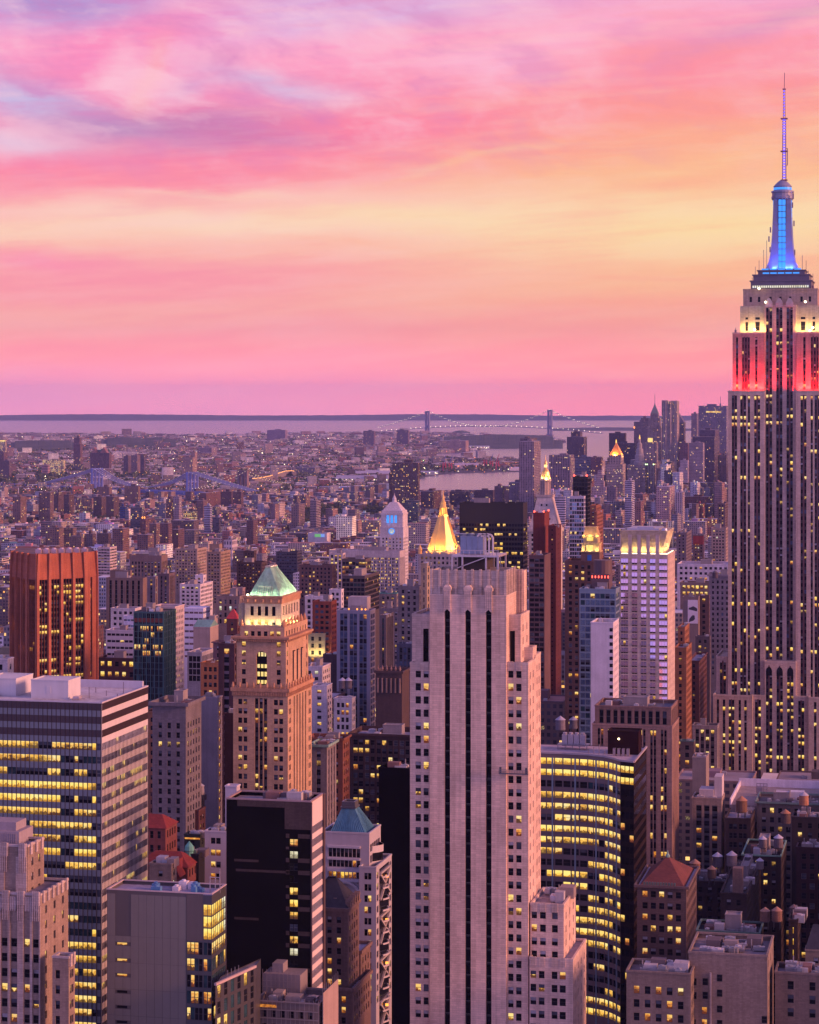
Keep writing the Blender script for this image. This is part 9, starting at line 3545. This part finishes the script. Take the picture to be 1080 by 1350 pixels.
def candidate(poly,cx,cy,h,D,rot=.0,near=False):
 px,py=proj(cx,cy,0)
 if not (-40<px<1120):
  return
 if any(inside((px,py),P) for P in PARKS):
  return
 ps=[proj(x,y,h) for x,y in poly]
 a,b=min(p[0] for p in ps),max(p[0] for p in ps)
 yt=limit(a,b,D,min(p[1] for p in ps))
 h=min(h,H-(yt-YH)*D/F)
 if h<6:
  return
 col=GR.choices(PALETTE,PW)[0]
 g=GR.uniform(.6,1.25) if D<2300 else GR.uniform(.75,1.65)
 col=(col[0]*g*.92,col[1]*g,min(.6,col[2]*g*1.08))
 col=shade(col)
 rc=GR.choice(ROOFS)
 kind=GR.choices([.0,.5,.8],[7,2,1.2])[0]
 lit_=GR.choice([.02,.04,.05,.08,.14]) if D<4500 else GR.choice([.02,.04,.08])
 fl=GR.uniform(3.0,4.0)
 box=(poly,.0,h,col,rc,GR.random(),kind,lit_,fl)
 FIELD.append(((b-a)*max(2,F*h/D),box,(px,yt,D,h,a,b)))
def manhattan():
 Y=860.0
 while Y<4300:
  xl,xr=Y*tt(-45),Y*tt(1125)
  X0=-129+150*math.floor((xl+129)/150)
  while X0<xr:
   for row in (0,1):
    x=X0+15
    while x<X0+133:
     w=GR.uniform(14,44) if Y>1400 else GR.uniform(16,40)
     w=min(w,X0+135-x)
     if w<9:
      break
     ya,yb=Y+row*31,Y+row*31+GR.uniform(24,30)
     D=dep(x+w/2,ya)
     if D<700:
      x+=w
      continue
     r=GR.random()
     if D<1700:
      h=GR.uniform(24,62) if r<.75 else GR.uniform(60,112)
     elif D<2700:
      h=GR.uniform(20,52) if r<.85 else GR.uniform(50,88)
     else:
      h=GR.uniform(14,30) if r<.9 else GR.uniform(30,62)
     if clear(x,x+w,ya,yb):
      candidate(rect(x,x+w-.8,ya,yb),x+w/2,ya+12,h,D)
     x+=w
   X0+=150
  Y+=80
 # the older grids downtown, turned against the avenues
 th=radians(-17)
 c,s=cos(th),sin(th)
 for iv in range(0,60):
  for iu in range(-260,170):
   u,v=iu*19.5+GR.uniform(-3,3),3900+iv*64.0
   for row in (0,1):
    vv=v+row*25
    if iu % 9==0:
     continue
    x,y=u*c-vv*s-900,u*s+vv*c
    if y<4330:
     continue
    D=dep(x,y)
    px,py=proj(x,y,0)
    if D>6900 or not (-40<px<1120) or not inside((px,py),MANH+[(1300,1400),(-120,1400)]):
     continue
    r=GR.random()
    h=GR.uniform(11,25) if r<.95 else GR.uniform(28,50)
    if px>720 and D>4600:
     h=GR.uniform(25,60) if r<.7 else GR.uniform(60,120)
    w,d=GR.uniform(9,18.5),GR.uniform(13,23)
    if not clear(x-6,x+w+6,y-6,y+d+6):
     continue
    pl=[(x,y),(x+w*c,y+w*s),(x+w*c-d*s,y+w*s+d*c),(x-d*s,y+d*c)]
    candidate(pl,x,y,h,D)
def brooklyn():
 th=radians(24)
 c,s=cos(th),sin(th)
 n=0
 v=5200.0
 bp=BROOK
 while v<19500:
  step=52+(v-5200)*.006
  du=26+(v-5200)*.004
  u=-6500.0
  while u<6500:
   x,y=u*c-v*s+1500,u*s+v*c-200
   u+=du
   D=dep(x,y)
   if D<6500 or D>18000:
    continue
   px,py=proj(x,y,0)
   if not (-25<px<745) or not inside((px,py),bp):
    continue
   if GR.random()<.16:
    continue
   if 14<px<108 and 11500<D<12900 or 134<px<232 and 12400<D<13400 or (585<px<742 and 12300<D<14200):
    continue
   r=GR.random()
   h=GR.uniform(8,15) if r<.9 else (GR.uniform(16,30) if r<.985 else GR.uniform(32,55))
   if not clear(x-10,x+30,y-10,y+30):
    continue
   w,d=du*GR.uniform(.55,.92),step*GR.uniform(.3,.6)
   pl=[(x,y),(x+w*c,y+w*s),(x+w*c-d*s,y+w*s+d*c),(x-d*s,y+d*c)]
   candidate(pl,x,y,h,D)
  v+=step
manhattan()
brooklyn()
FIELD.sort(key=lambda q: -q[0])
# the largest of them as buildings of their own
COLN=[((.5,.45,.5), 'white'),((.40,.34,.36), 'pale grey'),((.34,.255,.23), 'tan'),((.24,.195,.215), 'grey'),((.20,.125,.12), 'brown brick'),
  ((.13,.085,.09), 'dark brown'),((.17,.075,.07), 'maroon brick'),((.26,.15,.135), 'reddish brown'),((.26,.10,.08), 'red brick'),((.30,.21,.19), 'light brown')]
def colour_name(c):
 return min(COLN,key=lambda q: sum((q[0][i]-c[i]) ** 2 for i in range(3)))[1]
KNOWN=[]
for o in list(COL.objects):
 if o.type == 'EMPTY' and 'label' in o and o['category'] not in ('water tank', 'tree', 'crane', 'shed'):
  x,y,_=o.location
  KNOWN.append((proj(x,y,0)[0],dep(x,y),o.name.split('.')[0].replace('_', ' ')))
MAIN={'spired skyscraper': 'the spired skyscraper', 'limestone tower': 'the striped limestone tower', 'office slab': 'the wide office slab', 'copper roof tower': 'the copper roofed tower',
  'red ribbed tower': 'the red ribbed tower', 'teal grid tower': 'the teal ruled tower', 'mirror window tower': 'the mirror windowed tower', 'curved office block': 'the curved office block',
  'gold pyramid building': 'the golden pyramid', 'campanile tower': 'the marble campanile', 'clock tower': 'the blue clock tower', 'black glass box': 'the black glass box',
  'braced tower': 'the X braced tower', 'black slab': 'the black slab', 'blue striped tower': 'the blue striped tower', 'tan apartment tower': 'the salmon flanked tower',
  'brown apartment house': 'the big brown apartment house', 'brick pyramid building': 'the red hip roof', 'tan hotel': 'the tan striped hotel', 'long white hotel': 'the long white hotel',
  'flatiron building': 'the columned grey building', 'lantern tower': 'the yellow lantern tower', 'sign building': 'the lit screen', 'striped brown block': 'the black striped brown block',
  'slant glass tower': 'the slant roofed glass tower', 'beige apartment block': 'the beige apartment block', 'colonnade building': 'the white columned building', 'banded dark tower': 'the banded dark tower',
  'white stepped flats': 'the white stepped flats', 'dark brown hotel': 'the dark stepped hotel', 'black glass tower': 'the black glass tower', 'beige far hotel': 'the beige apartment hotel',
  'setback tower': 'the corner setback tower', 'stone corner building': 'the bracketed stone corner'}
KNOWN=[(a,b,MAIN[c]) for a,b,c in KNOWN if c in MAIN]
N_OWN=max(0,292-sum(1 for o in COL.objects if o.type == 'EMPTY' and 'category' in o and o.parent is None and o['category'] not in ('water tank', 'tree', 'crane', 'shed', 'bridge', 'billboard', 'platform')))
used={}
own=[]
rest_boxes=[]
for size,box,info in FIELD:
 if len(own)<N_OWN and info[2]<3600 and info[1]<1330 and -5<info[0]<1085:
  own.append((box,info))
 else:
  rest_boxes.append(box)
SEEN={}
for box,(px,yt,D,h,a,b) in own:
 poly,_,hh,col,rc,seed,kind,lit_,fl=box
 near=sorted(KNOWN,key=lambda q: abs(q[0]-px)+abs(q[1]-D)*.09)[:6]
 shape = 'slender' if hh>(b-a)*D/F*1.6 else ('broad' if (b-a)*D/F>36 else ('low' if hh<22 else 'plain'))
 face={.0: 'small windows',.5: 'vertical window strips',.8: 'ribbon windows'}[kind]
 roof_ = 'pale roofed' if rc[0]>.3 else ('dark roofed' if rc[0]<.16 else 'flat roofed')
 lab=None
 opts=[]
 for q in near:
  side = 'left of' if px<q[0]-12 else ('right of' if px>q[0]+12 else ('beyond' if D>q[1] else 'in front of'))
  dist = 'just ' if abs(px-q[0])<45 and side in ('left of', 'right of') else ('some way ' if abs(px-q[0])>110 and side in ('left of', 'right of') else '')
  deep = ' and further off' if D>q[1]+350 and side in ('left of', 'right of') else (' and nearer' if D<q[1]-250 and side in ('left of', 'right of') else '')
  opts.append(f"{colour_name(col)} {shape} {roof_} building, {dist}{side} {q[2]}{deep}")
  opts.append(f"{colour_name(col)} {roof_} building with {face}, {dist}{side} {q[2]}{deep}")
 for q in opts:
  if q not in SEEN:
   lab=q
   break
 if lab is None:
  for w_ in ('second such', 'third such', 'fourth such', 'fifth such', 'sixth such', 'seventh such', 'eighth such'):
   q=w_ + ' '+opts[0]
   if q not in SEEN:
    lab=q
    break
 SEEN[lab]=1
 xs,ys=[p[0] for p in poly],[p[1] for p in poly]
 t=thing('city_building',lab, 'building',(sum(xs)/4,sum(ys)/4,0), 'city buildings between the landmarks')
 far_obj('wall',[box],parent=t)
 rng=random.Random(seed)
 x0,x1,y0,y1=min(xs),max(xs),min(ys),max(ys)
 w,d=x1-x0,y1-y0
 if D<2600:
  C=MB()
  ring(C,x0,x1,y0,y1,hh+.01,hh+.8,.2,.5)
  part('coping',C,M['plain'],t,tuple(min(.7,c*rng.uniform(.8,1.3)) for c in col))
 bx,by=x0+w*rng.uniform(.1,.5),y0+d*rng.uniform(.2,.5)
 B=MB()
 B.box(bx,bx+w*.28,by,by+d*.3,hh,hh+rng.uniform(2.5,5))
 part('bulkhead',B,M['plain'],t,tuple(c*rng.uniform(.7,1.2) for c in col))
 if D<2200:
  for _ in range(2):
   B=MB()
   ux,uy=x0+w*rng.uniform(.1,.8),y0+d*rng.uniform(.1,.8)
   B.box(ux,ux+2,uy,uy+1.6,hh,hh+1.4)
   part('rooftop_unit',B,M['metal'],t,rng.choice([(.45,.44,.48),(.3,.3,.33)]))
# all the rest as one fabric, with their roof-top huts
huts=[]
for x0_,x1_,y0_,y1_,h_ in ((-20,45,705,762,112),(-22,50,780,850,118),(-20,44,868,932,104),(-24,52,950,1030,110),(-28,50,1050,1120,98)):  # unseen blocks added west of the view to shade the low roofs
 rest_boxes.append((rect(x0_,x1_,y0_,y1_),.0,h_,(.2,.15,.16),ROOFS[1],GR.random(),.5,.1,3.6))
for b in rest_boxes:
 p=b[0]
 if abs(p[0][1])<5200 and GR.random()<.7:
  f,g=GR.uniform(.15,.55),GR.uniform(.15,.55)
  ax,ay=p[1][0]-p[0][0],p[1][1]-p[0][1]
  bx,by=p[3][0]-p[0][0],p[3][1]-p[0][1]
  s_,q_=GR.uniform(.15,.3),GR.uniform(.15,.35)
  o=(p[0][0]+ax*f+bx*g,p[0][1]+ay*f+by*g)
  pl=[o,(o[0]+ax*s_,o[1]+ay*s_),(o[0]+ax*s_+bx*q_,o[1]+ay*s_+by*q_),(o[0]+bx*q_,o[1]+by*q_)]
  huts.append((pl,b[2],b[2]+GR.uniform(2,5),tuple(c*GR.uniform(.7,1.4) for c in b[3]),GR.choice(ROOFS),.3,0,0,20.0))
far_obj('city_fabric',rest_boxes+huts,kind='stuff')
# ------------------------------------------------------------------ trees: parks as trees, far greenery as one cover
def greenery():
 rng=random.Random(5)
 spots_by=[]
 for i,P in enumerate(PARKS):
  W=[gnd(*p) for p in P]
  xs,ys=[p[0] for p in W],[p[1] for p in W]
  sp,tries=[],0
  want=(70,45,34,14,14,12,16,14,10)[i]
  while len(sp)<want and tries<4000:
   tries+=1
   q=(rng.uniform(min(xs),max(xs)),rng.uniform(min(ys),max(ys)))
   if inside(proj(*q,0),P):
    sp.append(q)
  spots_by.append(sp)
 names=['leafy tree in the large dark park left of the clock tower', 'leafy tree in the park just left of the clock tower', 'dark tree in the square beside the avenue',
   'tree between the far housing towers', 'tree at the left edge among far houses', 'tree by the lit hospital', 'tree in the small park at the left edge', 'tree behind the row of three brown towers', 'tree near the pale box building']
 for sp,lab,i in zip(spots_by,names,range(9)):
  plant_trees(sp,lab,['trees of the large park', 'trees of the smaller park', 'trees of the square'][i] if i<3 else 'trees among the housing towers',h=20 if i<2 else (17 if i==2 else 15),seed=i)
 # street and yard trees across the river: one cover
 mb=MB()
 n=0
 while n<5200:
  px_,py_=rng.uniform(-10,745),571.5+(rng.random() ** 1.5)*130
  if not (inside((px_,py_),BROOK) or (py_>668 and px_<560)):
   continue
  n+=1
  x,y=gnd(px_,py_)
  r=rng.uniform(6,11)*(1.0 if py_>640 else 1.5)
  for _ in range(9):
   p=Vector((x+rng.gauss(0,r*.5),y+rng.gauss(0,r*.5),rng.uniform(4,15)))
   u=Vector((rng.gauss(0,1),rng.gauss(0,1),rng.gauss(0,1))).normalized()
   v=u.orthogonal().normalized()*r*.38
   w=u.cross(v)
   mb.quad(tuple(p-v),tuple(p-w),tuple(p+v),tuple(p+w))
 solo('tree_cover',mb,M['leaf'],kind='stuff',o=(0,0,0))
greenery()
# ------------------------------------------------------------------ street and flood lamps that show as points of light
def lamps():
 rng=random.Random(9)
 spots=[(77,586, 'o',3.2),(112,588, 'o',3.0),(131,588, 'o',3.0),(165,584, 'o',1.8),(148,590, 'w',1.8),(185,579, 'w',1.6),(195,579, 'w',1.6),(41,657, 'o',2.8),(109,657, 'o',2.4),(98,657, 'o',2.0),
   (132,687, 'o',2.6),(82,690, 'o',2.2),(418,614, 'o',3.4),(437,615, 'o',3.2),(511,594, 'o',3.0),(455,674, 'w',4.2),(472,672, 'o',2.6),(178,721, 'w',2.6),(586,590, 'o',2.6),(619,602, 'o',2.2),(626,604, 'o',2.6),
   (236,603, 'o',2.6),(395,603, 'o',2.6),(346,598, 'w',3.0),(320,601, 'w',2.2),(368,599, 'w',2.2),(285,646, 'y',1.6),(288,657, 'o',1.6),(555,727, 'o',2.0),(549,710, 'o',2.2),(541,714, 'o',1.6),
   (551,697, 'r',1.6),(553,690, 'r',1.5),(557,685, 'w',1.6),(550,688, 'w',1.5),(547,700, 'w',1.8),(560,682, 'r',1.4),(548,693, 'o',1.6),(545,705, 'o',1.8),(737,584, 'w',1.8),(741,587, 'o',1.8),(734,585, 'o',1.6),
   (66,600, 'o',1.5),(150,592, 'r',1.4),(60,628, 'w',1.6),(84,628, 'w',1.6),(20,601, 'o',1.6),(214,737, 'o',1.6),(236,743, 'o',1.6),(145,815, 'o',1.2),(139,818, 'o',1.0),(300,756, 'o',1.2)]
 cols={'o': 'lamp_orange', 'w': 'lamp_white', 'y': 'lamp_green', 'r': 'lamp_red'}
 words_={'o': 'orange', 'w': 'white', 'y': 'greenish', 'r': 'red'}
 extra=[]
 for _ in range(150):
  p=(rng.uniform(0,700),574+rng.random() ** 1.3*75)
  if inside(p,BROOK):
   extra.append((*p,rng.choice('ooowwyo'),rng.uniform(.6,1.3)))
 for _ in range(60):
  extra.append((rng.uniform(0,560),rng.uniform(668,760),rng.choice('ooow'),rng.uniform(.5,1.0)))
 # lamps and cars' lights along the avenue beside the skyscraper
 for k in range(9):
  extra.append((929+k*1.9,876+k*.9, 'w',.55))
 for k,(a,b) in enumerate(((906,962),(907,967),(905,975),(902,989),(899,1000),(910,950),(912,940))):
  extra.append((a,b, 'rwowrow'[k],.5))  # car lights among these, built as lamps on poles
 meshes={}
 for i,(px_,py_,c,s) in enumerate(spots+extra):
  if not -2<px_<1082:
   continue
  x,y=gnd(px_,py_,9.0)
  D=dep(x,y)
  r=s*D/F*.42
  key=c
  if key not in meshes:
   mb=MB()
   mb.lathe(0,0,[(.25,-1.0),(.8,-.6),(1.0,0),(.8,.6),(.25,1.0)],8)
   mp_=MB()
   mp_.cyl(0,0,.06,.05,-9,-.6,6)
   meshes[key]=(mesh_from('lamp_head',mb,[M[cols[c]]]),mesh_from('pole',mp_,[M['metal']]))
  if i<len(spots):
   lab=f"{words_[c]} lamp glowing as a bright point "+('beyond the river' if py_<650 else 'among the houses')+f", near {'the left edge' if px_ < 150 else 'the blue bridge' if px_ < 300 else 'the lit pier' if px_ < 480 else 'the golden pyramid' if px_ < 640 else 'the campanile'}"
   grp = 'bright lamps in the far city'
  else:
   lab=f"small {words_[c]} point of lamp light in the far city" if py_<870 else f"small {words_[c]} light along the avenue"
   grp = 'street lamps in the far city'
  t=thing('street_lamp',lab, 'street lamp',(x,y,9.0),grp)
  hd,pl=meshes[key]
  o=bpy.data.objects.new('lamp_head',hd)
  o.parent=t
  o.scale=(r,r,r)
  COL.objects.link(o)
  o=bpy.data.objects.new('pole',pl)
  o.parent=t
  o.color=(.1,.1,.1,1)
  COL.objects.link(o)
lamps()
def far_lights():
 rng=random.Random(31)
 B,n=MB(),0
 mats=[M['lamp_orange'],M['lamp_bead'],M['road_glow'],M['lamp_white']]
 while n<2100:
  q=(rng.uniform(-5,742),573+rng.random() ** 1.4*80) if n<1350 else (rng.uniform(0,700),rng.uniform(664,780))
  if n<1350 and not inside(q,BROOK):
   continue
  n+=1
  x,y=gnd(*q,14.0)
  r=rng.uniform(.18,.5)*dep(x,y)/F
  i=len(B.f)
  B.lathe(x,y,[(.2*r,14-r),(r,14),(.2*r,14+r)],5,rng.choices((0,1,2,3),(5,3,4,1))[0])
 solo('city_lights',B,mats,kind='stuff',o=(0,0,0))
far_lights()
# ------------------------------------------------------------------ the evening air
def haze():
 m=bpy.data.materials.new('haze')
 m.use_nodes=True
 t=NT(m.node_tree)
 t.n.clear()
 v=t.node('ShaderNodeVolumePrincipled')
 v.inputs['Color'].default_value=HAZE_COL
 v.inputs['Density'].default_value=HAZE_D
 v.inputs['Anisotropy'].default_value=-.2
 out=t.node('ShaderNodeOutputMaterial')
 t.l.new(v.outputs[0],out.inputs['Volume'])
 B=MB()
 a=[gxy(-4200,0),gxy(5400,0)]
 x0,x1,y0,y1,z0,z1=-24000,16000,-1500,33500,-4.2,468
 B.box(x0,x1,y0,y1,z0,z1,bottom=True)
 solo('haze',B,m,kind='stuff',o=(0,0,0))
HAZE_COL=(.42,.47,1.0,1)
HAZE_D=1.8e-5
haze()
